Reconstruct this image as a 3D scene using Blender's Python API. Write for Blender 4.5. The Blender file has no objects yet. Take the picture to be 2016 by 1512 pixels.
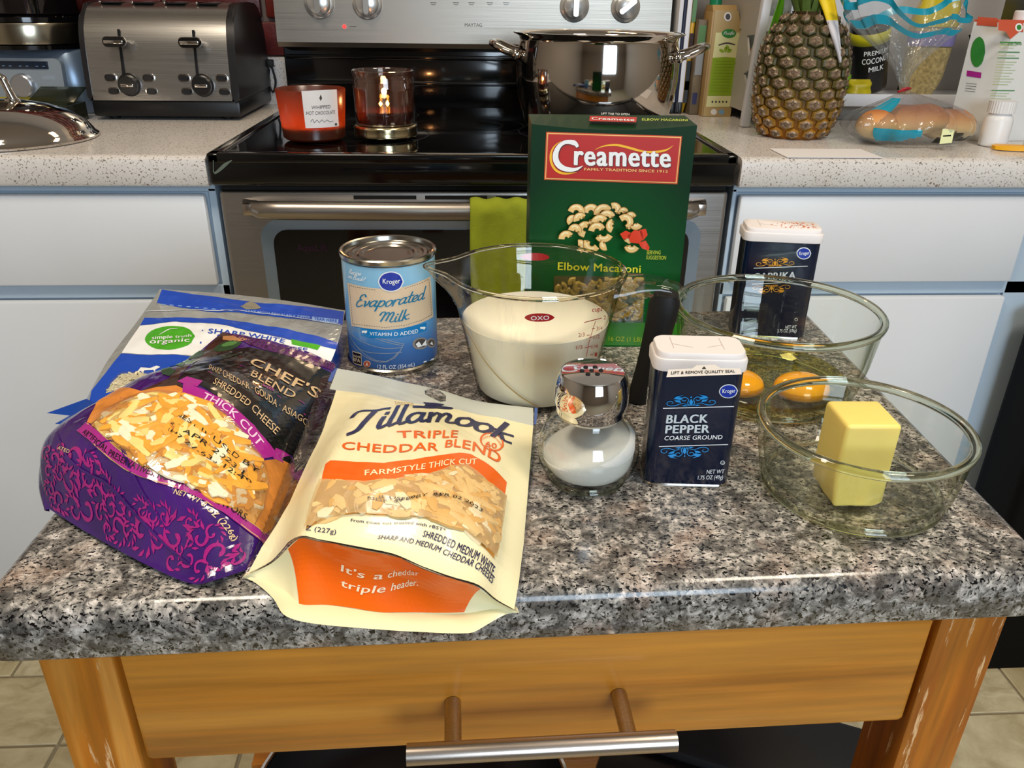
import bpy, bmesh, math, random
import numpy as np
from mathutils import Vector, Matrix
from mathutils.geometry import delaunay_2d_cdt
R = math.radians
random.seed(7)
sc = bpy.context.scene
COL = sc.collection

# ---------------------------------------------------------------- camera, world, lights, exposure
CAMZ = 1.116
cd = bpy.data.cameras.new('camera'); cam = bpy.data.objects.new('camera', cd); COL.objects.link(cam)
cd.sensor_width = 36; cd.sensor_fit = 'HORIZONTAL'; cd.lens = 36*1552.2/2016
cd.clip_start = .02; cd.clip_end = 30
pitch, roll, yaw = R(26.01), R(.81), R(3.30)
fwd = Vector((math.sin(yaw)*math.cos(pitch), math.cos(yaw)*math.cos(pitch), -math.sin(pitch)))
rt = Vector((math.cos(yaw), -math.sin(yaw), 0)); up = rt.cross(fwd)
r2 = rt*math.cos(roll)+up*math.sin(roll); u2 = up*math.cos(roll)-rt*math.sin(roll)
M = Matrix((r2, u2, -fwd)).transposed().to_4x4(); M.translation = (0, 0, CAMZ)
cam.matrix_world = M
sc.camera = cam

w = bpy.data.worlds.new('world'); sc.world = w; w.use_nodes = True
w.node_tree.nodes['Background'].inputs[0].default_value = (.75, .86, 1, 1)
w.node_tree.nodes['Background'].inputs[1].default_value = .35

def area(name, loc, target, sx, sy, power, col):
    l = bpy.data.lights.new(name, 'AREA'); l.shape = 'RECTANGLE'; l.size = sx; l.size_y = sy
    l.energy = power; l.color = col
    o = bpy.data.objects.new(name, l); COL.objects.link(o); o.location = loc
    o.rotation_euler = (Vector(target)-Vector(loc)).to_track_quat('-Z', 'Y').to_euler()
    return o
# daylight from the window in the wall behind the photographer
area('window_daylight', (.75, -2.10, 1.55), (.75, 1.0, 1.1), 1.10, 1.20, 40, (.70, .85, 1.0))
# warm ceiling fixtures
area('ceiling_lamp_light', (-.55, .25, 2.40), (-.55, .25, 0), .45, .45, 15, (1.0, .87, .70))
area('ceiling_lamp_light', (.85, .15, 2.40), (.85, .15, 0), .45, .45, 15, (1.0, .87, .70))
area('above_range_light', (.02, 1.55, 1.72), (.02, 1.5, 0), .30, .10, 1.4, (1.0, .72, .42))  # small warm area light above the range; no hood is modelled
sc.view_settings.view_transform = 'Standard'; sc.view_settings.look = 'None'
sc.view_settings.exposure = 0.28; sc.view_settings.gamma = 1.0; sc.view_settings.use_curve_mapping = False
sc.cycles.max_bounces = 14; sc.cycles.transmission_bounces = 12; sc.cycles.transparent_max_bounces = 24
sc.cycles.glossy_bounces = 6; sc.cycles.diffuse_bounces = 4
sc.cycles.sample_clamp_indirect = 6.0
sc.cycles.use_denoising = True
# ---------------------------------------------------------------- label surfaces (pure maths)
def catmull(pts, n):
    """n points evenly spread over a smooth curve through pts (any dimension)"""
    P = np.array(pts, float)
    if len(P) == 2:
        w = np.linspace(0, 1, n)[:, None]
        return P[0]*(1-w) + P[1]*w
    d = np.r_[0, np.cumsum(np.linalg.norm(np.diff(P, axis=0), axis=1))]
    d /= d[-1]
    T = np.linspace(0, 1, n)
    M = np.zeros_like(P)
    for i in range(len(P)):
        a, b = max(i-1, 0), min(i+1, len(P)-1)
        M[i] = (P[b]-P[a])/(d[b]-d[a])
    out = []
    for t in T:
        i = min(max(int(np.searchsorted(d, t, side='right'))-1, 0), len(P)-2)
        h = d[i+1]-d[i]; x = (t-d[i])/h
        out.append((2*x**3-3*x**2+1)*P[i]+(x**3-2*x**2+x)*h*M[i]+(-2*x**3+3*x**2)*P[i+1]+(x**3-x**2)*h*M[i+1])
    return np.array(out)

class Plane:
    def __init__(s, O, U, V):
        s.O = np.array(O, float); s.U = np.array(U, float); s.V = np.array(V, float)
        s.U /= np.linalg.norm(s.U); s.V = s.V - s.U*(s.V@s.U); s.V /= np.linalg.norm(s.V)
        s.N = np.cross(s.U, s.V)
    def __call__(s, a, b, off=0.0):
        return s.O + s.U*a + s.V*b + s.N*off

class Cyl:
    """a = arc length from the side that faces -Y (rotated by rot), b = height; r may run from r0 at z0 to r1 at z1"""
    def __init__(s, cx, cy, r0, z0=0, r1=None, z1=1, rot=0.0):
        s.c = (cx, cy); s.r0 = r0; s.z0 = z0; s.r1 = r0 if r1 is None else r1; s.z1 = z1; s.rot = rot
    def __call__(s, a, b, off=0.0):
        t = (b-s.z0)/(s.z1-s.z0); r = s.r0*(1-t)+s.r1*t+off
        th = a/s.r1 + s.rot
        return np.array((s.c[0]+r*math.sin(th), s.c[1]-r*math.cos(th), b))

class Patch:
    """Coons patch over four edge curves with a height bulge; a, b in 0..1"""
    NG = 60
    def __init__(s, bottom, top, left, right, bulge):
        n = s.NG+1
        s.B, s.T, s.L, s.R = (catmull(c, n) for c in (bottom, top, left, right))
        s.L[0] = s.B[0]; s.R[0] = s.B[-1]; s.L[-1] = s.T[0]; s.R[-1] = s.T[-1]
        s.bulge = bulge
    @staticmethod
    def _s(C, x):
        x = min(max(x, 0.0), 1.0)*(len(C)-1); i = min(int(x), len(C)-2); f = x-i
        return C[i]*(1-f)+C[i+1]*f
    def base(s, a, b):
        p = (1-b)*s._s(s.B, a)+b*s._s(s.T, a)+(1-a)*s._s(s.L, b)+a*s._s(s.R, b)
        p = p-((1-a)*(1-b)*s.B[0]+a*(1-b)*s.B[-1]+(1-a)*b*s.T[0]+a*b*s.T[-1])
        p = p.copy(); p[2] += s.bulge(a, b)
        return p
    def __call__(s, a, b, off=0.0):
        p = s.base(a, b)
        if off:
            e = .012
            du = s.base(min(a+e, 1), b)-s.base(max(a-e, 0), b); dv = s.base(a, min(b+e, 1))-s.base(a, max(b-e, 0))
            n = np.cross(du, dv); n /= max(np.linalg.norm(n), 1e-12)
            if n[2] < 0: n = -n
            p = p+n*off
        return p

def sm(x): x = min(max(x, 0.0), 1.0); return x*x*(3-2*x)
def wob(a, b, k):   # deterministic crumple
    return (math.sin(a*17+b*9+k)*math.sin(b*21-a*6+k*2.1)+.6*math.sin(a*31-b*27+k*1.7)*math.sin(b*13+k)+.35*math.sin(a*57+b*49+k*3)*math.sin(b*61-a*33))/1.95
def bulge_white(a, b):      # cream and orange pouch
    m = (math.sin(math.pi*a)**.7) if 0 < a < 1 else 0
    pr = sm(b/.16)*(1-sm((b-.22)/.74))
    ridge = math.exp(-((a-.62)/.16)**2-((b-.55)/.14)**2)*.0020
    return .017*m*pr + ridge*m + .0007*wob(a, b, 1.0)*sm(b/.1)*sm((1-b)/.15)*m
def bulge_purple(a, b):
    m = (math.sin(math.pi*a)**.5) if 0 < a < 1 else 0
    pr = .030*sm(b/.14)*(1-sm((b-.45)/.5))+.004*math.sin(math.pi*b)
    dent = -.008*math.exp(-((a-.62)/.22)**2-((b-.10)/.045)**2)
    return m*(pr+dent)+.0022*wob(a, b, 4.0)*m*sm(b/.05)*(1.0 if b < .35 else .45)
def bulge_blue(a, b):
    m = math.sin(math.pi*min(max(a, 0), 1))
    return m*.008*math.sin(math.pi*min(max(b, 0), 1))+.0016*wob(a, b, 7.5)*m*sm((1-b)/.1)
# bag outlines in metres
BAG = {'white': {'bottom': [(-0.1264, 0.3495, 0.829), (-0.1101, 0.3503, 0.838), (-0.0911, 0.3431, 0.86), (-0.0803, 0.3379, 0.862), (-0.0595, 0.3278, 0.864), (-0.0399, 0.321, 0.864), (-0.0256, 0.3143, 0.862), (-0.0115, 0.3101, 0.858), (0.0023, 0.3126, 0.85), (0.0119, 0.3151, 0.838), (0.0236, 0.316, 0.829)], 'top': [(-0.1174, 0.5837, 0.848), (-0.0768, 0.5801, 0.842), (-0.0292, 0.562, 0.838), (0.0087, 0.5451, 0.834), (0.052, 0.5409, 0.832)], 'left': [(-0.1264, 0.3495, 0.829), (-0.121, 0.3815, 0.838), (-0.1173, 0.429, 0.846), (-0.1143, 0.4738, 0.85), (-0.1174, 0.5837, 0.848)], 'right': [(0.0236, 0.316, 0.829), (0.0296, 0.3677, 0.83), (0.0388, 0.4415, 0.831), (0.052, 0.5409, 0.832)]}, 'white_back': [(-0.1271, 0.3513, 0.8275), (-0.1196, 0.3468, 0.8275), (-0.1066, 0.3333, 0.8275), (-0.098, 0.3203, 0.8275), (-0.0844, 0.3142, 0.8275), (-0.0552, 0.3091, 0.8275), (-0.0265, 0.3055, 0.8275), (-0.0016, 0.3039, 0.8275), (0.0052, 0.3083, 0.8275), (0.017, 0.3167, 0.8275), (0.0237, 0.3176, 0.8275)], 'white_fold': [(-0.1235, 0.3509, 0.8285), (-0.1012, 0.3366, 0.829), (-0.0912, 0.3264, 0.829), (-0.0765, 0.325, 0.829), (-0.0465, 0.3182, 0.829), (-0.0049, 0.3159, 0.829), (0.0113, 0.3187, 0.829), (0.0219, 0.3177, 0.8285)], 'purple': {'bottom': [(-0.2615, 0.4183, 0.829), (-0.231, 0.3955, 0.829), (-0.203, 0.3757, 0.829), (-0.1785, 0.3596, 0.829), (-0.1512, 0.3445, 0.829), (-0.1406, 0.3447, 0.831), (-0.1262, 0.3555, 0.829)], 'top': [(-0.2044, 0.6159, 0.866), (-0.1683, 0.6036, 0.864), (-0.1344, 0.5939, 0.858), (-0.1093, 0.585, 0.85)], 'left': [(-0.2615, 0.4183, 0.829), (-0.2724, 0.4372, 0.842), (-0.2751, 0.4549, 0.852), (-0.2621, 0.4721, 0.858), (-0.2396, 0.5084, 0.862), (-0.224, 0.5415, 0.862), (-0.2044, 0.6159, 0.866)], 'right': [(-0.1262, 0.3555, 0.829), (-0.1207, 0.3764, 0.831), (-0.1174, 0.4184, 0.834), (-0.1171, 0.4879, 0.838), (-0.1133, 0.543, 0.842), (-0.1093, 0.585, 0.85)]}, 'blue': {'bottom': [(-0.2871, 0.5166, 0.832), (-0.2456, 0.5021, 0.832), (-0.194, 0.508, 0.832), (-0.1438, 0.5462, 0.832)], 'top': [(-0.3016, 0.747, 0.858), (-0.2422, 0.7343, 0.858), (-0.1808, 0.7175, 0.857), (-0.1156, 0.6931, 0.855)], 'left': [(-0.2871, 0.5166, 0.832), (-0.2946, 0.5692, 0.84), (-0.2987, 0.6115, 0.845), (-0.3012, 0.6849, 0.85), (-0.3016, 0.747, 0.858)], 'right': [(-0.1438, 0.5462, 0.832), (-0.1205, 0.5974, 0.838), (-0.114, 0.6272, 0.848), (-0.1156, 0.6931, 0.855)]}, 'tail': [(-0.2933, 0.5513, 0.838), (-0.3212, 0.544, 0.83), (-0.3002, 0.5357, 0.832), (-0.3074, 0.5269, 0.83), (-0.2866, 0.5197, 0.832), (-0.2578, 0.5206, 0.842)]}
# box, tins, can, cup and the rest of the lettered faces
def two(a, b, z=.826): # upright plane through two base points
    return Plane((a[0], a[1], z), (b[0]-a[0], b[1]-a[1], 0), (0, 0, 1))
SURF = {
 'white': Patch(BAG['white']['bottom'], BAG['white']['top'], BAG['white']['left'], BAG['white']['right'], bulge_white),
 'purple': Patch(BAG['purple']['bottom'], BAG['purple']['top'], BAG['purple']['left'], BAG['purple']['right'], bulge_purple),
 'blue': Patch(BAG['blue']['bottom'], BAG['blue']['top'], BAG['blue']['left'], BAG['blue']['right'], bulge_blue),
 'gusset': Patch(BAG['white_fold'], [(x, y+.0015, z-.0015) for x, y, z in BAG['white']['bottom']], [BAG['white_fold'][0], BAG['white']['bottom'][0]], [BAG['white_fold'][-1], BAG['white']['bottom'][-1]], lambda a, b: 0.0),
 'box': two((.0518, .671), (.1885, .669)),
 'boxtop': Plane((.0518, .671, 1.024), (.1367, -.002, 0), (.002, .0452, .0005)),
 'pepper': two((.1142, .4370), (.1700, .4325)),
 'pepperside': two((.1125, .4500), (.1142, .4370)),
 'peppertop': Plane((.1142, .4370, .9235), (.0558, -.0045, 0), (.0045, .0558, 0)),
 'paprika': two((.2516, .6929), (.3190, .6815)),
 'can': Cyl(-.0690, .6530, .0393, .826, .0393, .926),
 'cup': Cyl(.0520, .5880, .0470, .826, .0682, .930),
 'candle': Cyl(-.2419, 1.3022, .0480, .915, .0530, .989),
 'carton': Plane((.4555, 1.630, .910), (1, 0, 0), (0, 0, 1)),
 'carton2': Plane((.8680, 1.330, .910), (.075, .012, 0), (0, 0, 1)),
 'carton2side': Plane((.8330, 1.383, .910), (.035, -.053, 0), (0, 0, 1)),
 'console': Plane((0, 1.690, 1.027), (1, 0, 0), (0, .012, 1)),
}
LAB = {
 'white': [
  ('cream',1,'P',[821,8127,2297,7739,3668,7620,4927,7905,6583,8676,8262,8820,9865,8586,9900,6851,9938,4426,9955,2425,9898,962,9814,13,9194,26,8338,39,7441,34,6619,0,5727,36,4585,38,3329,0,2722,16,1844,175,1001,31,158,27,306,671,635,1112,923,1637,1002,2947,1075,3982,899,5965],0),
  ('zip_grey',1,'P',[553,10000,1837,9932,3679,9846,5506,10000,6886,10000,8179,10000,9778,9837,9865,8586,8262,8820,6583,8676,4927,7905,3668,7620,2297,7739,821,8127,520,8190],0),
  ('granite',2,'P',[4802,9484,4937,9798,5320,10000,5819,9598,5877,9068,5669,8788,5201,8943,4883,9151],16),
  ('tab_blue',2,'P',[380,10000,560,10000,490,8832,324,8832],0),
  ('tab_blue',2,'P',[9841,9871,9973,9874,9981,8702,9899,8684],0),
  ('orange',2,'P',[2776,1629,2671,2020,2822,2135,3766,2207,4766,2359,5614,2913,6475,3842,7058,4630,7461,4920,7993,4804,8575,4639,9044,4487,9033,3687,8277,3560,7808,3846,7404,3974,6898,3440,6313,2543,5283,1669,4407,1425,3482,1334,2868,1320],0),
  ('cheese_back',2,'P',[2876,1304,3486,1324,4411,1414,5287,1654,6317,2526,6901,3421,7407,3953,7811,3825,8280,3539,9035,3669,9018,2502,8868,984,8197,1039,7549,1197,6963,1143,5791,886,4930,776,4326,726,3398,549,2802,202,2775,736],0),
  ('navy',4,'T','Tillamook',[2878,3548,3836,4260,4684,5062,5535,5842,6382,6741,7484,7131,9076,6881],[2153,5305,3388,5971,4304,7239,5261,8251,6259,8898,7493,8957,9140,8220],'s'),
  ('orange',4,'T','TRIPLE',[4807,3917,5823,4429,6845,5542],[4609,4392,5698,4984,6804,6325],'b'),
  ('orange',4,'T','CHEDDAR',[3040,2677,4794,2953,6337,3976],[2906,3104,4682,3424,6259,4456],'b'),
  ('orange',4,'T','BLEND',[6511,4405,7012,4956,7725,5235,8597,5109],[6474,4927,7012,5620,7761,6054,8676,5906],'b'),
  ('cream',4,'T','FARMSTYLE THICK CUT',[4299,1671,5190,2005,6074,2695,6875,3581,7729,4382],[4226,1892,5138,2238,6026,2990,6839,3930,7711,4794],'b'),
  ('tan',4,'T','FARMER',[3814,7235,4210,7430,4604,7635],[3774,7414,4179,7580,4571,7809],'n'),
  ('tan',4,'T','OWNED',[3872,6980,4258,7157,4631,7401],[3831,7161,4212,7376,4594,7597],'n'),
  ('navy',4,'P',[4568,7413,6190,8587,6311,8552,6222,8331,4625,7125,4645,7325],0),
  ('navy',4,'P',[4934,8126,5370,8393,5873,8607,5740,8265,5042,7827,5096,8021],0),
  ('orange',4,'S',[8668,6573,8466,6079,8113,5822,7811,6027,7715,6589,7894,7130,8252,7280,8577,7046,8668,6573],[1222],24),
  ('orange',5,'T','60',[7932,5963,8161,6032,8399,6117],[7919,6439,8151,6488,8392,6548],'b'),
  ('orange',5,'T','AGED OVER',[7728,6266,7949,6776,8262,6887,8572,6441],[7682,6452,7942,6935,8296,7021,8650,6550],'n'),
  ('orange',5,'T','DAYS',[7909,5767,8146,5705,8414,5920],[7924,5957,8164,5889,8435,6087],'n'),
  ('ink',7,'T','IF USED BY  APR 02 2023',[5019,1088,5898,1210,6858,1738,7436,1996,8090,1937],[5014,1145,5900,1277,6861,1861,7449,2139,8114,2087],'n'),
  ('ink',7,'T','MDF  49 29      03',[4683,1023,5616,1098,6834,1705],[4678,1079,5611,1156,6821,1809],'n'),
  ('navy',4,'T','From cows not treated with rBST*',[4226,559,5266,634,6181,816,7139,961],[4223,618,5269,698,6192,885,7155,1040],'b'),
  ('navy',4,'T','SHREDDED MEDIUM WHITE,',[6482,663,7152,710,7927,656,8901,521],[6525,799,7203,880,7992,870,9005,826],'b'),
  ('navy',4,'T','SHARP AND MEDIUM CHEDDAR CHEESES',[5158,316,5922,390,6850,494,7834,460,8869,332],[5185,415,5963,506,6901,628,7903,623,8984,574],'b'),
  ('navy',4,'T','Z (227g)',[2826,163,3234,190,3848,226],[2798,299,3212,313,3823,342],'n'),
 ],
 'gusset': [
  ('orange',2,'P',[2008,9326,2651,9710,3325,9638,4593,9894,5738,9870,6627,9517,7454,9764,8456,9693,8226,558,6826,370,5571,98,4590,175,3589,90,2617,49],0),
  ('cream_light',4,'T',"It's a cheddar",[4032,4716,4783,4541,5515,4687,6591,7039],[4071,5936,4802,5765,5510,5920,6563,8456],'b'),
  ('cream_light',4,'T','triple header.',[4020,2559,4914,2432,5722,2817,6610,4709],[4039,3590,4924,3510,5718,3966,6593,6083],'b'),
 ],
 'purple': [
  ('brown_photo',1,'P',[50,9934,1183,9908,2019,9222,2348,8576,1577,7485,3944,4713,4552,4471,3327,3934,2678,3630,3429,4695,764,7530,195,8875],0),
  ('leaf_dark',2,'P',[2313,9523,2386,9003,1902,8395,1112,8453,922,9019,1610,9502],12),
  ('leaf_dark',2,'P',[729,8172,1274,7588,1071,7239,353,7428,115,7806,75,8331],12),
  ('leaf_dark',2,'P',[1806,6424,2930,5582,6,6772,2056,5462,658,6374,345,7025],12),
  ('leaf_dark',2,'P',[2978,5290,3315,4957,3145,4774,2702,4884,253,6296,2489,5415],12),
  ('leaf_mid',3,'P',[2064,9430,2028,9172,1626,8885,1235,8872,1260,9128,1671,9413],10),
  ('leaf_mid',3,'P',[287,8220,400,7997,34,7934,380,7566,109,7889,76,8212],10),
  ('leaf_mid',3,'P',[1102,6636,2138,5936,224,6757,662,6382,978,6320,623,6782],10),
  ('wood_tan',2,'P',[431,9674,1247,9858,2732,9810,1798,9406,738,9397],0),
  ('black_film',1,'P',[1577,7485,2087,8788,3055,9252,4465,9340,6184,9381,8171,9482,10000,9446,10000,8802,10000,7792,10000,6608,10000,5269,10000,4271,9708,3592,8881,3979,8416,4229,6914,4587,4718,4848,3944,4713,3197,5790],0),
  ('purple_sparkle',2,'P',[97,9973,2288,9925,4868,9841,7277,9836,10000,9956,10000,9581,8171,9482,6184,9381,4444,9360,3162,9430,2332,9612],0),
  ('cracker',2,'P',[9086,3304,9432,3620,9881,3916,10000,4252,10000,3127,10000,2228,10000,1447,9955,1109,9623,1155,9650,1811,9500,2561],0),
  ('cracker',2,'P',[2871,3885,3518,4169,4200,4430,4637,4399,4924,4141,3920,3866,3092,3455,2670,2942,2636,2243,2337,2291,4,4304],0),
  ('cheese_back',3,'P',[2694,2198,2668,2598,2670,2942,2847,3477,3415,3726,4023,3941,4893,4127,5838,4246,7048,4179,8220,3886,9014,3323,9500,2561,9650,1811,9607,1197,9253,1288,8459,1578,7175,1622,6150,1573,5149,1549,4049,1826,3421,2006],0),
  ('magenta',4,'P',[4353,4637,5421,4669,6887,4620,8220,4453,9343,3879,9371,3697,9014,3323,8220,3886,7048,4179,5838,4246,4893,4127],0),
  ('magenta',3,'P',[4023,4612,4123,4989,5040,5021,5100,4691,4390,4607],0),
  ('magenta',3,'P',[9286,4040,9805,4200,9592,3798,9714,3706,9341,3591],0),
  ('magenta_dark',4,'S',[2306,2117,3605,1741,4948,1444,6184,1485,7230,1573,8188,1541,9076,1256,9814,1003,10000,988],[7653,7015,6377,5952,5952,5739,6164,5952,5527],40),
  ('tan',5,'S',[2344,2259,3680,1903,5156,1554,6512,1588,7486,1694,8470,1578,9327,1257,9966,1096,10000,1095],[548],40),
  ('tan',5,'S',[2198,2005,3486,1600,4722,1346,5855,1365,6940,1485,7892,1472,8826,1257,9625,981,10000,884],[547],40),
  ('ink',6,'T','ARTIFICIAL PRESERVATIVES. NO ARTIFICIAL FLAVORS.',[2519,1895,3483,1627,4716,1417,5917,1446,6927,1550,7925,1572,8795,1378,9349,1198],[2608,2049,3621,1768,4853,1554,6019,1597,7006,1709,7978,1748,8835,1557,9394,1368],'b'),
  ('pale_tan',5,'T','NET WT 8 OZ (226g)',[6829,1338,7610,1372,8308,1239,8874,950,9106,790],[6895,1451,7690,1488,8404,1334,8992,1028,9245,862],'b'),
  ('pale_tan',5,'T','ATED',[1368,1459,1737,1380,2089,1319],[1423,1560,1795,1484,2153,1411],'b'),
  ('pale_tan',4,'T',"CHEF'S",[4850,7787,6238,7737,8017,7643,9797,7679],[4242,8613,5817,8522,7850,8335,9870,8329],'b'),
  ('pale_tan',4,'T','BLEND',[6076,6749,7461,6723,8821,6812],[5640,7371,7156,7328,8693,7390],'n'),
  ('pale_tan',4,'T','SHARP CHEDDAR · GOUDA · ASIAGO',[4244,5872,6045,5731,7629,5847,9024,5790,10000,6075],[3530,6514,5763,6171,7534,6233,9034,6198,10000,6416],'n'),
  ('pale_tan',4,'T','SHREDDED CHEESE',[5532,5090,6855,4995,8056,4871,9099,4528],[5303,5490,6740,5378,8056,5226,9167,4900],'n'),
  ('pink_white',6,'T','THICK CUT',[5692,4331,6578,4328,7545,4198,8319,3985,8731,3714],[5629,4598,6570,4601,7596,4475,8402,4269,8844,3999],'b'),
  ('magenta',4,'T','with',[7160,6466,7499,6503,7844,6535],[6970,6757,7343,6770,7682,6818],'s'),
  ('magenta',4,'S',[4590,5659,7561,5866],[798],2),
  ('magenta',4,'S',[8116,6445,9742,6480],[843],2),
  ('magenta',4,'S',[4711,7328,5066,7361],[1226],2),
  ('magenta',4,'S',[9045,6957,9423,6973],[900],2),
  ('ink',8,'T','BEST IF USED BY',[5561,3221,6445,3106,7257,3036,8185,2924,9052,2637],[5509,3381,6398,3281,7251,3195,8187,3099,9074,2810],'d'),
  ('ink',8,'T','21 APR 2023 L',[5553,2941,6519,2770,7339,2738,8176,2625,8877,2324],[5553,3060,6503,2909,7331,2884,8158,2801,8893,2478],'d'),
  ('ink',8,'T','RH7 27-636 12:49',[5602,2714,6668,2516,7528,2477,8321,2383,9019,2179],[5573,2838,6656,2638,7522,2605,8314,2528,9025,2326],'d'),
 ],
 'blue': [
  ('blue_print',1,'P',[115,9972,2242,9642,5769,9317,8531,9724,9939,9801,10000,8063,8739,8009,6094,7880,2805,8128,346,8784],0),
  ('blue_print',1,'P',[260,7485,1942,7383,3641,7463,6284,6966,8949,6403,10000,5958,10000,5363,8226,5672,6494,6054,4267,6809,2074,7041,319,6829],0),
  ('white_print',1,'P',[334,6797,2086,7012,4277,6774,6503,6015,8233,5641,10000,5334,10000,3870,7109,3856,3202,4401,454,4512],0),
  ('blue_print',1,'P',[455,4472,3211,4379,6363,3767,6375,1806,4660,539,1249,75,362,242,0,2029,271,3131],0),
  ('blue_deep',2,'P',[0,1262,2042,1957,3688,2592,4454,1023,1249,75,85,197],0),
  ('cheese_pale',2,'P',[1075,3134,1839,3205,2628,3116,2432,2817,2104,2606,770,1951,833,2649],0),
  ('white_print',3,'P',[1800,3289,1845,3574,2302,3503,2535,3708,2740,3605,2592,3395,2706,3219,2512,3394,2119,3348,2136,3122,1953,3337],0),
  ('green_oval',2,'P',[3469,5735,3422,5030,2768,4693,1813,4927,1179,5486,1153,6291,1876,6664,2830,6468],28),
  ('white_print',4,'T','simple truth',[1525,5488,2418,5621,3335,5633],[1422,5755,2321,5900,3244,5923],'b'),
  ('white_print',5,'T','organic',[1558,5172,2508,5194,3400,5230],[1437,5487,2358,5582,3310,5531],'b'),
  ('white_print',4,'S',[1728,5877,2004,6346,2402,6424],[729,1701,729],12),
  ('green_oval',3,'P',[7779,5826,9264,5510,9183,5104,7907,5415],0),
  ('blue_print',3,'S',[3642,6227,3896,5183],[1235],2),
  ('blue_print',4,'T','SHARP WHITE',[3974,5911,4934,5884,6188,5640,7546,5385],[3911,6305,4914,6232,6190,5987,7571,5720],'b'),
  ('blue_print',4,'T','CHEDDAR CHEESE',[4445,5683,5864,5353,7133,5082,8737,4900],[4431,5898,5858,5564,7128,5303,8716,5183],'b'),
  ('pale_blue',4,'T','·STAY FRESH RESEALABLE ZIPPER',[5055,8061,6588,8035,8344,8158],[5011,8301,6543,8339,8327,8438],'b'),
  ('pale_blue',3,'P',[8416,8448,9759,8648,9781,8156,8477,7969],0),
  ('blue_print',5,'T','TEAR HERE',[8551,8094,9126,8169,9704,8240],[8525,8385,9103,8484,9685,8571],'b'),
  ('backing_tan',3,'P',[4696,8642,4848,9151,5016,9378,5321,9260,5750,8690,5529,8440,5022,8361],0),
  ('pale_blue',3,'S',[640,8639,853,8619],[1308],2),
  ('pale_blue',3,'S',[1096,8605,1312,8575],[1376],2),
  ('pale_blue',3,'S',[1564,8545,1773,8522],[1396],2),
  ('pale_blue',3,'S',[2038,8462,2256,8418],[1383],2),
  ('pale_blue',3,'S',[2508,8376,2725,8330],[1313],2),
  ('pale_blue',3,'S',[2962,8315,3153,8319],[1214],2),
  ('pale_blue',3,'S',[3391,8297,3590,8286],[1183],2),
  ('pale_blue',3,'S',[3820,8277,4036,8212],[1582],2),
  ('pale_blue',3,'S',[4292,8130,4490,8103],[1348],2),
 ],
 'can': [
  ('parchment',2,'P',[-3804,90343,-2482,90409,-1422,90392,-504,90373,365,90346,1241,90381,1983,90451,3044,90604,4415,90652,4536,89573,4624,88195,4729,86931,3485,86960,2524,86906,1524,86847,169,86782,-729,86773,-1700,86747,-2607,86690,-3669,86508,-3744,87460,-3757,88896],0),
  ('dash_grey',3,'S',[-3502,90191,-3326,90206],[501],2),
  ('dash_grey',3,'S',[-3216,90213,-3059,90220],[474],2),
  ('dash_grey',3,'S',[-2958,90223,-2814,90225],[454],2),
  ('dash_grey',3,'S',[-2722,90225,-2588,90223],[441],2),
  ('dash_grey',3,'S',[-2501,90220,-2341,90233],[419],2),
  ('dash_grey',3,'S',[-2238,90240,-2087,90248],[408],2),
  ('dash_grey',3,'S',[-1990,90253,-1848,90257],[398],2),
  ('dash_grey',3,'S',[-1755,90259,-1619,90260],[388],2),
  ('dash_grey',3,'S',[-1530,90259,-1399,90257],[381],2),
  ('dash_grey',3,'S',[-1312,90255,-1185,90250],[374],2),
  ('dash_grey',3,'S',[-1101,90246,-976,90239],[367],2),
  ('dash_grey',3,'S',[-894,90234,-773,90224],[367],2),
  ('dash_grey',3,'S',[1599,90281,1720,90300],[372],2),
  ('dash_grey',3,'S',[1802,90312,1926,90329],[376],2),
  ('dash_grey',3,'S',[2010,90339,2138,90354],[383],2),
  ('dash_grey',3,'S',[2224,90362,2356,90374],[390],2),
  ('dash_grey',3,'S',[2445,90381,2584,90390],[400],2),
  ('dash_grey',3,'S',[2677,90394,2820,90400],[410],2),
  ('dash_grey',3,'S',[2918,90402,3080,90426],[419],2),
  ('dash_grey',3,'S',[3191,90441,3364,90460],[438],2),
  ('dash_grey',3,'S',[3484,90470,3672,90483],[461],2),
  ('dash_grey',3,'S',[3807,90488,4019,90491],[494],2),
  ('dash_grey',3,'S',[4170,90490,4182,90343],[512],2),
  ('dash_grey',3,'S',[4189,90245,4200,90098],[517],2),
  ('dash_grey',3,'S',[4208,90000,4219,89852],[520],2),
  ('dash_grey',3,'S',[4227,89754,4239,89605],[526],2),
  ('dash_grey',3,'S',[4246,89506,4258,89358],[536],2),
  ('dash_grey',3,'S',[4262,89259,4274,89110],[546],2),
  ('dash_grey',3,'S',[4282,89010,4294,88860],[551],2),
  ('dash_grey',3,'S',[4303,88760,4315,88609],[542],2),
  ('dash_grey',3,'S',[4323,88508,4335,88357],[547],2),
  ('dash_grey',3,'S',[4344,88256,4356,88104],[549],2),
  ('dash_grey',3,'S',[4365,88002,4377,87850],[555],2),
  ('dash_grey',3,'S',[4386,87748,4399,87595],[563],2),
  ('dash_grey',3,'S',[4407,87492,4420,87339],[565],2),
  ('dash_grey',3,'S',[4429,87236,4185,87246],[537],2),
  ('dash_grey',3,'S',[4036,87247,3827,87242],[492],2),
  ('dash_grey',3,'S',[3696,87236,3510,87221],[468],2),
  ('dash_grey',3,'S',[3391,87208,3220,87185],[445],2),
  ('dash_grey',3,'S',[3110,87168,2944,87174],[439],2),
  ('dash_grey',3,'S',[2838,87174,2683,87172],[417],2),
  ('dash_grey',3,'S',[2583,87170,2436,87164],[408],2),
  ('dash_grey',3,'S',[2340,87158,2198,87148],[397],2),
  ('dash_grey',3,'S',[2105,87140,1969,87127],[390],2),
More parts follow.
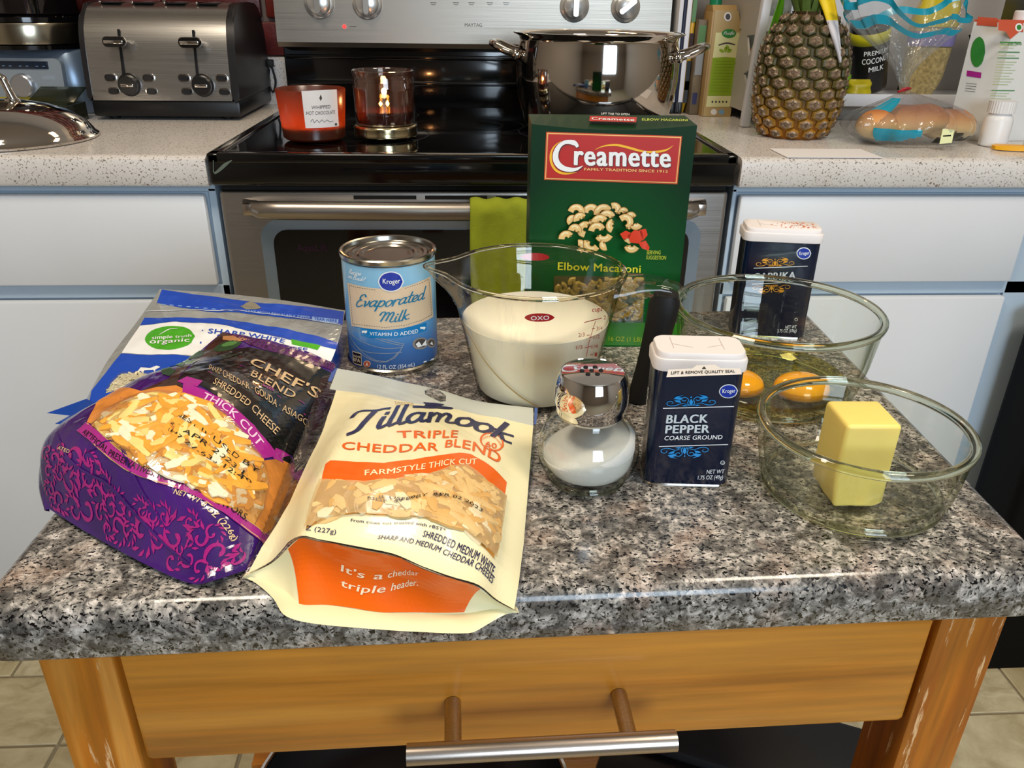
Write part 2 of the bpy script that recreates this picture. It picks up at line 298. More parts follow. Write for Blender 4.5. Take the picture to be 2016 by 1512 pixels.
  ('dash_grey',3,'S',[1878,87116,1745,87100],[387],2),
  ('dash_grey',3,'S',[1657,87087,1527,87067],[379],2),
  ('dash_grey',3,'S',[1441,87053,1315,87058],[375],2),
  ('dash_grey',3,'S',[1232,87059,1110,87060],[371],2),
  ('dash_grey',3,'S',[1028,87060,907,87058],[370],2),
  ('dash_grey',3,'S',[826,87056,706,87052],[370],2),
  ('dash_grey',3,'S',[626,87048,506,87042],[370],2),
  ('dash_grey',3,'S',[426,87036,306,87027],[366],2),
  ('dash_grey',3,'S',[226,87021,106,87009],[366],2),
  ('dash_grey',3,'S',[26,87001,-94,86987],[369],2),
  ('dash_grey',3,'S',[-175,86977,-297,86989],[370],2),
  ('dash_grey',3,'S',[-379,86997,-502,87007],[373],2),
  ('dash_grey',3,'S',[-585,87013,-710,87020],[374],2),
  ('dash_grey',3,'S',[-794,87024,-921,87029],[381],2),
  ('dash_grey',3,'S',[-1007,87031,-1137,87033],[388],2),
  ('dash_grey',3,'S',[-1225,87033,-1360,87030],[392],2),
  ('dash_grey',3,'S',[-1451,87028,-1590,87022],[402],2),
  ('dash_grey',3,'S',[-1684,87018,-1828,87009],[412],2),
  ('dash_grey',3,'S',[-1926,87001,-2077,86987],[420],2),
  ('dash_grey',3,'S',[-2180,86977,-2340,86958],[436],2),
  ('dash_grey',3,'S',[-2450,86943,-2621,86918],[453],2),
  ('dash_grey',3,'S',[-2740,86899,-2930,86865],[491],2),
  ('dash_grey',3,'S',[-3062,86839,-3273,86794],[516],2),
  ('dash_grey',3,'S',[-3424,86760,-3427,86900],[537],2),
  ('dash_grey',3,'S',[-3430,86993,-3433,87133],[536],2),
  ('dash_grey',3,'S',[-3435,87226,-3438,87366],[536],2),
  ('dash_grey',3,'S',[-3440,87458,-3443,87597],[532],2),
  ('dash_grey',3,'S',[-3446,87690,-3449,87828],[534],2),
  ('dash_grey',3,'S',[-3451,87920,-3454,88059],[530],2),
  ('dash_grey',3,'S',[-3456,88151,-3459,88288],[532],2),
  ('dash_grey',3,'S',[-3461,88380,-3465,88517],[529],2),
  ('dash_grey',3,'S',[-3467,88609,-3470,88746],[532],2),
  ('dash_grey',3,'S',[-3472,88837,-3475,88973],[529],2),
  ('dash_grey',3,'S',[-3477,89064,-3480,89200],[527],2),
  ('dash_grey',3,'S',[-3482,89291,-3486,89426],[524],2),
  ('dash_grey',3,'S',[-3488,89517,-3491,89652],[528],2),
  ('dash_grey',3,'S',[-3493,89742,-3495,89877],[522],2),
  ('dash_grey',3,'S',[-3497,89967,-3500,90101],[524],2),
  ('teal',4,'T','Evaporated',[-2804,88504,-1062,88760,282,88838,1722,88978,3663,88963],[-2462,89643,-860,89826,430,89879,1835,90007,3762,89996],'s'),
  ('teal',4,'T','Milk',[-681,87532,647,87458,1893,87563],[-580,88418,702,88341,1907,88456],'s'),
  ('white_print',4,'P',[1545,90867,1204,90292,463,90094,-245,90360,-511,90965,-172,91583,557,91819,1267,91513],28),
  ('kroger_blue',5,'P',[1445,90880,1139,90364,468,90186,-173,90426,-414,90969,-109,91520,552,91729,1195,91456],28),
  ('white_print',6,'T','Kroger',[-144,90829,517,90769,1234,90785],[-118,91264,532,91205,1239,91224],'b'),
  ('banner_blue',1,'P',[-2483,86690,-1702,86718,-731,86735,166,86734,879,86768,1522,86799,2520,86829,3615,86792,3605,86085,2594,86108,1774,86095,932,86024,126,86000,-1257,85947,-2497,85907],0),
  ('white_print',3,'T','VITAMIN D ADDED',[-1558,86188,-580,86212,493,86208,1587,86187,2618,86151],[-1535,86502,-561,86535,511,86541,1603,86532,2635,86508],'b'),
  ('white_print',3,'P',[-2330,86424,-1797,86567,-1764,86456,-1906,86276,-2145,86307,-2290,86218],0),
  ('white_print',3,'P',[2842,86591,3418,86461,3465,86328,3301,86221,3034,86379,2891,86361],0),
  ('white_print',3,'T','Recipe',[-3406,91215,-1954,91307],[-3269,91651,-1867,91718],'s'),
  ('white_print',3,'T','on Back!',[-3581,90821,-2438,90849,-1599,90892],[-3423,91211,-2333,91216,-1514,91249],'s'),
  ('white_print',3,'T','12 FL OZ (354 mL)',[-1055,83184,517,83186,2137,83187],[-1030,83559,535,83552,2154,83547],'n'),
  ('parchment',2,'P',[-3897,84139,-2593,84297,-2645,83102,-3963,82888],0),
  ('ink',3,'P',[-3785,84077,-2665,84207,-2701,83188,-3814,83026],0),
  ('parchment',4,'T','non',[-3737,83637,-2745,83803],[-3688,83959,-2714,84114],'b'),
  ('parchment',5,'T','BPA',[-3764,83219,-2760,83395],[-3705,83598,-2723,83759],'b'),
  ('parchment',2,'P',[-1667,83498,-1791,83247,-2068,83094,-2345,83124,-2447,83328,-2303,83592,-2014,83752,-1756,83709],20),
  ('red_print',3,'P',[-1720,83488,-1827,83275,-2064,83146,-2298,83172,-2385,83344,-2264,83566,-2018,83701,-1797,83666],20),
  ('parchment',4,'P',[-2203,83256,-2001,83634,-1883,83326],0),
  ('wire_grey',1,'S',[-5037,86624,-2283,86298,-326,85912,1266,85376],[659],10),
  ('wire_grey',1,'S',[-5105,85900,-2364,85398,-375,85077,1206,85089],[659],10),
  ('wire_grey',1,'S',[-4725,85645,-3093,84706,-915,83851,477,84173,1317,85467],[684],10),
  ('wire_grey',1,'S',[-4313,85397,-2689,84621,-1059,84585,1092,84660],[690],10),
  ('wire_grey',1,'S',[-5298,86226,-1749,86109,103,85570,1213,85236],[653],10),
  ('wire_grey',1,'S',[-4591,84891,-2364,84104,-359,83788,867,84735],[682],10),
  ('spoon_grey',1,'P',[3787,84906,3550,84564,2913,84517,2311,84749,2036,85157,2206,85535,2746,85644,3408,85379],20),
  ('spoon_dark',2,'P',[3617,84965,3439,84716,2949,84684,2476,84862,2259,85165,2396,85436,2826,85505,3338,85307],20),
  ('white_print',3,'P',[2335,85166,2669,85327,2991,84786,2534,84816],0),
  ('white_print',3,'P',[2874,84821,3462,85237,3503,84722],0),
  ('spoon_grey',1,'P',[5133,84378,4917,84123,4320,84176,3798,84453,3560,84830,3671,85128,4096,85160,4701,84850],20),
  ('spoon_dark',2,'P',[4888,84477,4754,84288,4343,84318,3959,84520,3775,84797,3859,85007,4179,85021,4611,84799],20),
  ('white_print',3,'P',[3947,84667,4306,84785,4476,84384],0),
  ('white_print',3,'S',[3064,83265,4592,83020],[1253],2),
 ],
 'box': [
  ('orange_deep',1,'P',[1207,19250,12506,18988,12530,15035,1148,15355],0),
  ('gold',2,'P',[1295,19161,12428,18912,12439,15137,1240,15442],0),
  ('orange_deep',3,'P',[1359,19101,12371,18851,12368,15200,1302,15505],0),
  ('box_red',4,'P',[1423,19042,12306,18798,12289,15263,1372,15568],0),
  ('gold_yellow',5,'S',[2476,18540,1945,18145,1661,17537,1719,16771,2136,16156,2860,15888,3887,16011],[232,1085,2015,2015,2015,1550,232],22),
  ('gold_yellow',5,'S',[5289,17850,5824,18096,6366,18213,7149,18241,8189,18021,9395,17739,10739,17748,11432,17943,11812,18251],[155,1086,1706,1861,1861,1396,1706,1706,232],26),
  ('shadow_red',6,'S',[3923,18000,3729,18278,3293,18403,2826,18370,2408,18080,2139,17548,2136,17011,2390,16552,2837,16261,3396,16155,3949,16213,4427,16471],[2326,4032,3101,3101,3877,4652,4807,4652,4032,3411,2326,465],34),
  ('white_print',8,'S',[3849,18067,3656,18346,3220,18470,2753,18437,2335,18148,2066,17616,2063,17080,2316,16620,2763,16330,3322,16225,3874,16282,4352,16540],[2325,4030,3100,3100,3875,4650,4805,4650,4030,3410,2325,465],34),
  ('shadow_red',7,'T','reamette',[3654,16567,11856,16429],[3624,18345,11746,18121],'B'),
  ('white_print',9,'T','reamette',[3588,16628,11786,16491],[3559,18405,11677,18181],'B'),
  ('gold',6,'T','FAMILY TRADITION SINCE 1912',[4499,16169,11586,16015],[4495,16386,11579,16241],'b'),
  ('pasta',2,'E',[5274,12593],4904,180,350,5231),
  ('pasta',6,'E',[6337,12516],5722,170,330,5231),
  ('pasta',10,'E',[7211,12844],4004,240,400,5125),
  ('pasta',14,'E',[8037,12685],1634,180,360,5231),
  ('pasta',18,'E',[3972,12629],5013,190,380,5175),
  ('pasta',22,'E',[3678,11973],2426,120,330,5175),
  ('pasta',26,'E',[4323,12099],3302,150,330,5284),
  ('pasta',30,'E',[5460,12184],3270,0,150,5232),
  ('pasta',34,'E',[8640,12279],2478,190,350,5288),
  ('pasta',38,'E',[6602,12188],4908,200,340,5235),
  ('pasta',42,'E',[4775,11277],4539,90,300,5281),
  ('pasta',46,'E',[3878,11191],3268,180,380,5229),
  ('pasta',50,'E',[3169,10524],4126,170,330,5281),
  ('pasta',54,'E',[5970,11858],4904,190,330,5231),
  ('pasta',58,'E',[5764,11197],4954,180,340,5284),
  ('pasta',62,'E',[8092,11949],4957,220,420,5288),
  ('pasta',66,'E',[7126,11697],3681,100,260,5235),
  ('pasta',70,'E',[9075,11952],3338,20,150,5341),
  ('pasta',74,'E',[6344,11116],5779,20,150,5284),
  ('pasta',78,'E',[4267,9939],3369,250,440,5391),
  ('pasta',82,'E',[5369,10194],5054,30,210,5391),
  ('pasta',86,'E',[6490,10112],2477,60,240,5284),
  ('pasta',90,'E',[8809,10119],4214,20,170,5394),
  ('pasta',94,'E',[8548,10286],2478,200,330,5288),
  ('tomato',98,'P',[7660,11120,8132,11411,8641,11205,8509,10789,8026,10620],0),
  ('tomato',98,'P',[8331,10955,8869,11456,9534,11375,9756,10709,9293,10288,8624,10371],0),
  ('tomato',98,'P',[9280,11457,9846,11583,10057,11044,9686,10541],0),
  ('tomato',98,'P',[9286,10372,9936,10542,10318,9953,10261,9657,9660,9867],0),
  ('tomato_light',99,'P',[9801,11624,10001,11682,10376,11170,10147,10961,9919,11210],0),
  ('tomato_light',99,'P',[8720,11247,9212,11291,9142,11123,8820,11023],0),
  ('leaf_mid',99,'P',[7386,10028,7619,10248,7913,10198,8148,9929,7912,9742,7618,9674],0),
  ('leaf_dark',100,'P',[7192,9810,7426,10030,7720,9981,7954,9710,7719,9524,7424,9455],0),
  ('leaf_mid',99,'P',[6864,9769,7098,9989,7392,9939,7626,9669,7390,9482,7096,9414],0),
  ('leaf_dark',100,'P',[6579,9927,6813,10146,7106,10096,7340,9827,7104,9640,6810,9572],0),
  ('leaf_mid',99,'P',[6490,10197,6724,10417,7017,10368,7250,10098,7014,9912,6720,9844],0),
  ('leaf_dark',100,'P',[6644,10437,6878,10655,7170,10606,7403,10338,7167,10151,6874,10084],0),
  ('leaf_mid',99,'P',[6958,10516,7191,10734,7483,10685,7717,10417,7482,10232,7188,10163],0),
  ('leaf_dark',100,'P',[7264,10394,7497,10612,7790,10562,8024,10295,7789,10109,7496,10041],0),
  ('leaf_mid',99,'P',[7399,10135,7632,10354,7925,10304,8161,10035,7926,9849,7631,9780],0),
  ('leaf_dark',100,'P',[7118,10618,7478,10786,7778,10620,7554,10284,7221,10325],0),
  ('yellow_green',3,'T','SERVING',[10416,8908,11658,8911],[10414,9274,11653,9277],'b'),
  ('yellow_green',3,'T','SUGGESTION',[10412,8449,12186,8421],[10410,8817,12179,8789],'b'),
  ('lemon',3,'T','Elbow Macaroni',[2599,7481,10037,7209],[2600,8222,10005,7955],'b'),
  ('pasta_shadow',1,'P',[2305,6922,10449,6834,10638,2517,2258,2730],0),
  ('green_bright',1,'P',[-140,2667,14197,2312,14316,21,-30,370],0),
  ('yellow_green',3,'T','NET WT 16 OZ (1 LB) 454g',[5104,726,7613,636,12024,504],[5111,1198,7613,1107,12012,978],'n'),
 ],
 'boxtop': [
  ('box_red',1,'P',[5138,2997,9130,2787,8788,1095,4899,1402],0),
  ('white_print',3,'T','Creamette',[5122,1725,8683,1398],[5245,2579,8848,2241],'b'),
  ('white_print',2,'T','LIFT TAB TO OPEN',[6158,3487,8570,3295],[6258,4153,8691,3958],'n'),
  ('yellow_green',2,'T','ELBOW MACARONI',[9363,1641,13212,1535],[9516,2383,13404,2276],'b'),
 ],
 'pepper': [
  ('orn_blue',3,'S',[2530,6081,2732,6222,3033,6309,3355,6213,3670,6194,3919,6315,3883,6473,3658,6530,3514,6443,3619,6357],[207,343,343,549,412,480,412,343],22),
  ('orn_blue',3,'S',[2529,6094,2629,6308,2541,6532,2706,6724,2926,6692,2945,6533,2780,6477,2696,6541],[480],18),
  ('orn_blue',3,'P',[3028,6355,3099,6542,3435,6585,3328,6441],0),
  ('orn_blue',3,'P',[3034,6561,2924,6715,3131,6795,2810,6890,3282,6827,3454,6678],0),
  ('orn_blue',3,'P',[2624,6077,2813,6190,3021,6147,2871,6092],0),
  ('orn_blue',3,'S',[2344,6070,2114,6185,1797,6235,1498,6102,1192,6047,918,6137,917,6298,1127,6379,1290,6311,1206,6214],[209,346,346,555,416,485,416,346],22),
  ('orn_blue',3,'S',[2343,6083,2196,6282,2233,6513,2028,6684,1817,6626,1834,6467,2009,6431,2079,6504],[480],18),
  ('orn_blue',3,'P',[1792,6281,1679,6458,1336,6461,1474,6331],0),
  ('orn_blue',3,'P',[1738,6485,1815,6649,1591,6704,1888,6835,1434,6718,1296,6550],0),
  ('orn_blue',3,'P',[2253,6055,2040,6144,1845,6076,2005,6040],0),
  ('orn_blue',3,'P',[2380,6591,2526,6393,2503,6185,2437,6075,2348,6176,2279,6379],0),
  ('orn_blue',3,'P',[2419,6706,2407,6669,2373,6653,2335,6667,2316,6703,2327,6739,2361,6755,2399,6741],20),
  ('orn_blue',3,'S',[2450,3075,2682,2953,3000,2900,3296,3040,3600,3098,3877,3004,3882,2834,3674,2747,3509,2820,3590,2923],[217,350,350,560,420,490,420,350],22),
  ('orn_blue',3,'S',[2452,3061,2599,2851,2563,2603,2771,2420,2985,2483,2965,2654,2789,2692,2720,2614],[490],18),
  ('orn_blue',3,'P',[3005,2852,3121,2664,3465,2661,3324,2799],0),
  ('orn_blue',3,'P',[3061,2635,2987,2459,3214,2400,2915,2256,3372,2385,3508,2565],0),
  ('orn_blue',3,'P',[2542,3091,2755,2997,2950,3068,2789,3106],0),
  ('orn_blue',3,'S',[2263,3063,2060,2914,1757,2821,1434,2923,1120,2943,866,2815,898,2645,1123,2586,1271,2679,1168,2770],[220,354,354,567,425,496,425,354],22),
  ('orn_blue',3,'S',[2264,3048,2164,2823,2252,2583,2086,2376,1862,2411,1845,2582,2011,2642,2096,2574],[496],18),
  ('orn_blue',3,'P',[1762,2773,1689,2572,1349,2527,1459,2680],0),
  ('orn_blue',3,'P',[1754,2552,1865,2387,1654,2300,1979,2197,1500,2266,1327,2427],0),
  ('orn_blue',3,'P',[2169,3067,1978,2947,1771,2993,1921,3051],0),
  ('orn_blue',3,'P',[2415,2520,2516,2747,2447,2963,2357,3069,2290,2952,2267,2731],0),
  ('orn_blue',3,'P',[2481,2400,2470,2361,2434,2345,2396,2359,2376,2396,2388,2435,2423,2451,2461,2437],20),
  ('white_print',2,'S',[695,5854,5127,6111],[554],2),
  ('white_print',2,'S',[702,3060,5115,3340],[574],2),
  ('pale_print',3,'T','BLACK',[969,4794,3618,4923],[986,5428,3595,5547],'B'),
  ('pale_print',3,'T','PEPPER',[988,4061,3813,4191],[994,4673,3792,4799],'B'),
  ('white_print',3,'T','COARSE GROUND',[978,3543,4689,3740],[1012,3877,4700,4063],'b'),
  ('white_print',2,'P',[5220,7232,5119,6870,4736,6683,4297,6782,4061,7108,4166,7467,4547,7651,4983,7554],26),
  ('kroger_blue',3,'P',[5163,7226,5070,6907,4725,6742,4330,6827,4118,7114,4214,7431,4558,7594,4951,7510],26),
  ('white_print',4,'T','Kroger',[4282,7044,5077,7109],[4244,7334,5037,7399],'b'),
  ('white_print',2,'T','NET WT',[4007,1078,5146,1146],[4009,1400,5145,1468],'n'),
  ('white_print',2,'T','1.75 OZ (49g)',[3481,607,5127,708],[3484,932,5126,1032],'n'),
  ('white_print',2,'S',[5087,1963,5061,1861,4970,1816,4870,1855,4817,1955,4844,2057,4934,2101,5034,2063,5087,1963],[296],24),
  ('white_print',3,'T','U',[4909,1870,5016,1881],[4888,2036,4995,2048],'n'),
 ],
 'pepperside': [
  ('white_print',2,'T','BLACK PEPPER',[-486,2122,-779,6059],[-1024,1811,-1267,5818],'b'),
 ],
 'peppertop': [
  ('tape',1,'P',[290,-2497,1709,-2272,2035,-1812,3168,-1659,3385,-2088,4536,-2111,4458,-2919,16,-3546],0),
  ('ink',3,'T','LIFT & REMOVE QUALITY SEAL',[328,-3207,4106,-2726],[417,-2777,4179,-2348],'b'),
  ('ink',3,'P',[2252,-2357,2521,-2313,2448,-1994],0),
 ],
 'paprika': [
  ('orn_gold',3,'S',[3093,7207,3313,7358,3645,7456,4005,7367,4353,7357,4626,7488,4582,7650,4332,7701,4174,7608,4292,7523],[621,371,371,594,445,519,445,371],22),
  ('orn_gold',3,'S',[3091,7221,3196,7443,3091,7671,3267,7874,3513,7847,3539,7684,3358,7622,3262,7685],[519],18),
  ('orn_gold',3,'P',[3637,7503,3710,7698,4082,7751,3968,7600],0),
  ('orn_gold',3,'P',[3638,7715,3509,7870,3737,7959,3378,8048,3904,7996,4101,7847],0),
  ('orn_gold',3,'P',[3198,7206,3405,7327,3636,7289,3472,7228],0),
  ('orn_gold',3,'S',[2887,7190,2627,7302,2272,7344,1946,7198,1605,7134,1296,7218,1289,7384,1520,7474,1704,7408,1615,7306],[628,375,375,600,450,525,450,375],22),
  ('orn_gold',3,'S',[2885,7204,2715,7404,2748,7643,2514,7814,2280,7749,2306,7584,2501,7552,2577,7630],[525],18),
  ('orn_gold',3,'P',[2265,7391,2133,7571,1751,7564,1909,7434],0),
  ('orn_gold',3,'P',[2199,7599,2276,7772,2025,7823,2351,7967,1850,7832,1703,7655],0),
  ('orn_gold',3,'P',[2786,7172,2546,7257,2331,7182,2511,7149],0),
  ('orn_gold',3,'P',[2908,7727,3078,7528,3060,7313,2990,7198,2888,7299,2804,7506],0),
  ('orn_gold',3,'P',[2948,7847,2937,7808,2899,7791,2856,7804,2833,7841,2844,7880,2882,7897,2925,7884],20),
  ('orn_gold',3,'S',[3049,5379,3307,5265,3657,5222,3977,5371,4308,5438,4613,5352,4623,5183,4399,5090,4216,5158,4302,5262],[633,369,369,591,443,517,443,369],22),
  ('orn_gold',3,'S',[3052,5365,3221,5160,3190,4914,3424,4738,3654,4807,3627,4976,3433,5008,3360,4928],[521],18),
  ('orn_gold',3,'P',[3665,5174,3797,4990,4173,4998,4015,5131],0),
  ('orn_gold',3,'P',[3733,4960,3658,4783,3907,4731,3586,4581,4080,4721,4223,4905],0),
  ('orn_gold',3,'P',[3150,5397,3386,5311,3597,5387,3421,5420],0),
  ('orn_gold',3,'S',[2844,5362,2627,5207,2298,5106,1940,5197,1593,5207,1319,5071,1361,4904,1610,4852,1769,4948,1653,5036],[638,372,372,595,446,521,446,372],22),
  ('orn_gold',3,'S',[2846,5348,2744,5120,2848,4884,2673,4673,2427,4701,2402,4871,2582,4935,2678,4870],[523],18),
  ('orn_gold',3,'P',[2305,5058,2232,4856,1860,4799,1975,4956],0),
  ('orn_gold',3,'P',[2303,4838,2431,4677,2203,4584,2562,4492,2036,4545,1840,4700],0),
  ('orn_gold',3,'P',[2741,5363,2536,5239,2307,5277,2469,5340],0),
  ('orn_gold',3,'P',[3031,4827,3134,5055,3050,5267,2946,5371,2878,5253,2860,5032],0),
  ('orn_gold',3,'P',[3107,4709,3096,4670,3058,4652,3015,4666,2991,4703,3004,4742,3041,4760,3084,4746],20),
  ('white_print',2,'S',[1106,6902,5889,7332],[621],2),
  ('white_print',2,'S',[1164,5354,5842,5837],[629],2),
  ('pale_print',3,'T','PAPRIKA',[1388,5805,4985,6120],[1373,6460,4954,6790],'B'),
  ('white_print',2,'P',[5998,8548,5876,8139,5442,7950,4951,8095,4693,8487,4817,8897,5250,9083,5738,8940],22),
  ('kroger_blue',3,'P',[5919,8545,5810,8196,5428,8034,4997,8157,4772,8491,4883,8840,5264,9000,5693,8878],22),
  ('white_print',4,'T','Kroger',[4955,8351,5838,8435],[4899,8686,5780,8771],'b'),
  ('white_print',2,'T','NET WT',[4878,1092,5904,1199],[4865,1439,5888,1545],'n'),
  ('white_print',2,'T','3.75 OZ (106g)',[4214,659,5968,811],[4201,1006,5953,1156],'n'),
  ('white_print',2,'S',[5859,2092,5839,1994,5758,1949,5665,1984,5613,2078,5633,2175,5713,2220,5807,2186,5859,2092],[325],24),
 ],
 'cup': [
  ('cup_red',1,'P',[846,91260,524,91028,-288,90937,-1103,91012,-1440,91238,-1105,91508,-315,91636,488,91524],24),
  ('white_print',3,'T','OXO',[-950,91068,423,91129],[-954,91417,399,91479],'b'),
  ('cup_red',1,'T','cups',[3995,91283,5214,91054],[3921,91713,5093,91502],'b'),
  ('cup_red',1,'S',[4671,90369,4575,89572,4499,88547,4613,87236],[676],16),
  ('cup_red',1,'S',[3427,90511,5423,90408],[764],2),
  ('cup_red',1,'T','2',[5756,90179,6179,90106],[5611,90559,6002,90498],'n'),
  ('cup_red',1,'T','3/4',[5081,89441,6084,89208],[4965,89816,5912,89604],'n'),
  ('cup_red',1,'S',[4423,89747,4837,89678],[583],2),
  ('cup_red',1,'T','2/3',[3116,89336,3757,89260],[3059,89692,3685,89622],'n'),
  ('cup_red',1,'S',[4012,89291,4397,89235],[547],2),
  ('cup_red',1,'T','1/2',[5005,88732,6020,88496],[4889,89111,5847,88897],'n'),
  ('cup_red',1,'S',[4340,89041,4756,88972],[586],2),
  ('cup_red',1,'T','1/3',[3154,88242,3833,88156],[3094,88606,3755,88526],'n'),
  ('cup_red',1,'S',[4105,88183,4517,88119],[570],2),
  ('cup_red',1,'T','1/4',[5066,87869,6150,87608],[4939,88258,5961,88021],'n'),
  ('cup_red',1,'S',[4477,88164,4923,88085],[615],2),
  ('cup_red',1,'T','1',[6048,86869,6597,86752],[5861,87285,6360,87186],'n'),
  ('cup_red',1,'S',[5066,87297,5610,87179],[706],2),
 ],
 'candle': [
  ('paper_white',1,'P',[-330,99026,1410,99123,3103,99144,5204,99092,5329,96486,5473,93716,3205,93737,1343,93749,-336,93720,-342,96331],0),
  ('ink_grey',3,'T','WHIPPED',[851,96494,3840,96487],[903,97016,3872,97013],'n'),
  ('ink_grey',3,'T','HOT CHOCOLATE',[15,95687,4664,95644],[77,96214,4692,96175],'n'),
  ('ink_grey',3,'S',[554,94668,916,95011,1087,94537,1560,94894,1862,94555,2343,94903,2662,94557,3157,94815,3637,94534,4263,94627],[634],50),
  ('ink_grey',3,'P',[2333,97622,2148,98009,2403,98539,2578,97992],0),
  ('ink_grey',3,'P',[5073,94031,4919,93866,4642,93893,4518,94085,4662,94252,4938,94225],8),
 ],
 'carton': [
  ('carton_tan',1,'P',[1302,19281,5853,19189,7061,15448,7056,11264,6867,14,1360,62,1332,10267,1375,15385],0),
  ('carton_cream',2,'P',[1972,15362,6556,15412,6679,10884,1907,10901],0),
  ('carton_green',3,'P',[1911,10870,4326,11082,6731,10885,6467,3977,1856,3942],0),
  ('carton_cream',3,'P',[1738,3908,6506,3944,6576,1890,1707,1856],0),
  ('logo_green',4,'P',[5982,15253,5637,14685,4646,14437,3591,14663,3094,15221,3442,15787,4430,16029,5481,15809],20),
  ('white_print',5,'T','Pacific',[3494,15027,5663,15096],[3457,15561,5623,15631],'s'),
  ('ink_grey',4,'S',[2765,13170,4340,13542,6001,13281],[2282,2934,2282],12),
  ('carton_green',4,'P',[4035,11907,3659,11826,3120,12085,2956,12427,3331,12509,3871,12248],10),
  ('carton_green',4,'P',[4305,11879,4003,12141,3933,12670,4164,12937,4466,12676,4537,12146],10),
  ('carton_green',4,'P',[5506,12451,5434,12108,4965,11838,4568,11913,4641,12256,5109,12524],10),
  ('carton_green',4,'P',[4974,12268,4583,12372,4230,12828,4269,13177,4659,13074,5012,12617],10),
  ('paper_white',3,'P',[4052,911,3917,511,3487,343,3015,505,2779,903,2915,1303,3345,1473,3815,1311],20),
  ('logo_blue',3,'P',[5574,921,5447,544,5042,385,4595,539,4370,913,4498,1291,4902,1449,5347,1297],20),
  ('paper_white',3,'P',[4665,18155,4524,17597,4030,17362,3474,17585,3183,18137,3327,18691,3819,18925,4373,18704],20),
  ('ink_grey',4,'P',[4396,18152,4310,17766,3997,17603,3642,17757,3453,18140,3540,18524,3851,18686,4206,18532],20),
  ('carton_green_dark',4,'S',[2364,10277,6159,10280],[988],2),
  ('carton_green_dark',4,'S',[2347,9740,6129,9743],[993],2),
  ('carton_green_dark',4,'S',[2328,9202,6100,9205],[993],2),
  ('carton_green_dark',4,'S',[2310,8663,6069,8663],[999],2),
  ('carton_green_dark',4,'S',[2292,8122,6040,8122],[1003],2),
  ('carton_green_dark',4,'S',[2275,7578,6010,7578],[998],2),
  ('carton_green_dark',4,'S',[2256,7034,5980,7033],[1023],2),
  ('carton_green_dark',4,'S',[2238,6488,5949,6485],[1009],2),
  ('carton_green_dark',4,'S',[2219,5940,5919,5937],[1013],2),
  ('carton_green_dark',4,'S',[2201,5391,5889,5387],[1013],2),
  ('carton_green_dark',4,'S',[2182,4839,5859,4835],[1013],2),
  ('ink_grey',4,'P',[3069,2805,2998,2605,2804,2604,2683,2802,2754,3002,2947,3003],8),
  ('ink_grey',4,'P',[3773,2809,3701,2610,3508,2609,3386,2807,3457,3006,3650,3008],8),
  ('ink_grey',4,'P',[4477,2818,4405,2615,4212,2613,4089,2812,4161,3014,4354,3015],8),
  ('ink_grey',4,'P',[5180,2823,5110,2619,4916,2618,4793,2820,4864,3018,5057,3019],8),
  ('ink_grey',4,'P',[5885,2824,5814,2624,5621,2623,5496,2825,5567,3023,5760,3025],8),
 ],
 'carton2': [
  ('logo_green',2,'S',[-1979,15409,2038,15379],[1540],2),
  ('carton_green',2,'S',[-1930,14954,1366,14920],[579],2),
  ('carton_green',2,'S',[-1889,14580,947,14543],[579],2),
  ('logo_green',2,'S',[-1821,13956,2303,13915],[1359],2),
  ('carton_green',2,'S',[-1763,13432,1601,13390],[585],2),
  ('logo_green',2,'S',[-1724,13076,2463,13031],[1176],2),
  ('carton_green',2,'S',[-1660,12486,2228,12439],[588],2),
  ('carton_green',2,'S',[-1619,12106,1804,12057],[598],2),
  ('carton_green',2,'S',[-1570,11680,1389,11630],[585],2),
  ('carton_green',2,'S',[-1525,11257,2420,11201],[592],2),
  ('carton_green',2,'S',[-1479,10830,2001,10774],[594],2),
  ('carton_green',2,'S',[-1428,10360,1588,10303],[594],2),
  ('carton_green',2,'S',[-1381,9931,2626,9866],[598],2),
  ('carton_green',2,'S',[-1334,9501,2206,9435],[598],2),
  ('carton_green',2,'S',[-1285,9068,1785,9004],[598],2),
  ('logo_green',2,'S',[-1187,8157,3362,8077],[1209],2),
  ('carton_green',2,'S',[-1139,7721,2481,7646],[602],2),
  ('carton_green',2,'S',[-1096,7328,2051,7254],[602],2),
  ('carton_green',2,'S',[-1048,6890,3101,6804],[607],2),
  ('logo_green',3,'T','Nutrition Facts',[-1804,15037,2300,15005],[-1968,15533,2127,15504],'b'),
  ('carton_orange',2,'P',[-3317,18666,1373,18501,1942,16868,1223,16967,-112,15870,-1396,16954,-2868,17149],0),
  ('paper_white',3,'P',[1613,17586,1549,17149,1091,16966,510,17142,146,17576,212,18009,668,18191,1248,18016],20),
  ('logo_green',4,'P',[1325,17584,1290,17307,1013,17191,658,17305,434,17578,470,17852,745,17968,1099,17857],20),
 ],
 'carton2side': [
  ('logo_green',2,'P',[2959,13667,2885,12032,2181,11372,1255,12093,661,13771,749,15406,1458,16038,2370,15317],20),
  ('magenta',2,'P',[829,10830,3183,10666,3323,9802,965,9957],0),
  ('carton_orange',2,'P',[460,18965,3518,18829,3810,17598,569,17711],0),
  ('ink_grey',2,'S',[1184,8863,2941,8827],[672],2),
  ('ink_grey',2,'S',[1218,8464,2956,8428],[672],2),
  ('ink_grey',2,'S',[1253,8065,2968,8032],[677],2),
  ('ink_grey',2,'S',[1287,7665,2982,7633],[677],2),
 ],
 'console': [
  ('panel_grey',1,'P',[-7809,9277,10072,9507,10056,7050,9790,6551,-7307,6469,-7827,7078],0),
  ('ink_grey',2,'S',[-7037,8117,-5848,8108],[1562],2),
  ('ink_grey',2,'S',[-6886,7777,-6020,7763],[1302],2),
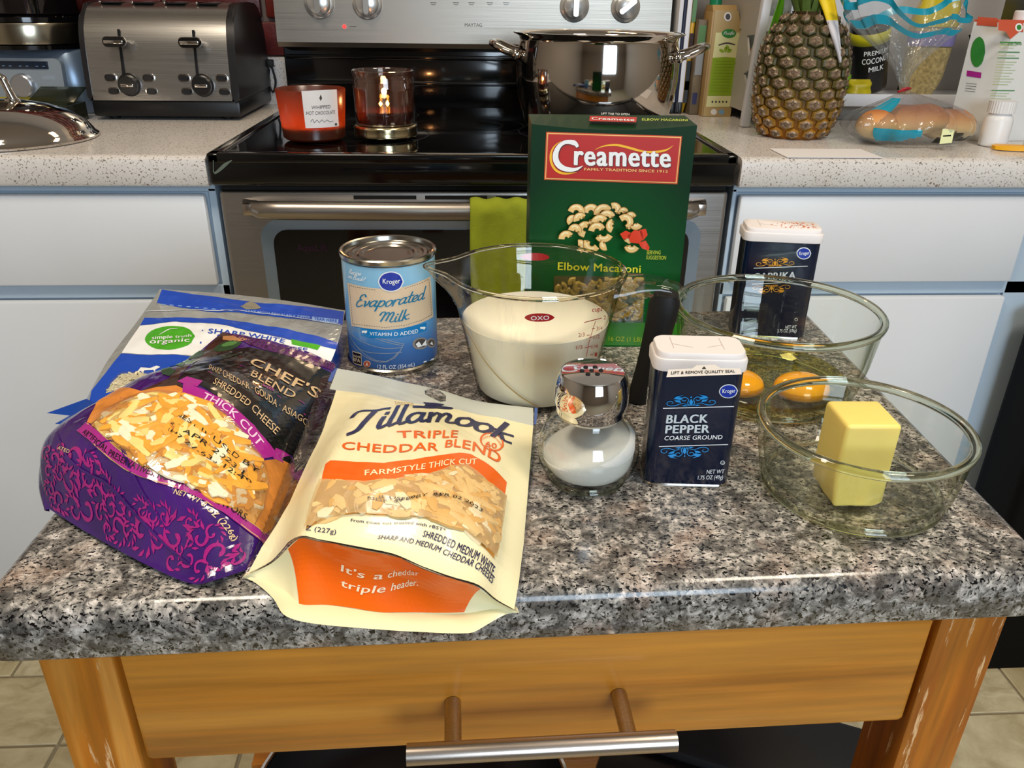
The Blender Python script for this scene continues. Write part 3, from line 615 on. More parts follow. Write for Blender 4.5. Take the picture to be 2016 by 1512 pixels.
  ('ink_grey',2,'S',[-2704,8172,-1510,8162],[1548],2),
  ('ink_grey',2,'S',[-2548,7831,-1678,7817],[1290],2),
  ('ink_grey',2,'S',[284,8208,1478,8199],[1548],2),
  ('ink_grey',2,'S',[442,7867,1312,7854],[1290],2),
  ('ink_grey',2,'S',[3818,8253,5016,8243],[1547],2),
  ('ink_grey',2,'S',[3981,7911,4853,7898],[1298],2),
  ('ink_grey',2,'S',[6951,8291,8152,8283],[1552],2),
  ('ink_grey',2,'S',[7117,7950,7992,7937],[1294],2),
  ('ink_grey',1,'T','MAYTAG',[-480,3988,2902,4001],[-471,4639,2908,4653],'b'),
  ('ink_grey',1,'S',[-31415,5123,-30721,5106],[1289],2),
  ('ink_grey',1,'S',[-31342,4778,-30648,4762],[1293],2),
  ('ink_grey',1,'S',[-31849,6687,-31156,6671],[1284],2),
  ('ink_grey',1,'S',[-25458,5685,-24761,5669],[1292],2),
  ('ink_grey',1,'S',[-24970,6722,-24275,6706],[1299],2),
  ('ink_grey',1,'S',[-28618,4909,-27921,4892],[1301],2),
  ('ink_grey',1,'S',[-21830,5235,-21130,5219],[1296],2),
  ('ink_grey',1,'S',[-21747,4890,-21046,4873],[1292],2),
  ('ink_grey',1,'S',[-22697,3762,-21396,3752],[1040],2),
 ],
}
# ---------------------------------------------------------------- materials
def lin(h):
    if isinstance(h, (tuple, list)): return (*h[:3], 1)
    h = h.lstrip('#'); o = []
    for i in (0, 2, 4):
        c = int(h[i:i+2], 16)/255; o.append(c/12.92 if c <= .04045 else ((c+.055)/1.055)**2.4)
    return (*o, 1)
MATS = {}
class NT:
    def __init__(s, name):
        s.m = bpy.data.materials.new(name); s.m.use_nodes = True; s.t = s.m.node_tree; s.n = s.t.nodes
        s.p = s.n['Principled BSDF']; s.out = s.n['Material Output']
    def new(s, t, **k):
        x = s.n.new(t)
        for a, b in k.items(): setattr(x, a, b)
        return x
    def lk(s, a, b): s.t.links.new(a, b)
    def coord(s, scale=(1, 1, 1), kind='Object'):
        c = s.new('ShaderNodeTexCoord'); m = s.new('ShaderNodeMapping'); m.inputs['Scale'].default_value = scale
        s.lk(c.outputs[kind], m.inputs[0]); return m.outputs[0]
    def noise(s, vec, scale, detail=4, rough=.5, dist=0):
        x = s.new('ShaderNodeTexNoise'); x.inputs['Scale'].default_value = scale; x.inputs['Detail'].default_value = detail
        x.inputs['Roughness'].default_value = rough; x.inputs['Distortion'].default_value = dist; s.lk(vec, x.inputs['Vector']); return x.outputs['Fac']
    def ramp(s, fac, stops, interp='LINEAR'):
        x = s.new('ShaderNodeValToRGB'); e = x.color_ramp.elements; x.color_ramp.interpolation = interp
        while len(e) < len(stops): e.new(.5)
        for q, (pos, c) in zip(e, stops): q.position = pos; q.color = lin(c)
        s.lk(fac, x.inputs[0]); return x.outputs[0]
    def mix(s, fac, a, b, mode='MIX'):
        x = s.new('ShaderNodeMix', data_type='RGBA', blend_type=mode)
        for v, i in ((fac, 0), (a, 6), (b, 7)):
            if hasattr(v, 'links'): s.lk(v, x.inputs[i])
            elif i == 0: x.inputs[0].default_value = v
            else: x.inputs[i].default_value = lin(v)
        return x.outputs[2]
    def bump(s, h, strength=.2, dist=.001):
        x = s.new('ShaderNodeBump'); x.inputs['Strength'].default_value = strength; x.inputs['Distance'].default_value = dist
        s.lk(h, x.inputs['Height']); s.lk(x.outputs[0], s.p.inputs['Normal']); return x.outputs[0]
    def base(s, sock): s.lk(sock, s.p.inputs['Base Color'])
def mat(name, col=None, rough=.5, metal=0, trans=0, ior=1.45, coat=0, emit=None, es=0, sss=0, var=.0, vs=40, bump=0, bs=200, spec=None, aniso=0):
    if name in MATS: return MATS[name]
    q = NT(name); p = q.p; c = lin(col)
    p.inputs['Base Color'].default_value = c; p.inputs['Roughness'].default_value = rough; p.inputs['Metallic'].default_value = metal
    p.inputs['Transmission Weight'].default_value = trans; p.inputs['IOR'].default_value = ior; p.inputs['Coat Weight'].default_value = coat
    p.inputs['Coat Roughness'].default_value = .06
    if spec is not None: p.inputs['Specular IOR Level'].default_value = spec
    if emit: p.inputs['Emission Color'].default_value = lin(emit); p.inputs['Emission Strength'].default_value = es
    if sss: p.inputs['Subsurface Weight'].default_value = sss; p.inputs['Subsurface Scale'].default_value = .006; p.inputs['Subsurface Radius'].default_value = (1, .6, .3)
    if var:
        v = q.noise(q.coord(), vs, 4)
        a = tuple(min(1, x*(1+var)) for x in c[:3]); b = tuple(x*(1-var) for x in c[:3])
        q.base(q.ramp(v, [(.3, b), (.7, a)]))
    if bump: q.bump(q.noise(q.coord(), bs, 3), bump, .002)
    MATS[name] = q.m; return q.m
def film(name, tint, gloss=1.0, rough=.06, fog=0.0, fogcol='#ffffff', bump=0, bs=60, base=.07):
    """thin clear plastic: see-through, with a mirror-like skin that grows at grazing angles"""
    q = NT(name); n = q.n; n.remove(q.p)
    tr = q.new('ShaderNodeBsdfTransparent'); tr.inputs[0].default_value = lin(tint)
    gl = q.new('ShaderNodeBsdfGlossy'); gl.inputs['Roughness'].default_value = rough
    lw = q.new('ShaderNodeLayerWeight'); lw.inputs[0].default_value = .35
    mr = q.new('ShaderNodeMapRange'); mr.inputs[3].default_value = base; mr.inputs[4].default_value = min(.9, base+.55*gloss)
    q.lk(lw.outputs['Facing'], mr.inputs[0])
    src = tr.outputs[0]
    if fog:
        df = q.new('ShaderNodeBsdfDiffuse'); df.inputs[0].default_value = lin(fogcol)
        m0 = q.new('ShaderNodeMixShader'); m0.inputs[0].default_value = fog; q.lk(tr.outputs[0], m0.inputs[1]); q.lk(df.outputs[0], m0.inputs[2]); src = m0.outputs[0]
    m1 = q.new('ShaderNodeMixShader'); q.lk(mr.outputs[0], m1.inputs[0]); q.lk(src, m1.inputs[1]); q.lk(gl.outputs[0], m1.inputs[2])
    if bump:
        b = q.new('ShaderNodeBump'); b.inputs['Strength'].default_value = bump; b.inputs['Distance'].default_value = .004
        q.lk(q.noise(q.coord(), bs, 3, .5, 1.0), b.inputs['Height']); q.lk(b.outputs[0], gl.inputs['Normal']); q.lk(b.outputs[0], lw.inputs['Normal'])
    q.lk(m1.outputs[0], q.out.inputs[0]); MATS[name] = q.m; return q.m

# ---------------------------------------------------------------- object helpers
ORG = {}
def link(o, parent=None, origin=(0, 0, 0)):
    COL.objects.link(o)
    o['_x'] = 0; del o['_x']
    if parent is not None:
        o.parent = parent; po = ORG[parent.name]; ORG[o.name] = tuple(origin); o.location = tuple(origin[i]-po[i] for i in range(3))
    else:
        ORG[o.name] = tuple(origin); o.location = origin
    return o
def tag(o, label=None, cat=None, group=None, kind=None):
    if label: o['label'] = label
    if cat: o['category'] = cat
    if group: o['group'] = group
    if kind: o['kind'] = kind
    return o
def thing(name, label, cat, loc, group=None):
    o = bpy.data.objects.new(name, None); o.empty_display_size = .02
    link(o, None, loc); return tag(o, label, cat, group)
def obj(name, verts, faces, m, parent=None, smooth=False, loc=None, fm=None, label=None):
    """one mesh object; verts are world coordinates, the origin sits at the parent's origin (or at loc)"""
    og = loc if loc is not None else (ORG[parent.name] if parent is not None else (0, 0, 0))
    me = bpy.data.meshes.new(name)
    me.from_pydata([(v[0]-og[0], v[1]-og[1], v[2]-og[2]) for v in verts], [], faces)
    for x in (m if isinstance(m, (list, tuple)) else [m]): me.materials.append(x)
    if smooth: me.polygons.foreach_set('use_smooth', [True]*len(me.polygons))
    if fm: me.polygons.foreach_set('material_index', fm)
    me.update()
    o = bpy.data.objects.new(name, me); link(o, parent, og)
    if label: o['label'] = label
    return o
def from_bm(name, bm, m, parent=None, smooth=False, loc=None, label=None, angle=None):
    og = loc if loc is not None else (ORG[parent.name] if parent is not None else (0, 0, 0))
    bmesh.ops.recalc_face_normals(bm, faces=bm.faces)
    bmesh.ops.translate(bm, verts=bm.verts, vec=(-og[0], -og[1], -og[2]))
    me = bpy.data.meshes.new(name); bm.to_mesh(me); bm.free()
    for x in (m if isinstance(m, (list, tuple)) else [m]): me.materials.append(x)
    if smooth: 
        me.polygons.foreach_set('use_smooth', [True]*len(me.polygons))
        me.set_sharp_from_angle(angle=R(angle or 40))
    o = bpy.data.objects.new(name, me); link(o, parent, og)
    if label: o['label'] = label
    return o
def bm_box(bm, x0, x1, y0, y1, z0, z1, bevel=0, seg=2, rz=0, rx=0, ry=0, taper=1):
    r = bmesh.ops.create_cube(bm, size=1); vs = r['verts']
    for v in vs:
        k = taper if v.co.z > 0 else 1
        v.co = Vector((v.co.x*(x1-x0)*k, v.co.y*(y1-y0)*k, v.co.z*(z1-z0)))
    if bevel:
        es = list({e for v in vs for e in v.link_edges})
        rr = bmesh.ops.bevel(bm, geom=es, offset=bevel, segments=seg, affect='EDGES', profile=.5)
        vs = list({v for v in rr['verts']} | {v for v in vs if v.is_valid})
    M_ = Matrix.Translation(((x0+x1)/2, (y0+y1)/2, (z0+z1)/2)) @ Matrix.Rotation(rz, 4, 'Z') @ Matrix.Rotation(ry, 4, 'Y') @ Matrix.Rotation(rx, 4, 'X')
    bmesh.ops.transform(bm, matrix=M_, verts=vs)
    return vs
def box(name, x0, x1, y0, y1, z0, z1, m, parent=None, bevel=0, seg=2, loc=None, label=None, **k):
    bm = bmesh.new(); bm_box(bm, x0, x1, y0, y1, z0, z1, bevel, seg, **k)
    return from_bm(name, bm, m, parent, smooth=bevel > 0, loc=loc, label=label)
def lathe_data(prof, c, seg=48, rot=None):
    """prof = [(r, z)...] around the vertical axis through c; r = 0 closes with a pole"""
    V = []; F = []; rows = []
    for r, z in prof:
        if r < 1e-6: rows.append([len(V)]); V.append((c[0], c[1], z))
        else:
            rows.append(list(range(len(V), len(V)+seg)))
            for i in range(seg): a = 2*math.pi*i/seg; V.append((c[0]+r*math.cos(a), c[1]+r*math.sin(a), z))
    for A, B in zip(rows[:-1], rows[1:]):
        for i in range(seg):
            j = (i+1) % seg
            if len(A) == 1 and len(B) == 1: continue
            if len(A) == 1: F.append((A[0], B[j], B[i]))
            elif len(B) == 1: F.append((A[i], A[j], B[0]))
            else: F.append((A[i], A[j], B[j], B[i]))
    return V, F
def lathe(name, prof, c, m, parent=None, seg=48, loc=None, label=None, warp=None, angle=35):
    V, F = lathe_data(prof, c, seg)
    if warp: V = [warp(v) for v in V]
    bm = bmesh.new(); vs = [bm.verts.new(v) for v in V]
    for f in F:
        try: bm.faces.new([vs[i] for i in f])
        except ValueError: pass
    return from_bm(name, bm, m, parent, smooth=True, loc=loc, label=label, angle=angle)
def tube_data(pts, r, seg=10, n=None, closed=False, flat=1.0):
    P = catmull(pts, n or len(pts)*5) if (n or len(pts) > 2) else np.array(pts, float)
    rs = np.interp(np.linspace(0, 1, len(P)), np.linspace(0, 1, len(r)), r) if isinstance(r, (list, tuple)) else [r]*len(P)
    V = []; F = []; prev = None
    for i, p in enumerate(P):
        t = P[min(i+1, len(P)-1)]-P[max(i-1, 0)]; t = Vector(t).normalized()
        if prev is None: a = Vector((0, 0, 1)) if abs(t.z) < .9 else Vector((1, 0, 0)); nx = t.cross(a).normalized()
        else: nx = (prev-t*prev.dot(t)).normalized()
        prev = nx; ny = t.cross(nx)
        for k in range(seg):
            q = 2*math.pi*k/seg; V.append(tuple(Vector(p)+nx*math.cos(q)*rs[i]+ny*math.sin(q)*rs[i]*flat))
    for i in range(len(P)-1):
        for k in range(seg):
            l = (k+1) % seg; F.append((i*seg+k, i*seg+l, (i+1)*seg+l, (i+1)*seg+k))
    if not closed:
        F.append(tuple(range(seg))[::-1]); F.append(tuple(range((len(P)-1)*seg, len(P)*seg)))
    return V, F
def tube(name, pts, r, m, parent=None, seg=10, n=None, loc=None, label=None, flat=1.0):
    V, F = tube_data(pts, r, seg, n, flat=flat)
    bm = bmesh.new(); vs = [bm.verts.new(v) for v in V]
    for f in F: bm.faces.new([vs[i] for i in f])
    return from_bm(name, bm, m, parent, smooth=True, loc=loc, label=label)
def add_vf(bm, V, F):
    vs = [bm.verts.new(v) for v in V]
    for f in F:
        try: bm.faces.new([vs[i] for i in f])
        except ValueError: pass
def rrect(w, h, r, n=5):
    pts = []
    for cx, cy, a0 in ((w/2-r, h/2-r, 0), (-w/2+r, h/2-r, 90), (-w/2+r, -h/2+r, 180), (w/2-r, -h/2+r, 270)):
        for i in range(n+1): a = R(a0+90*i/n); pts.append((cx+r*math.cos(a), cy+r*math.sin(a)))
    return pts
def stack(name, rings, m, parent=None, loc=None, label=None, cap=True, angle=40):
    """loft through closed rings of equal count (lists of 3D points)"""
    bm = bmesh.new(); rows = [[bm.verts.new(p) for p in r] for r in rings]; n = len(rings[0])
    for A, B in zip(rows[:-1], rows[1:]):
        for i in range(n): bm.faces.new((A[i], A[(i+1) % n], B[(i+1) % n], B[i]))
    if cap: bm.faces.new(rows[0][::-1]); bm.faces.new(rows[-1])
    return from_bm(name, bm, m, parent, smooth=True, loc=loc, label=label, angle=angle)
def prism_x(name, prof, x0, x1, m, parent=None, loc=None, label=None, smooth=True, angle=35, bevel=0):
    """(y, z) profile swept along x"""
    bm = bmesh.new(); A = [bm.verts.new((x0, y, z)) for y, z in prof]; B = [bm.verts.new((x1, y, z)) for y, z in prof]; n = len(prof)
    for i in range(n): bm.faces.new((A[i], A[(i+1) % n], B[(i+1) % n], B[i]))
    c1 = bm.faces.new(A); c2 = bm.faces.new(B)
    if bevel: bmesh.ops.bevel(bm, geom=list(c1.edges)+list(c2.edges), offset=bevel, segments=3, affect='EDGES')
    return from_bm(name, bm, m, parent, smooth=smooth, loc=loc, label=label, angle=angle)
def grid_surf(fn, nu, nv, off=0.0):
    V = [tuple(fn(i/nu, j/nv, off)) for j in range(nv+1) for i in range(nu+1)]
    F = [(j*(nu+1)+i, j*(nu+1)+i+1, (j+1)*(nu+1)+i+1, (j+1)*(nu+1)+i) for j in range(nv) for i in range(nu)]
    return V, F
def copy_piece(src, loc, parent):
    o = src.copy(); COL.objects.link(o); o.parent = parent; po = ORG[parent.name]
    ORG[o.name] = loc; o.location = tuple(loc[i]-po[i] for i in range(3)); return o
# ---------------------------------------------------------------- printed labels: thin ink shapes laid on the surfaces
INK = {}
def ink(n):
    if n in INK: return INK[n]
    C = dict(cream='#f6ecbf', zip_grey='#c9cdc4', tab_blue='#4a63a8', orange='#f0660a', orange_deep='#c8480f', cheese_back='#e2a34a', navy='#1d1c4e', tan='#c8a765', ink='#15120f',
        cream_light='#fbe6c4', brown_photo='#3c2118', leaf_dark='#1e4020', leaf_mid='#4c7a3c', wood_tan='#b07a4a', black_film='#0b0a0c', purple_sparkle='#4a1550', cracker='#cf8136',
        magenta='#a31f86', magenta_dark='#a12a80', magenta_print='#a11d74', pale_tan='#d9b98c', pink_white='#efc4dc', blue_print='#1248b8', blue_deep='#0a2f94', white_print='#eef0f0',
        cheese_pale='#dfe2ad', green_oval='#46a81c', pale_blue='#8fb4ea', backing_tan='#8d8878', parchment='#dcc3a4', dash_grey='#4c5660', teal='#13769e', kroger_blue='#0b2fa0',
        banner_blue='#0b7bbd', red_print='#b8402c', wire_grey='#8b96a6', spoon_grey='#8d8580', spoon_dark='#4d4644', gold='#f6c97a', box_red='#b4170a', gold_yellow='#f2b81c', shadow_red='#570b06',
        tomato='#d8370f', tomato_light='#ef7a3c', yellow_green='#b9c832', lemon='#e2dc20', pasta_shadow='#4e4a18', green_bright='#34861c', orn_blue='#1c8fd8', orn_gold='#d9971c',
        pale_print='#cfd8dc', tape='#dcd9d6', cup_red='#a8101c', paper_white='#ece6e4', ink_grey='#4a4440', carton_tan='#b59a66', carton_cream='#dcd9a0', carton_green='#8aa81e',
        carton_green_dark='#6f8c18', logo_green='#2f8232', logo_blue='#7fa8c8', carton_orange='#c9573c', panel_grey='#8f9193', pasta='#e8c27c', pasta_dark='#9a6a2a', pasta_light='#f7e4b4')
    rough = {'black_film': .16, 'brown_photo': .2, 'purple_sparkle': .2}.get(n, .35)
    if n == 'granite': INK[n] = MATS['granite']
    elif n == 'cheese_back': INK[n] = mat('print_cheese', C[n], .5, var=.35, vs=90)
    elif n == 'cracker': INK[n] = mat('print_cracker', C[n], .35, var=.3, vs=60)
    elif n == 'purple_sparkle': INK[n] = mat('print_sparkle', C[n], .2, var=.9, vs=500)
    elif n == 'brown_photo': INK[n] = mat('print_brown', C[n], .2, var=.5, vs=70)
    elif n == 'orange_deep': INK[n] = mat('print_orange_deep', C[n], .35)
    else: INK[n] = mat('print_'+n, C[n], rough, coat=.25 if n not in ('ink',) else 0)
    return INK[n]
_fc = bpy.data.curves.new('txt', 'FONT'); _fo = bpy.data.objects.new('txt', _fc)
_cache = {}
def text_mesh(s, style):
    """flat letters from the built-in font, scaled so that capitals are 1 high: verts, faces, width"""
    k = (s, style)
    if k in _cache: return _cache[k]
    _fc.body = s; _fc.size = 1; _fc.resolution_u = 3; _fc.space_character = {'n': 1.0, 'b': 1.04, 'B': 1.09, 'd': 1.05}[style]
    me = _fo.to_mesh(); V = [(v.co.x, v.co.y) for v in me.vertices]; F = [tuple(p.vertices) for p in me.polygons]; _fo.to_mesh_clear()
    V0, F0 = V, F; V = []; F = []
    for dx, dy in {'n': [(0, 0)], 'd': [(0, 0)], 'b': [(-.014, 0), (.014, 0), (0, .008), (0, -.008)], 'B': [(-.036, .012), (.036, -.012), (-.018, -.012), (.018, .012), (0, 0)]}[style]:   # heavier weights are struck several times
        b = len(V); V += [(x+dx, y+dy, b/max(1, len(V0))) for x, y in V0]; F += [tuple(i+b for i in f) for f in F0]
    x0 = min(v[0] for v in V); x1 = max(v[0] for v in V)
    V = [((x-x0)/(x1-x0), y/.73, k_) for x, y, k_ in V]
    _cache[k] = (V, F); return _cache[k]
bowl = [(.44, .44), (.3, .5), (.12, .4), (.06, .18), (.16, .02), (.32, .08), (.44, .3), (.46, .48)]
GL = {  # brush script, x height .5, capitals 1
 'a': (.56, [bowl, [(.46, .48), (.42, .15), (.48, .02), (.6, .08)]]), 'b': (.46, [[(.12, 1), (.08, .1), (.2, 0), (.38, .12), (.38, .4), (.24, .48), (.1, .3)]]),
 'c': (.42, [[(.38, .42), (.26, .5), (.1, .38), (.06, .18), (.16, .02), (.3, .02), (.46, .12)]]), 'd': (.56, [bowl, [(.52, 1.0), (.46, .3), (.44, .08), (.52, 0), (.64, .08)]]),
 'e': (.42, [[(.06, .2), (.24, .24), (.38, .38), (.28, .5), (.12, .42), (.06, .2), (.14, .02), (.28, .02), (.46, .12)]]), 'f': (.32, [[(.42, .9), (.3, 1.0), (.2, .85), (.16, .4), (.1, -.25)], [(.02, .46), (.36, .5)]]),
 'g': (.5, [bowl, [(.46, .48), (.42, 0), (.34, -.28), (.14, -.3), (.06, -.18)]]), 'h': (.5, [[(.12, 1), (.08, 0)], [(.1, .25), (.24, .48), (.36, .4), (.36, .1), (.42, 0), (.54, .08)]]),
 'i': (.26, [[(.12, .5), (.1, .12), (.16, 0), (.3, .08)], [(.16, .68), (.17, .74)]]), 'k': (.5, [[(.14, 1), (.08, 0)], [(.44, .48), (.22, .38), (.12, .22)], [(.2, .28), (.34, .04), (.52, .06)]]),
 'l': (.26, [[(.18, 1.0), (.1, .4), (.1, .1), (.16, 0), (.3, .08)]]), 'm': (.84, [[(.10, .50), (.10, 0)], [(.10, .26), (.26, .5), (.38, .42), (.36, 0)], [(.37, .26), (.53, .5), (.66, .42), (.64, .1), (.70, 0), (.86, .08)]]),
 'n': (.5, [[(.06, .48), (.08, 0)], [(.08, .28), (.22, .5), (.34, .4), (.34, .1), (.4, 0), (.54, .08)]]), 'o': (.46, [[(.28, .5), (.1, .4), (.06, .2), (.16, .02), (.32, .06), (.42, .28), (.36, .46), (.26, .5)], [(.38, .42), (.52, .42)]]),
 'p': (.48, [[(.1, .5), (.06, -.35)], [(.1, .3), (.24, .5), (.4, .42), (.42, .2), (.3, .02), (.12, .06)]]), 'r': (.38, [[(.08, .48), (.08, 0)], [(.09, .28), (.22, .46), (.4, .44)]]),
 't': (.34, [[(.2, .85), (.14, .2), (.2, .02), (.36, .06)], [(.02, .52), (.38, .56)]]), 'v': (.44, [[(.02, .44), (.12, .44), (.16, .04), (.34, .22), (.38, .48)]]), 'w': (.64, [[(.04, .48), (.14, .04), (.3, .4), (.4, .04), (.56, .48)]]),
 'T': (.66, [[(0, .76), (.08, .94), (.4, .95), (.7, 1.02), (.84, .98)], [(.48, .96), (.36, .4), (.26, .06), (.1, 0)]]), 'E': (.58, [[(.56, .82), (.4, 1.0), (.18, .9), (.18, .62), (.36, .54), (.16, .5), (.04, .28), (.1, .06), (.3, 0), (.54, .14)]]),
 'M': (.96, [[(0, .6), (.08, .9), (.24, .98), (.3, .8), (.2, 0)], [(.28, .6), (.46, .96), (.56, .85), (.5, .1)], [(.54, .6), (.74, .98), (.84, .85), (.76, .1), (.84, 0), (1.0, .08)]]),
 'R': (.6, [[(.12, .95), (.06, 0)], [(.02, .85), (.3, 1.0), (.48, .8), (.34, .55), (.12, .5)], [(.22, .5), (.42, .08), (.6, .04)]]), 'B': (.58, [[(.12, .95), (.06, 0)], [(.02, .88), (.3, 1.0), (.44, .8), (.3, .56), (.12, .54)], [(.26, .55), (.48, .36), (.4, .08), (.06, 0)]]),
 'P': (.52, [[(.12, .95), (.06, 0)], [(.02, .85), (.3, 1.0), (.5, .8), (.34, .52), (.12, .48)]]), '!': (.2, [[(.1, 1), (.08, .35)], [(.07, .05), (.08, .0)]]), ' ': (.3, [])}
def script_mesh(s, wt):
    k = (s, wt)
    if k in _cache: return _cache[k]
    V = []; F = []; x = 0
    for ch in s:
        adv, st = GL[ch]
        for pts in st:
            n = 2 if len(pts) == 2 else len(pts)*3
            C = catmull(pts, n); T = np.gradient(C, axis=0); T /= np.maximum(np.linalg.norm(T, axis=1), 1e-9)[:, None]; N = np.stack([-T[:, 1], T[:, 0]], 1)
            C = C.copy(); C[0] -= T[0]*wt*.3; C[-1] += T[-1]*wt*.3
            b = len(V)
            for c, nn, t in zip(C, N, T):
                ww = wt*(.66+.34*abs(t[1]))/2
                V += [(c[0]+nn[0]*ww+x, c[1]+nn[1]*ww), (c[0]-nn[0]*ww+x, c[1]-nn[1]*ww)]
            F += [(b+2*i, b+2*i+1, b+2*i+3, b+2*i+2) for i in range(n-1)]
        x += adv
    V = [(a+.22*b, b) for a, b in V]
    x0 = min(v[0] for v in V); x1 = max(v[0] for v in V)
    _cache[k] = ([((a-x0)/(x1-x0), b) for a, b in V], F); return _cache[k]
def scale_of(S):
    """metres per unit of a and b (patches run 0..1)"""
    if isinstance(S, Patch):
        return float(np.linalg.norm(S(.9, .5)-S(.1, .5))/.8), float(np.linalg.norm(S(.5, .9)-S(.5, .1))/.8)
    return 1.0, 1.0
LAYER = .00015
def poly_mesh(S, pts, off, edge=.004):
    ka, kb = scale_of(S); P = [(a*ka, b*kb) for a, b in pts]
    flat = isinstance(S, Plane)
    if flat: edge = 10
    elif isinstance(S, Patch): edge = .0028
    B = []
    for i in range(len(P)):
        p, q = P[i], P[(i+1) % len(P)]; d = math.hypot(q[0]-p[0], q[1]-p[1]); n = max(1, int(d/edge))
        B += [(p[0]+(q[0]-p[0])*j/n, p[1]+(q[1]-p[1])*j/n) for j in range(n)]
    nb = len(B); pts2 = [Vector(p) for p in B]
    if not flat:
        x0, x1 = min(p[0] for p in B), max(p[0] for p in B); y0, y1 = min(p[1] for p in B), max(p[1] for p in B)
        nx, ny = int((x1-x0)/edge)+1, int((y1-y0)/edge)+1
        A = np.array(B)
        for i in range(nx):
            for j in range(ny):
                x, y = x0+(i+.5)*edge+(j % 2)*edge*.4, y0+(j+.5)*edge
                ins = False; k = nb-1   # even-odd test
                for m in range(nb):
                    if (B[m][1] > y) != (B[k][1] > y) and x < (B[k][0]-B[m][0])*(y-B[m][1])/(B[k][1]-B[m][1])+B[m][0]: ins = not ins
                    k = m
                if ins and np.min((A[:, 0]-x)**2+(A[:, 1]-y)**2) > (edge*.35)**2: pts2.append(Vector((x, y)))
    vo, eo, fo, _, _, _ = delaunay_2d_cdt(pts2, [], [list(range(nb))], 1, 1e-6)
    return [S(v[0]/ka, v[1]/kb, off) for v in vo], [tuple(f) for f in fo]
def stroke_mesh(S, pts, ws, n, off):
    C = catmull(pts, n); w = np.interp(np.linspace(0, 1, n), np.linspace(0, 1, len(ws)), ws)
    P = np.array([S(a, b, off) for a, b in C]); V = []; ka, kb = scale_of(S)
    for i in range(n):
        t = P[min(i+1, n-1)]-P[max(i-1, 0)]; t /= max(np.linalg.norm(t), 1e-9)
        e = .0015; a, b = C[i]; nn = np.cross(S(a+e/ka, b)-S(a, b), S(a, b+e/kb)-S(a, b)); nn /= max(np.linalg.norm(nn), 1e-12)
        sd = np.cross(nn, t)*w[i]/2; V += [P[i]+sd, P[i]-sd]
    return V, [(2*i, 2*i+1, 2*i+3, 2*i+2) for i in range(n-1)]
def text_on(S, txt, base, hAB, font, off):
    V2, F = script_mesh(txt, .135 if 'Till' in txt else .12) if font == 's' else text_mesh(txt, font)
    n = 41; C = catmull(base, n); D = catmull(hAB, n) if len(hAB) == len(base) and len(base) > 2 else C+np.outer(1-np.linspace(0, 1, n), np.array(hAB[0])-base[0])+np.outer(np.linspace(0, 1, n), np.array(hAB[-1])-base[-1])
    out = []
    for x, y, *k_ in V2:
        f = min(max(x, 0), 1)*(n-1); i = min(int(f), n-2); f -= i
        c = C[i]*(1-f)+C[i+1]*f; d = D[i]*(1-f)+D[i+1]*f; p = c+(d-c)*y
        out.append(S(p[0], p[1], off+(k_[0]*8e-6 if k_ else 0)))
    return out, F
def pairs(L, K): return [(L[i]/K, L[i+1]/K) for i in range(0, len(L), 2)]
def apply_labels(key, parent, names=('print', 'lettering'), S=None, skip=(), only=None, extra=None, lift=0.0, lays=(0, 99)):
    """turn the label list of a surface into two meshes: printed shapes, and letters"""
    S = S or SURF[key]; K = 1e4 if isinstance(S, Patch) else 1e5
    acc = {'P': [[], [], [], []], 'T': [[], [], [], []]}
    few = {k: sum(1 for i in LAB[key]+(extra or []) if (i[2] == 'T') == (k == 'T')) <= 8 for k in 'PT'}; res = []
    def add(kind, m, VF):
        V, F = VF
        if few[kind]: res.append(obj(names[kind == 'T'], [tuple(v) for v in V], F, m, parent)); return
        A = acc[kind]; b = len(A[0]); A[0] += [tuple(v) for v in V]; A[1] += [tuple(i+b for i in f) for f in F]
        if m not in A[2]: A[2].append(m)
        A[3] += [A[2].index(m)]*len(F)
    for it in LAB[key]+(extra or []):
        mn, lay, typ = it[:3]
        if mn in skip or (only and mn not in only) or not lays[0] <= lay < lays[1]: continue
        off = .00012+lay*LAYER+lift; m = ink(mn)
        if typ == 'P':
            pts = pairs(it[3], K)
            if it[4]: pts = [tuple(q) for q in catmull(pts+[pts[0]], it[4])[:-1]]
            add('P', m, poly_mesh(S, pts, off))
        elif typ == 'S': add('P', m, stroke_mesh(S, pairs(it[3], K), [x*1e-6 for x in it[4]], it[5], off))
        elif typ == 'E':   # printed elbow macaroni
            (x, y), r, wd = pairs(it[3], K)[0], it[4]*1e-6, it[7]*1e-6
            pts = [(x+r*math.cos(R(a)), y-r*math.sin(R(a))) for a in np.linspace(it[5], it[6], 6)]
            add('P', ink('pasta_dark'), stroke_mesh(S, pts, [wd*1.1], 10, off)); add('P', ink('pasta'), stroke_mesh(S, pts, [wd*.92], 10, off+LAYER*.3))
            add('P', ink('pasta_light'), stroke_mesh(S, [(a-wd*.08, b+wd*.16) for a, b in pts[1:-1]], [wd*.25], 6, off+LAYER*.5))
            ex, ey = pts[-1]; add('P', ink('pasta_dark'), poly_mesh(S, [(ex+wd*.2*math.cos(q), ey+wd*.16*math.sin(q)) for q in np.linspace(0, 5.5, 7)], off+LAYER*.7))
        else: add('T', m, text_on(S, it[3], pairs(it[4], K), pairs(it[5], K), it[6], off))
    for k, nm in zip('PT', names):
        A = acc[k]
        if A[0]: res.append(obj(nm, A[0], A[1], A[2], parent, fm=A[3]))
    return res
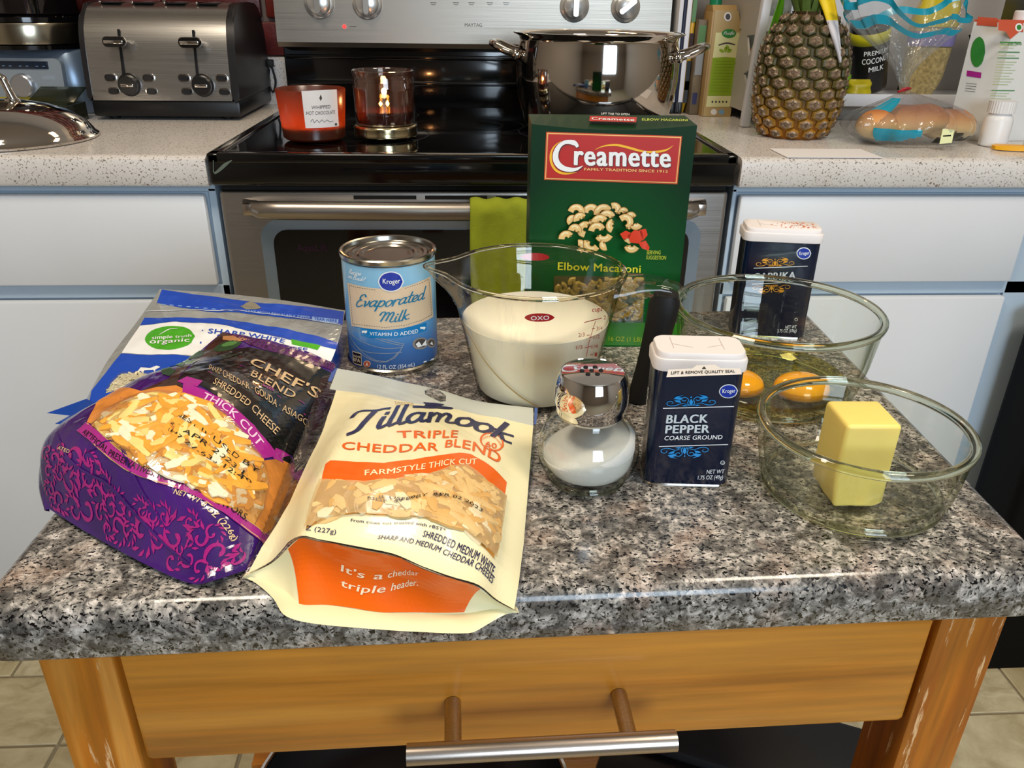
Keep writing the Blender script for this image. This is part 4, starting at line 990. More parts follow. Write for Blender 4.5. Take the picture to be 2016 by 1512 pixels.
# ---------------------------------------------------------------- shared materials
def mk_granite():
    q = NT('granite'); v = q.coord()
    big = q.noise(v, 55, 5, .6, .6); mid = q.noise(v, 175, 4, .62, .8); fine = q.noise(v, 420, 2, .5)
    vor = q.new('ShaderNodeTexVoronoi'); vor.inputs['Scale'].default_value = 230; q.lk(v, vor.inputs['Vector'])
    c = q.ramp(mid, [(.28, '#2c2b2c'), (.40, '#656260'), (.50, '#949089'), (.60, '#bdb5ad'), (.72, '#e4ddd8')])
    pk = q.ramp(q.noise(v, 28, 3), [(.52, '#000000'), (.66, '#ffffff')])
    c2 = q.mix(pk, c, q.mix(.35, c, '#b08f78'))
    bl = q.ramp(big, [(.42, '#ffffff'), (.52, '#000000')])
    c3 = q.mix(bl, c2, q.mix(.72, c2, '#3d3a37'))
    cell = q.ramp(vor.outputs['Color'], [(.0, '#000000'), (1, '#ffffff')])
    c4 = q.mix(.28, c3, cell, 'OVERLAY')
    m2 = q.new('ShaderNodeMapping'); m2.inputs['Scale'].default_value = (1, 1.6, 1); m2.inputs['Rotation'].default_value = (0, 0, .5); q.lk(v, m2.inputs[0])
    sp = q.ramp(q.noise(m2.outputs[0], 400, 3, .62, .5), [(.555, '#000000'), (.585, '#ffffff')])
    c5 = q.mix(sp, c4, '#0c0c0e')
    q.base(c5); q.p.inputs['Roughness'].default_value = .17; q.p.inputs['Specular IOR Level'].default_value = .5
    q.bump(fine, .03, .001); MATS['granite'] = q.m
mk_granite()
def mk_wood(name, axis, a='#8f5316', b='#c17f2c', c='#d99a45', streak=0.0):
    q = NT(name); s = [34, 34, 34]; s[axis] = 2.2
    v = q.coord(tuple(s)); n = q.noise(v, 1.0, 5, .55, .7)
    col = q.ramp(n, [(.32, a), (.5, b), (.68, c)])
    s2 = [190, 190, 190]; s2[axis] = 9
    f = q.noise(q.coord(tuple(s2)), 1.0, 3)
    col = q.mix(.18, col, q.ramp(f, [(.35, '#5a3010'), (.65, '#f0c070')]), 'OVERLAY')
    if streak:   # pale scuffs where the varnish has worn away
        s3 = [70, 70, 70]; s3[axis] = 7
        k = q.ramp(q.noise(q.coord(tuple(s3)), 1.0, 6, .7), [(streak, '#000000'), (streak+.04, '#ffffff')])
        col = q.mix(k, col, '#dcb482')
    q.base(col); q.p.inputs['Roughness'].default_value = .33; q.p.inputs['Coat Weight'].default_value = .15
    q.bump(f, .05, .001); MATS[name] = q.m; return q.m
wood_x = mk_wood('pine_drawer', 0, '#a86a1c', '#c07f28', '#cd8f38', .70); wood_z = mk_wood('pine_leg', 2, '#8c4e12', '#b8741f', '#dba452', .60); wood_y = mk_wood('pine_rail', 1)
def mk_steel(name, col, rough, axis=None, k=.12, metal=1):
    q = NT(name); q.p.inputs['Metallic'].default_value = metal; q.p.inputs['Roughness'].default_value = rough
    q.p.inputs['Base Color'].default_value = lin(col)
    if axis is not None:
        s = [900, 900, 900]; s[axis] = 6
        f = q.noise(q.coord(tuple(s)), 1.0, 2); q.bump(f, k, .0006)
        rr = q.new('ShaderNodeMapRange'); rr.inputs[3].default_value = rough*.8; rr.inputs[4].default_value = rough*1.3; q.lk(f, rr.inputs[0]); q.lk(rr.outputs[0], q.p.inputs['Roughness'])
    MATS[name] = q.m; return q.m
steel_x = mk_steel('brushed_steel', '#b9b6b2', .28, 0); steel_mirror = mk_steel('polished_steel', '#c9c2ba', .06); steel_nickel = mk_steel('brushed_nickel', '#b8aca2', .26, 0, .06)
steel_door = mk_steel('door_steel', '#b4b1ae', .30, 0); chrome = mk_steel('chrome', '#d8d4d0', .04); gold_metal = mk_steel('lid_metal', '#d8c8a0', .18)
tin_metal = mk_steel('tinplate', '#a8a49c', .22); dark_metal = mk_steel('dark_knob', '#1a1a1c', .25)
def mk_laminate():
    q = NT('laminate'); v = q.coord((1, 1, 1))
    sp = q.noise(q.coord((1, 1, 1)), 360, 2, .5, .6)
    c = q.ramp(sp, [(.60, '#dbd7d4'), (.64, '#85796c')]); n = q.noise(v, 9, 4)
    q.base(q.mix(.12, c, q.ramp(n, [(.35, '#b8a58c'), (.6, '#f2f0ee')]), 'MULTIPLY')); q.p.inputs['Roughness'].default_value = .22; MATS['laminate'] = q.m; return q.m
laminate = mk_laminate()
cab_white = mat('cabinet_white', '#dcdfe3', .35, var=.02, vs=6, bump=.02, bs=60); cab_frame = mat('cabinet_frame_blue', '#b4c6d6', .4, var=.03, vs=8)  # frame toned bluer than the drawer and door fronts
black_gloss = mat('black_enamel', '#060607', .12, coat=.5); black_glass = mat('black_glass', '#050506', .05, coat=.3); black_plastic = mat('black_plastic', '#0d0d0f', .38); rubber = mat('black_rubber', '#101012', .6)
white_plastic = mat('white_plastic', '#dedddd', .35); dark_gap = mat('dark_gap', '#030303', .8)
wall_paint = mat('wall_paint', '#a8a29b', .75, var=.04, vs=5)
def mk_glass(name, col, rough=.0, ior=1.46):
    q = NT(name); p = q.p; p.inputs['Base Color'].default_value = lin(col); p.inputs['Transmission Weight'].default_value = 1; p.inputs['Roughness'].default_value = rough; p.inputs['IOR'].default_value = ior
    MATS[name] = q.m; return q.m
def clear_wall(name, face, edge, base=.035, gain=.55, rough=.0):
    '''thin glass or clear plastic wall: see-through, tinted towards its grazing edges, with a mirror skin'''
    q = NT(name); q.n.remove(q.p); lw = q.new('ShaderNodeLayerWeight'); lw.inputs[0].default_value = .5
    tr = q.new('ShaderNodeBsdfTransparent'); q.lk(q.ramp(lw.outputs['Facing'], [(.0, face), (.7, face), (.98, edge)]), tr.inputs[0])
    gl = q.new('ShaderNodeBsdfGlossy'); gl.inputs['Roughness'].default_value = rough
    pw = q.new('ShaderNodeMath', operation='POWER'); pw.inputs[1].default_value = 4; q.lk(lw.outputs['Facing'], pw.inputs[0])
    mr = q.new('ShaderNodeMapRange'); mr.inputs[3].default_value = base; mr.inputs[4].default_value = gain; q.lk(pw.outputs[0], mr.inputs[0])
    mx = q.new('ShaderNodeMixShader'); q.lk(mr.outputs[0], mx.inputs[0]); q.lk(tr.outputs[0], mx.inputs[1]); q.lk(gl.outputs[0], mx.inputs[2]); q.lk(mx.outputs[0], q.out.inputs[0]); MATS[name] = q.m; return q.m
glass = clear_wall('clear_glass', '#fafbf9', '#a9afa5'); glass_bowl = clear_wall('bowl_glass', '#fbfcf8', '#c3c9a6'); cup_plastic = clear_wall('clear_cup_plastic', '#faf9f4', '#a59c86', .04); rim_glass = mk_glass('rim_glass', '#f7faea', 0, 1.47)
film_clear = film('clear_film', '#fbfbfb', .9, .08, 0, bump=.35, bs=55); film_bag = film('bag_film', '#eef0f1', .55, .12, .06, '#dfe4e6', bump=.5, bs=45, base=.04)

# ---------------------------------------------------------------- the room
FX0, FX1, FY0, FY1, ZC = -1.75, 2.25, -2.2, 1.82, 2.45
def struct(o): o['kind'] = 'structure'; return o
fl = struct(box('floor', FX0, FX1, FY0, FY1, -.05, -.004, mat('grout', '#8c8068', .8), None, loc=(0, 0, 0)))
def mk_tile(i, a, b):
    q = NT('floor_tile_%d' % i); v = q.coord(kind='Generated'); n = q.noise(v, 3.5+i, 6, .6, .5); q.base(q.ramp(n, [(.35, a), (.65, b)])); q.p.inputs['Roughness'].default_value = .38
    q.bump(n, .15, .003); return q.m
tms = [mk_tile(1, '#a89874', '#c8ba95'), mk_tile(2, '#a29069', '#c2b38c'), mk_tile(3, '#b0a17e', '#d0c4a1')]
protos = []
T_ = .152
for k, (tw, th) in enumerate([(1, 1), (2, 2), (1, 2), (2, 1)]*3):
    bm = bmesh.new(); bm_box(bm, 0, tw*T_-.005, 0, th*T_-.005, -.008, 0, .0015, 1); o = from_bm('tile', bm, tms[k % 3], fl, smooth=True, loc=(0, 0, 0)); protos.append((tw, th, o))
used = {}; occ = set(); NX, NY = int((2.2-FX0)/T_), 15
for j in range(NY):
    for i in range(NX):
        if (i, j) in occ: continue
        opts = [(k, tw, th) for k, (tw, th, _) in enumerate(protos) if i+tw <= NX and j+th <= NY and all((i+a, j+b) not in occ for a in range(tw) for b in range(th))]
        k, tw, th = random.choice(opts)
        for a in range(tw):
            for b in range(th): occ.add((i+a, j+b))
        lx, ly = FX0+i*T_, -.42+j*T_
        if k in used: copy_piece(protos[k][2], (lx, ly, 0), fl)
        else: protos[k][2].location = (lx, ly, 0); ORG[protos[k][2].name] = (lx, ly, 0); used[k] = 1
for k, (_, _, o) in enumerate(protos):
    if k not in used: bpy.data.objects.remove(o)
wb = struct(box('wall_back', FX0, FX1, FY1, FY1+.08, 0, ZC, mat('mortar', '#6f5f58', .9), None, loc=(0, FY1, 0)))
box('plaster', .30, FX1, FY1-.012, FY1, 0, ZC, wall_paint, wb); box('plaster', FX0, .30, FY1-.012, FY1, 1.50, ZC, wall_paint, wb)
bp = [box('brick', 0, .188, 0, .016, 0, .064, mat('brick_%d' % i, c, .38, var=.25, vs=60, bump=.3, bs=120), wb, bevel=.004, loc=(0, 0, 0)) for i, c in enumerate(['#5e1c16', '#6d231b', '#4f1713', '#611f1c'])]
first = [True]*4
for j in range(7):
    for i in range(7):
        x = -1.50+i*.198+(.099 if j % 2 else .03); z = 1.004+j*.0715; k = (i*3+j*2) % 4
        if x+.188 > .29: continue
        if first[k]: o = bp[k]; o.location = (x, -.014, z); ORG[o.name] = (x, FY1-.014, z); first[k] = False
        else: copy_piece(bp[k], (x, FY1-.014, z), wb)
for nm, a in (('wall_left', (FX0-.08, FX0, FY0, FY1+.08, 0, ZC)), ('wall_right', (FX1, FX1+.08, FY0, FY1+.08, 0, ZC))):
    struct(box(nm, *a, mat('side_wall_paint', '#9c9184', .8), None, loc=((a[0]+a[1])/2, 0, 0)))
wr = mat('rear_wall_paint', '#8a8076', .8)
bm = bmesh.new()
for a in ((FX0, .20, 0, ZC), (1.30, FX1, 0, ZC), (.20, 1.30, 0, .95), (.20, 1.30, 2.15, ZC)): bm_box(bm, a[0], a[1], FY0-.08, FY0, a[2], a[3])
struct(from_bm('wall_rear', bm, wr, None, loc=(0, FY0, 0)))
struct(box('ceiling', FX0-.08, FX1+.08, FY0-.08, FY1+.08, ZC, ZC+.08, mat('ceiling_paint', '#c9c2b8', .9), None, loc=(0, 0, ZC)))
wn = thing('window_1', None, None, (.75, FY0, .95)); wn['kind'] = 'structure'
bm = bmesh.new()
for a in ((.20, .25, .95, 2.15), (1.25, 1.30, .95, 2.15), (.20, 1.30, .95, 1.0), (.20, 1.30, 2.10, 2.15), (.73, .77, 1.0, 2.10)): bm_box(bm, a[0], a[1], FY0-.06, FY0-.02, a[2], a[3])
from_bm('window_frame', bm, white_plastic, wn)

# ---------------------------------------------------------------- base cabinets and worktops
def cabinet(x0, x1, label, dx0, dx1):
    t = thing('base_cabinet', label, 'cabinet', ((x0+x1)/2, 1.50, 0))
    bm = bmesh.new(); bm_box(bm, x0, x1, 1.200, 1.80, .10, .866); bm_box(bm, x0, x1, 1.26, 1.80, 0, .10)
    from_bm('carcass', bm, cab_frame, t)
    bm = bmesh.new()
    for a in ((x0, x1, .855, .867), (x0, x1, .690, .711), (x0, dx0-.003, .10, .86), (dx1+.003, x1, .10, .86), (x0, x1, .10, .125)): bm_box(bm, a[0], a[1], 1.193, 1.201, a[2], a[3], .001, 1)
    from_bm('face_frame', bm, cab_frame, t, smooth=True)
    box('drawer_front', dx0, dx1, 1.180, 1.194, .7135, .8525, cab_white, t, bevel=.004)
    box('door', dx0, dx1, 1.180, 1.194, .128, .6885, cab_white, t, bevel=.004)
    return t
cabinet(-1.70, -.374, 'white painted base cabinet with pale blue frame left of the stove', -1.35, -.388)
cabinet(.403, 1.70, 'white painted base cabinet with pale blue frame right of the stove', .412, .877)
def worktop(x0, x1, label):
    t = thing('countertop', label, 'countertop', ((x0+x1)/2, 1.49, .866))
    prof = [(1.178, .868), (1.168, .868), (1.1655, .872), (1.165, .900), (1.167, .906), (1.173, .9095), (1.185, .910), (1.80, .910), (1.80, .868)]
    prism_x('slab', prof, x0, x1, laminate, t)
    prism_x('backsplash', [(1.782, .9103), (1.782, .995), (1.788, 1.002), (1.806, 1.002), (1.806, .9103)], x0, x1, laminate, t, label='low laminate upstand along the wall')
worktop(-1.70, -.374, 'speckled cream laminate countertop left of the stove'); worktop(.402, 1.70, 'speckled cream laminate countertop right of the stove')

# ---------------------------------------------------------------- the stove
st = thing('electric_range', 'stainless steel electric range with black glass cooktop', 'stove', (.012, 1.47, 0))
box('body', -.366, .392, 1.20, 1.80, .02, .860, mat('range_side', '#2b2b2d', .4), st)
bm = bmesh.new(); bm_box(bm, -.371, .395, 1.163, 1.765, .869, .910, .006, 3)
bm_box(bm, -.371, .395, 1.1625, 1.185, .900, .9155, .004, 3); bm_box(bm, -.371, -.352, 1.1625, 1.765, .900, .9155, .004, 3); bm_box(bm, .376, .395, 1.1625, 1.765, .900, .9155, .004, 3)
ctf = from_bm('cooktop_frame', bm, black_gloss, st, smooth=True)
ct = box('cooktop_glass', -.353, .377, 1.184, 1.745, .906, .9125, black_glass, st)
ringm = mat('burner_print', '#20242c', .22)
for cx, cy, r in ((-.18, 1.36, .115), (-.18, 1.60, .085), (.0, 1.47, .10), (.21, 1.40, .125), (.21, 1.62, .08)):
    for rr, wd in ((r, .0022), (r*.62, .0016)):
        V = []; F = []; n = 64
        for i in range(n): a = 2*math.pi*i/n; V += [(cx+(rr-wd)*math.cos(a), cy+(rr-wd)*math.sin(a), .9128), (cx+rr*math.cos(a), cy+rr*math.sin(a), .9128)]
        for i in range(n): j = (i+1) % n; F.append((2*i, 2*i+1, 2*j+1, 2*j))
        obj('burner_ring', V, F, ringm, ct)
V, F = stroke_mesh(Plane((-.371, 1.1622, .88), (1, 0, 0), (0, 0, 1)), [(.010, .026), (.0085, .008), (.016, .012), (.026, .020), (.036, .026)], [.001, .0012, .004, .005, .001], 14, .0003)
obj('scratch', V, F, mat('worn_enamel', '#5c665a', .6), ctf)
box('gap', -.360, .386, 1.178, 1.205, .861, .871, dark_gap, st)
# oven door: a bowed steel slab with vents, handle and window
dr = box('oven_door', -.3655, .3915, 1.176, 1.204, .22, .8605, steel_door, st, bevel=.007, seg=3)
for i in range(3): box('vent_slot', -.17+i*.105, -.078+i*.105, 1.1745, 1.180, .8478, .8532, dark_gap, dr)
win = stack('oven_window', [[(x*1.0+.022, y, z+.63) for x, z in rrect(.632, .345, .022)] for y in (1.1738, 1.180)], mat('oven_glass', '#0a0708', .06, coat=.4), dr, angle=30)
fr = stack('window_trim', [[(x+.022, y, z+.63) for x, z in rrect(.668, .376, .03)] for y in (1.1748, 1.182)], mat('trim_steel', '#9db0c6', .25, metal=.8), dr, angle=30)
V, F = text_on(Plane((-.26, 1.1737, .77), (1, 0, 0), (0, 0, 1)), 'AquaLift', [(0, 0), (.045, 0)], [(0, .012), (.045, .012)], 'b', .0003)
obj('lettering', V, F, mat('faint_purple', '#33142e', .3), win)
bm = bmesh.new()
rg = []
for t in np.linspace(0, 1, 25):
    x = -.330+t*.686; k = min(1, min(t, 1-t)/.03)**.5; d = .028+.008*math.sin(math.pi*t)
    rg.append([(x, 1.176-d*max(k, .05)+yy*.011, .838+zz*.0135*(.8+.2*k)) for yy, zz in [(math.cos(a), math.sin(a)) for a in np.linspace(0, 2*math.pi, 17)[:-1]]])
hd = stack('handle', rg, mk_steel('handle_steel', '#a9a097', .33, 0, .05), dr)
for x in (-.318, .344): box('handle_mount', x-.009, x+.009, 1.150, 1.178, .829, .847, steel_nickel, hd, bevel=.003)
box('storage_drawer', -.3655, .3915, 1.180, 1.204, .05, .210, steel_door, st, bevel=.006)
# backguard
box('backguard', -.366, .398, 1.722, 1.800, .906, 1.030, black_gloss, st, bevel=.003)
for z, d in ((.955, .006), (1.004, .008)): box('vent_ridge', -.362, .394, 1.716-d*.3, 1.728, z, z+.008, black_gloss, st, bevel=.002)
cons = prism_x('control_console', [(1.692, 1.027), (1.686, 1.036), (1.694, 1.20), (1.704, 1.215), (1.79, 1.22), (1.80, 1.027)], -.368, .400, mk_steel('console_steel', '#9c958b', .38, 0, .06), st, angle=25)
SURF['console'] = Plane((0, 1.6858, 1.027), (1, 0, 0), (0, .0495, 1))
apply_labels('console', cons)
CO = SURF['console']
for x, ang in ((-.2815, 0), (-.1905, 0), (.2085, 0), (.3085, 52)):
    c = CO(x, .078); kn = None
    def ring(r, d): return [tuple(CO(x+r*math.cos(a), .078+r*math.sin(a), d)) for a in np.linspace(0, 2*math.pi, 33)[:-1]]
    kn = stack('knob', [ring(.0285, 0), ring(.0285, .003), ring(.026, .005), ring(.0225, .006), ring(.0215, .018), ring(.019, .020)], steel_mirror if False else mat('knob_silver', '#c8c8c6', .25, metal=.7), st)
    a = R(ang); ux, uz = math.sin(a), math.cos(a)
    gp = []
    for d in (.019, .031):
        gp.append([tuple(CO(x+u*ux+v*uz, .078+u*uz-v*ux, d)) for u, v in rrect(.038, .010, .004, 3)])
    stack('knob_grip', gp, mat('knob_grip_grey', '#b0aca6', .3, metal=.8), kn)
lv = [tuple(CO(-.237+.0035*math.cos(a), .0375+.0035*math.sin(a), d)) for d in (.0002, .0012) for a in np.linspace(0, 2*math.pi, 13)[:-1]]
stack('indicator_light', [lv[:12], lv[12:]], mat('red_led', '#ff2010', .4, emit='#ff1a1a', es=6), st)
# dish towel over the oven handle
def towel(u, v, off=0):
    x = .001+u*.098+.0015*math.sin(v*9)+.003*math.sin(u*4+v*3)*v
    s = v*.46-.17    # v runs from the back flap over the bar and down the front
    wv = .0035*math.sin(u*11+1)+.002*math.sin(u*23)
    yb, zb = 1.142, .838
    if s < -.03: return (x, yb+.0165+wv*.3, zb+s+.03)
    if s < .03: a = (s+.03)/.06*math.pi; return (x, yb+.0165*math.cos(a)+wv*.2, zb+.017*math.sin(a)+.003*math.sin(u*20)*.5)
    return (x, yb-.0165-wv*min(1, (s-.03)*14)-.01*(s-.03), zb-(s-.03))
V, F = grid_surf(towel, 40, 90)
tw = tag(obj('dish_towel', V, F, mat('towel_green', '#93a022', .9, var=.12, vs=30, bump=.5, bs=900), None, True, loc=(.05, 1.13, .6)), 'lime green dish towel hanging over the oven door handle', 'towel')
md = tw.modifiers.new('t', 'SOLIDIFY'); md.thickness = .0022
# ---------------------------------------------------------------- kitchen cart with granite top
ca = thing('kitchen_cart', 'pine kitchen cart with speckled granite top in the foreground', 'cart', (.036, .55, 0))
def slab_ring(ins, z):
    C = [Vector((.339-ins, .342+ins)), Vector((.356-ins, .775-ins)), Vector((-.262+ins, .745-ins)), Vector((-.266+ins, .328+ins))]
    pts = []; r = .016-ins*.6
    for i, c in enumerate(C):
        a = (C[i-1]-c).normalized(); b = (C[(i+1) % 4]-c).normalized()
        for k in range(7):
            t = k/6; p0 = c+a*r; p1 = c+b*r; pts.append(tuple(p0*(1-t)**2+c*2*t*(1-t)+p1*t*t)+(z,))
    return pts
TZ = .826
rings = [slab_ring(.010, TZ-.037), slab_ring(.003, TZ-.036), slab_ring(.0005, TZ-.033)]
for k in range(9):
    a = R(90*k/8); rings.append(slab_ring(.0115*(1-math.cos(a)), TZ-.0115*(1-math.sin(a))*1.0))
stack('granite_top', rings, MATS['granite'], ca, angle=60)
a0 = R(1.2)
def cp(x, y): # cart-local to world
    return (.036+x*math.cos(a0)-y*math.sin(a0), .55+x*math.sin(a0)+y*math.cos(a0))
def cbox(name, x0, x1, y0, y1, z0, z1, m, par=ca, bevel=.0015, label=None):
    bm = bmesh.new(); bm_box(bm, x0, x1, y0, y1, z0, z1, bevel, 2)
    bmesh.ops.transform(bm, matrix=Matrix.Translation((.036, .55, 0)) @ Matrix.Rotation(a0, 4, 'Z'), verts=bm.verts)
    return from_bm(name, bm, m, par, smooth=True, label=label)
FY = -.205
for x0, x1 in ((-.283, -.243), (.241, .283)):
    cbox('leg', x0, x1, FY, FY+.042, .0, .7885, wood_z, bevel=.002); cbox('leg', x0, x1, .150, .190, .0, .7885, wood_z, bevel=.002)
cbox('top_rail', -.243, .241, FY+.003, FY+.022, .7845, .7887, wood_x); cbox('back_rail', -.243, .241, .165, .185, .70, .7885, wood_x)
for x0 in (-.279, .258): cbox('side_rail', x0, x0+.02, FY+.042, .150, .70, .7885, wood_y)
dw = cbox('drawer_front', -.2405, .2385, FY+.0015, FY+.020, .696, .7838, wood_x, bevel=.0035)
cbox('drawer_box', -.225, .222, FY+.020, .12, .703, .775, wood_y, dw)
hx = [cp(-.0535, FY), cp(.0480, FY)]; hf = [cp(-.0535, FY-.034), cp(.0480, FY-.034)]; he = [cp(-.0795, FY-.034), cp(.0745, FY-.034)]
hb = tube('handle_bar', [(*he[0], .7335), (*he[1], .7335)], .0061, steel_nickel, dw, seg=28)
for a, b in zip(hx, hf): tube('handle_post', [(a[0], a[1]+.001, .7335), (b[0], b[1], .7335)], .0050, steel_nickel, dw, seg=24)
for i in range(7): cbox('shelf_slat', -.270, .270, -.165+i*.05, -.165+i*.05+.042, .380, .392, wood_x)
# low stretcher rails just under the drawer
cbox('inner_rail', -.135, -.090, .10, .12, .66, .70, wood_z); cbox('inner_rail', .085, .135, .02, .04, .62, .70, wood_z)
# cookware kept on the lower shelf
pn = thing('frying_pan', 'black pan with bright steel rim kept under the cart drawer', 'pan', (-.06, .49, .392))
lathe('pan_body', [(0, .396), (.10, .396), (.125, .41), (.145, .45), (.148, .45), (.128, .405), (.10, .392), (0, .392)], (-.06, .49), black_plastic, pn, 48)
lathe('rim', [(.146, .4495), (.149, .4495), (.150, .452), (.147, .453), (.1455, .452)], (-.06, .49), steel_mirror, pn, 64)
gr = thing('griddle', 'long black cast griddle tray lying under the cart drawer on the right', 'griddle', (.20, .50, .392))
bm = bmesh.new(); bm_box(bm, .10, .335, .40, .49, .470, .486, .006, 2, rz=R(-24)); from_bm('griddle_plate', bm, black_plastic, gr, smooth=True)
bm = bmesh.new(); bm_box(bm, .15, .372, .465, .56, .478, .496, .007, 2, rz=R(-24)); from_bm('griddle_lid', bm, rubber, gr, smooth=True)
bm = bmesh.new(); bm_box(bm, .20, .24, .44, .52, .392, .474, .003, 2, rz=R(-24)); from_bm('griddle_base', bm, black_plastic, gr, smooth=True)
tube('grip', [(.24, .405, .480), (.262, .375, .484), (.285, .392, .480)], .007, black_plastic, gr)
# dark bin in the corner beyond the cart
bn = thing('waste_bin', 'tall black waste bin standing at the end of the right cabinets', 'bin', (1.075, 1.105, 0))
stack('bin_body', [[(1.075+x*s, 1.105+y*s, z) for x, y in rrect(.34, .12, .02)] for z, s in ((.0, .985), (.02, .99), (.655, 1.0))], mat('bin_black', '#050506', .6, spec=.15), bn)
stack('lid', [[(1.075+x*s, 1.105+y*s, z) for x, y in rrect(.345, .125, .022)] for z, s in ((.655, 1.0), (.672, 1.0), (.682, .9))], black_plastic, bn)
box('pedal', 1.09, 1.15, 1.015, 1.048, .01, .03, steel_nickel, bn, bevel=.004)

# ---------------------------------------------------------------- evaporated milk can
def kan():
    c = (-.069, .653); t = thing('milk_can', 'light blue tin can of evaporated milk with silver top', 'can', (c[0], c[1], TZ))
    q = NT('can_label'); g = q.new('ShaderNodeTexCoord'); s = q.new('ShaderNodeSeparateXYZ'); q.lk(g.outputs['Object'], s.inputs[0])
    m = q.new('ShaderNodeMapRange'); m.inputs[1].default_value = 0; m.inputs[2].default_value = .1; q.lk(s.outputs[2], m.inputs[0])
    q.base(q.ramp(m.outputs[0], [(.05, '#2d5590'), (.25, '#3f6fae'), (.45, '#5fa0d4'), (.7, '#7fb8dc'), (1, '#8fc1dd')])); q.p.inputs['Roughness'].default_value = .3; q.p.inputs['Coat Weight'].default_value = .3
    r = .0393
    lathe('can_body', [(0, TZ+.002), (r-.003, TZ+.002), (r-.002, TZ), (r+.0012, TZ+.0005), (r+.0014, TZ+.003), (r-.0005, TZ+.0045), (r-.0005, TZ+.095), (r+.0012, TZ+.0965), (r+.0015, TZ+.0995), (r+.0004, TZ+.1005), (r-.0015, TZ+.0998), (r-.0022, TZ+.0962),
      (r-.005, TZ+.0955), (r-.0065, TZ+.0968), (r-.009, TZ+.0968), (r-.0105, TZ+.0955), (r-.013, TZ+.0955), (r-.0145, TZ+.0966), (r-.017, TZ+.0966), (r-.0185, TZ+.0953), (0, TZ+.0953)], c, tin_metal, t, 96)
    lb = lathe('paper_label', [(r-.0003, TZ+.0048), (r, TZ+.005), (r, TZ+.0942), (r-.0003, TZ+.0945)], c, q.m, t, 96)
    V, F = lathe_data([(r+.0001, TZ+.0052), (r+.0001, TZ+.0940)], c, 96)   # cream seam down the left
    F = [f for f in F if abs(math.degrees(math.atan2(V[f[0]][1]-c[1], V[f[0]][0]-c[0]))+172) < 5]; obj('seam', V, F, ink('parchment'), lb, True)
    for nm, T0 in (('print', 0),): apply_labels('can', lb)
    P = Plane((c[0], c[1], TZ+.0954), (1, 0, 0), (0, 1, 0))
    for txt, a in (('MILK', 150), ('PURE', 10)):
        base = [(.0165*math.cos(R(a+18-k*12)), .0165*math.sin(R(a+18-k*12))) for k in range(4)]
        hp = [(x*1.17, y*1.17) for x, y in (base[0], base[-1])]
        V, F = text_on(P, txt, base, hp, 'n', .0003); obj('lettering', V, F, steel_mirror, t)
kan()

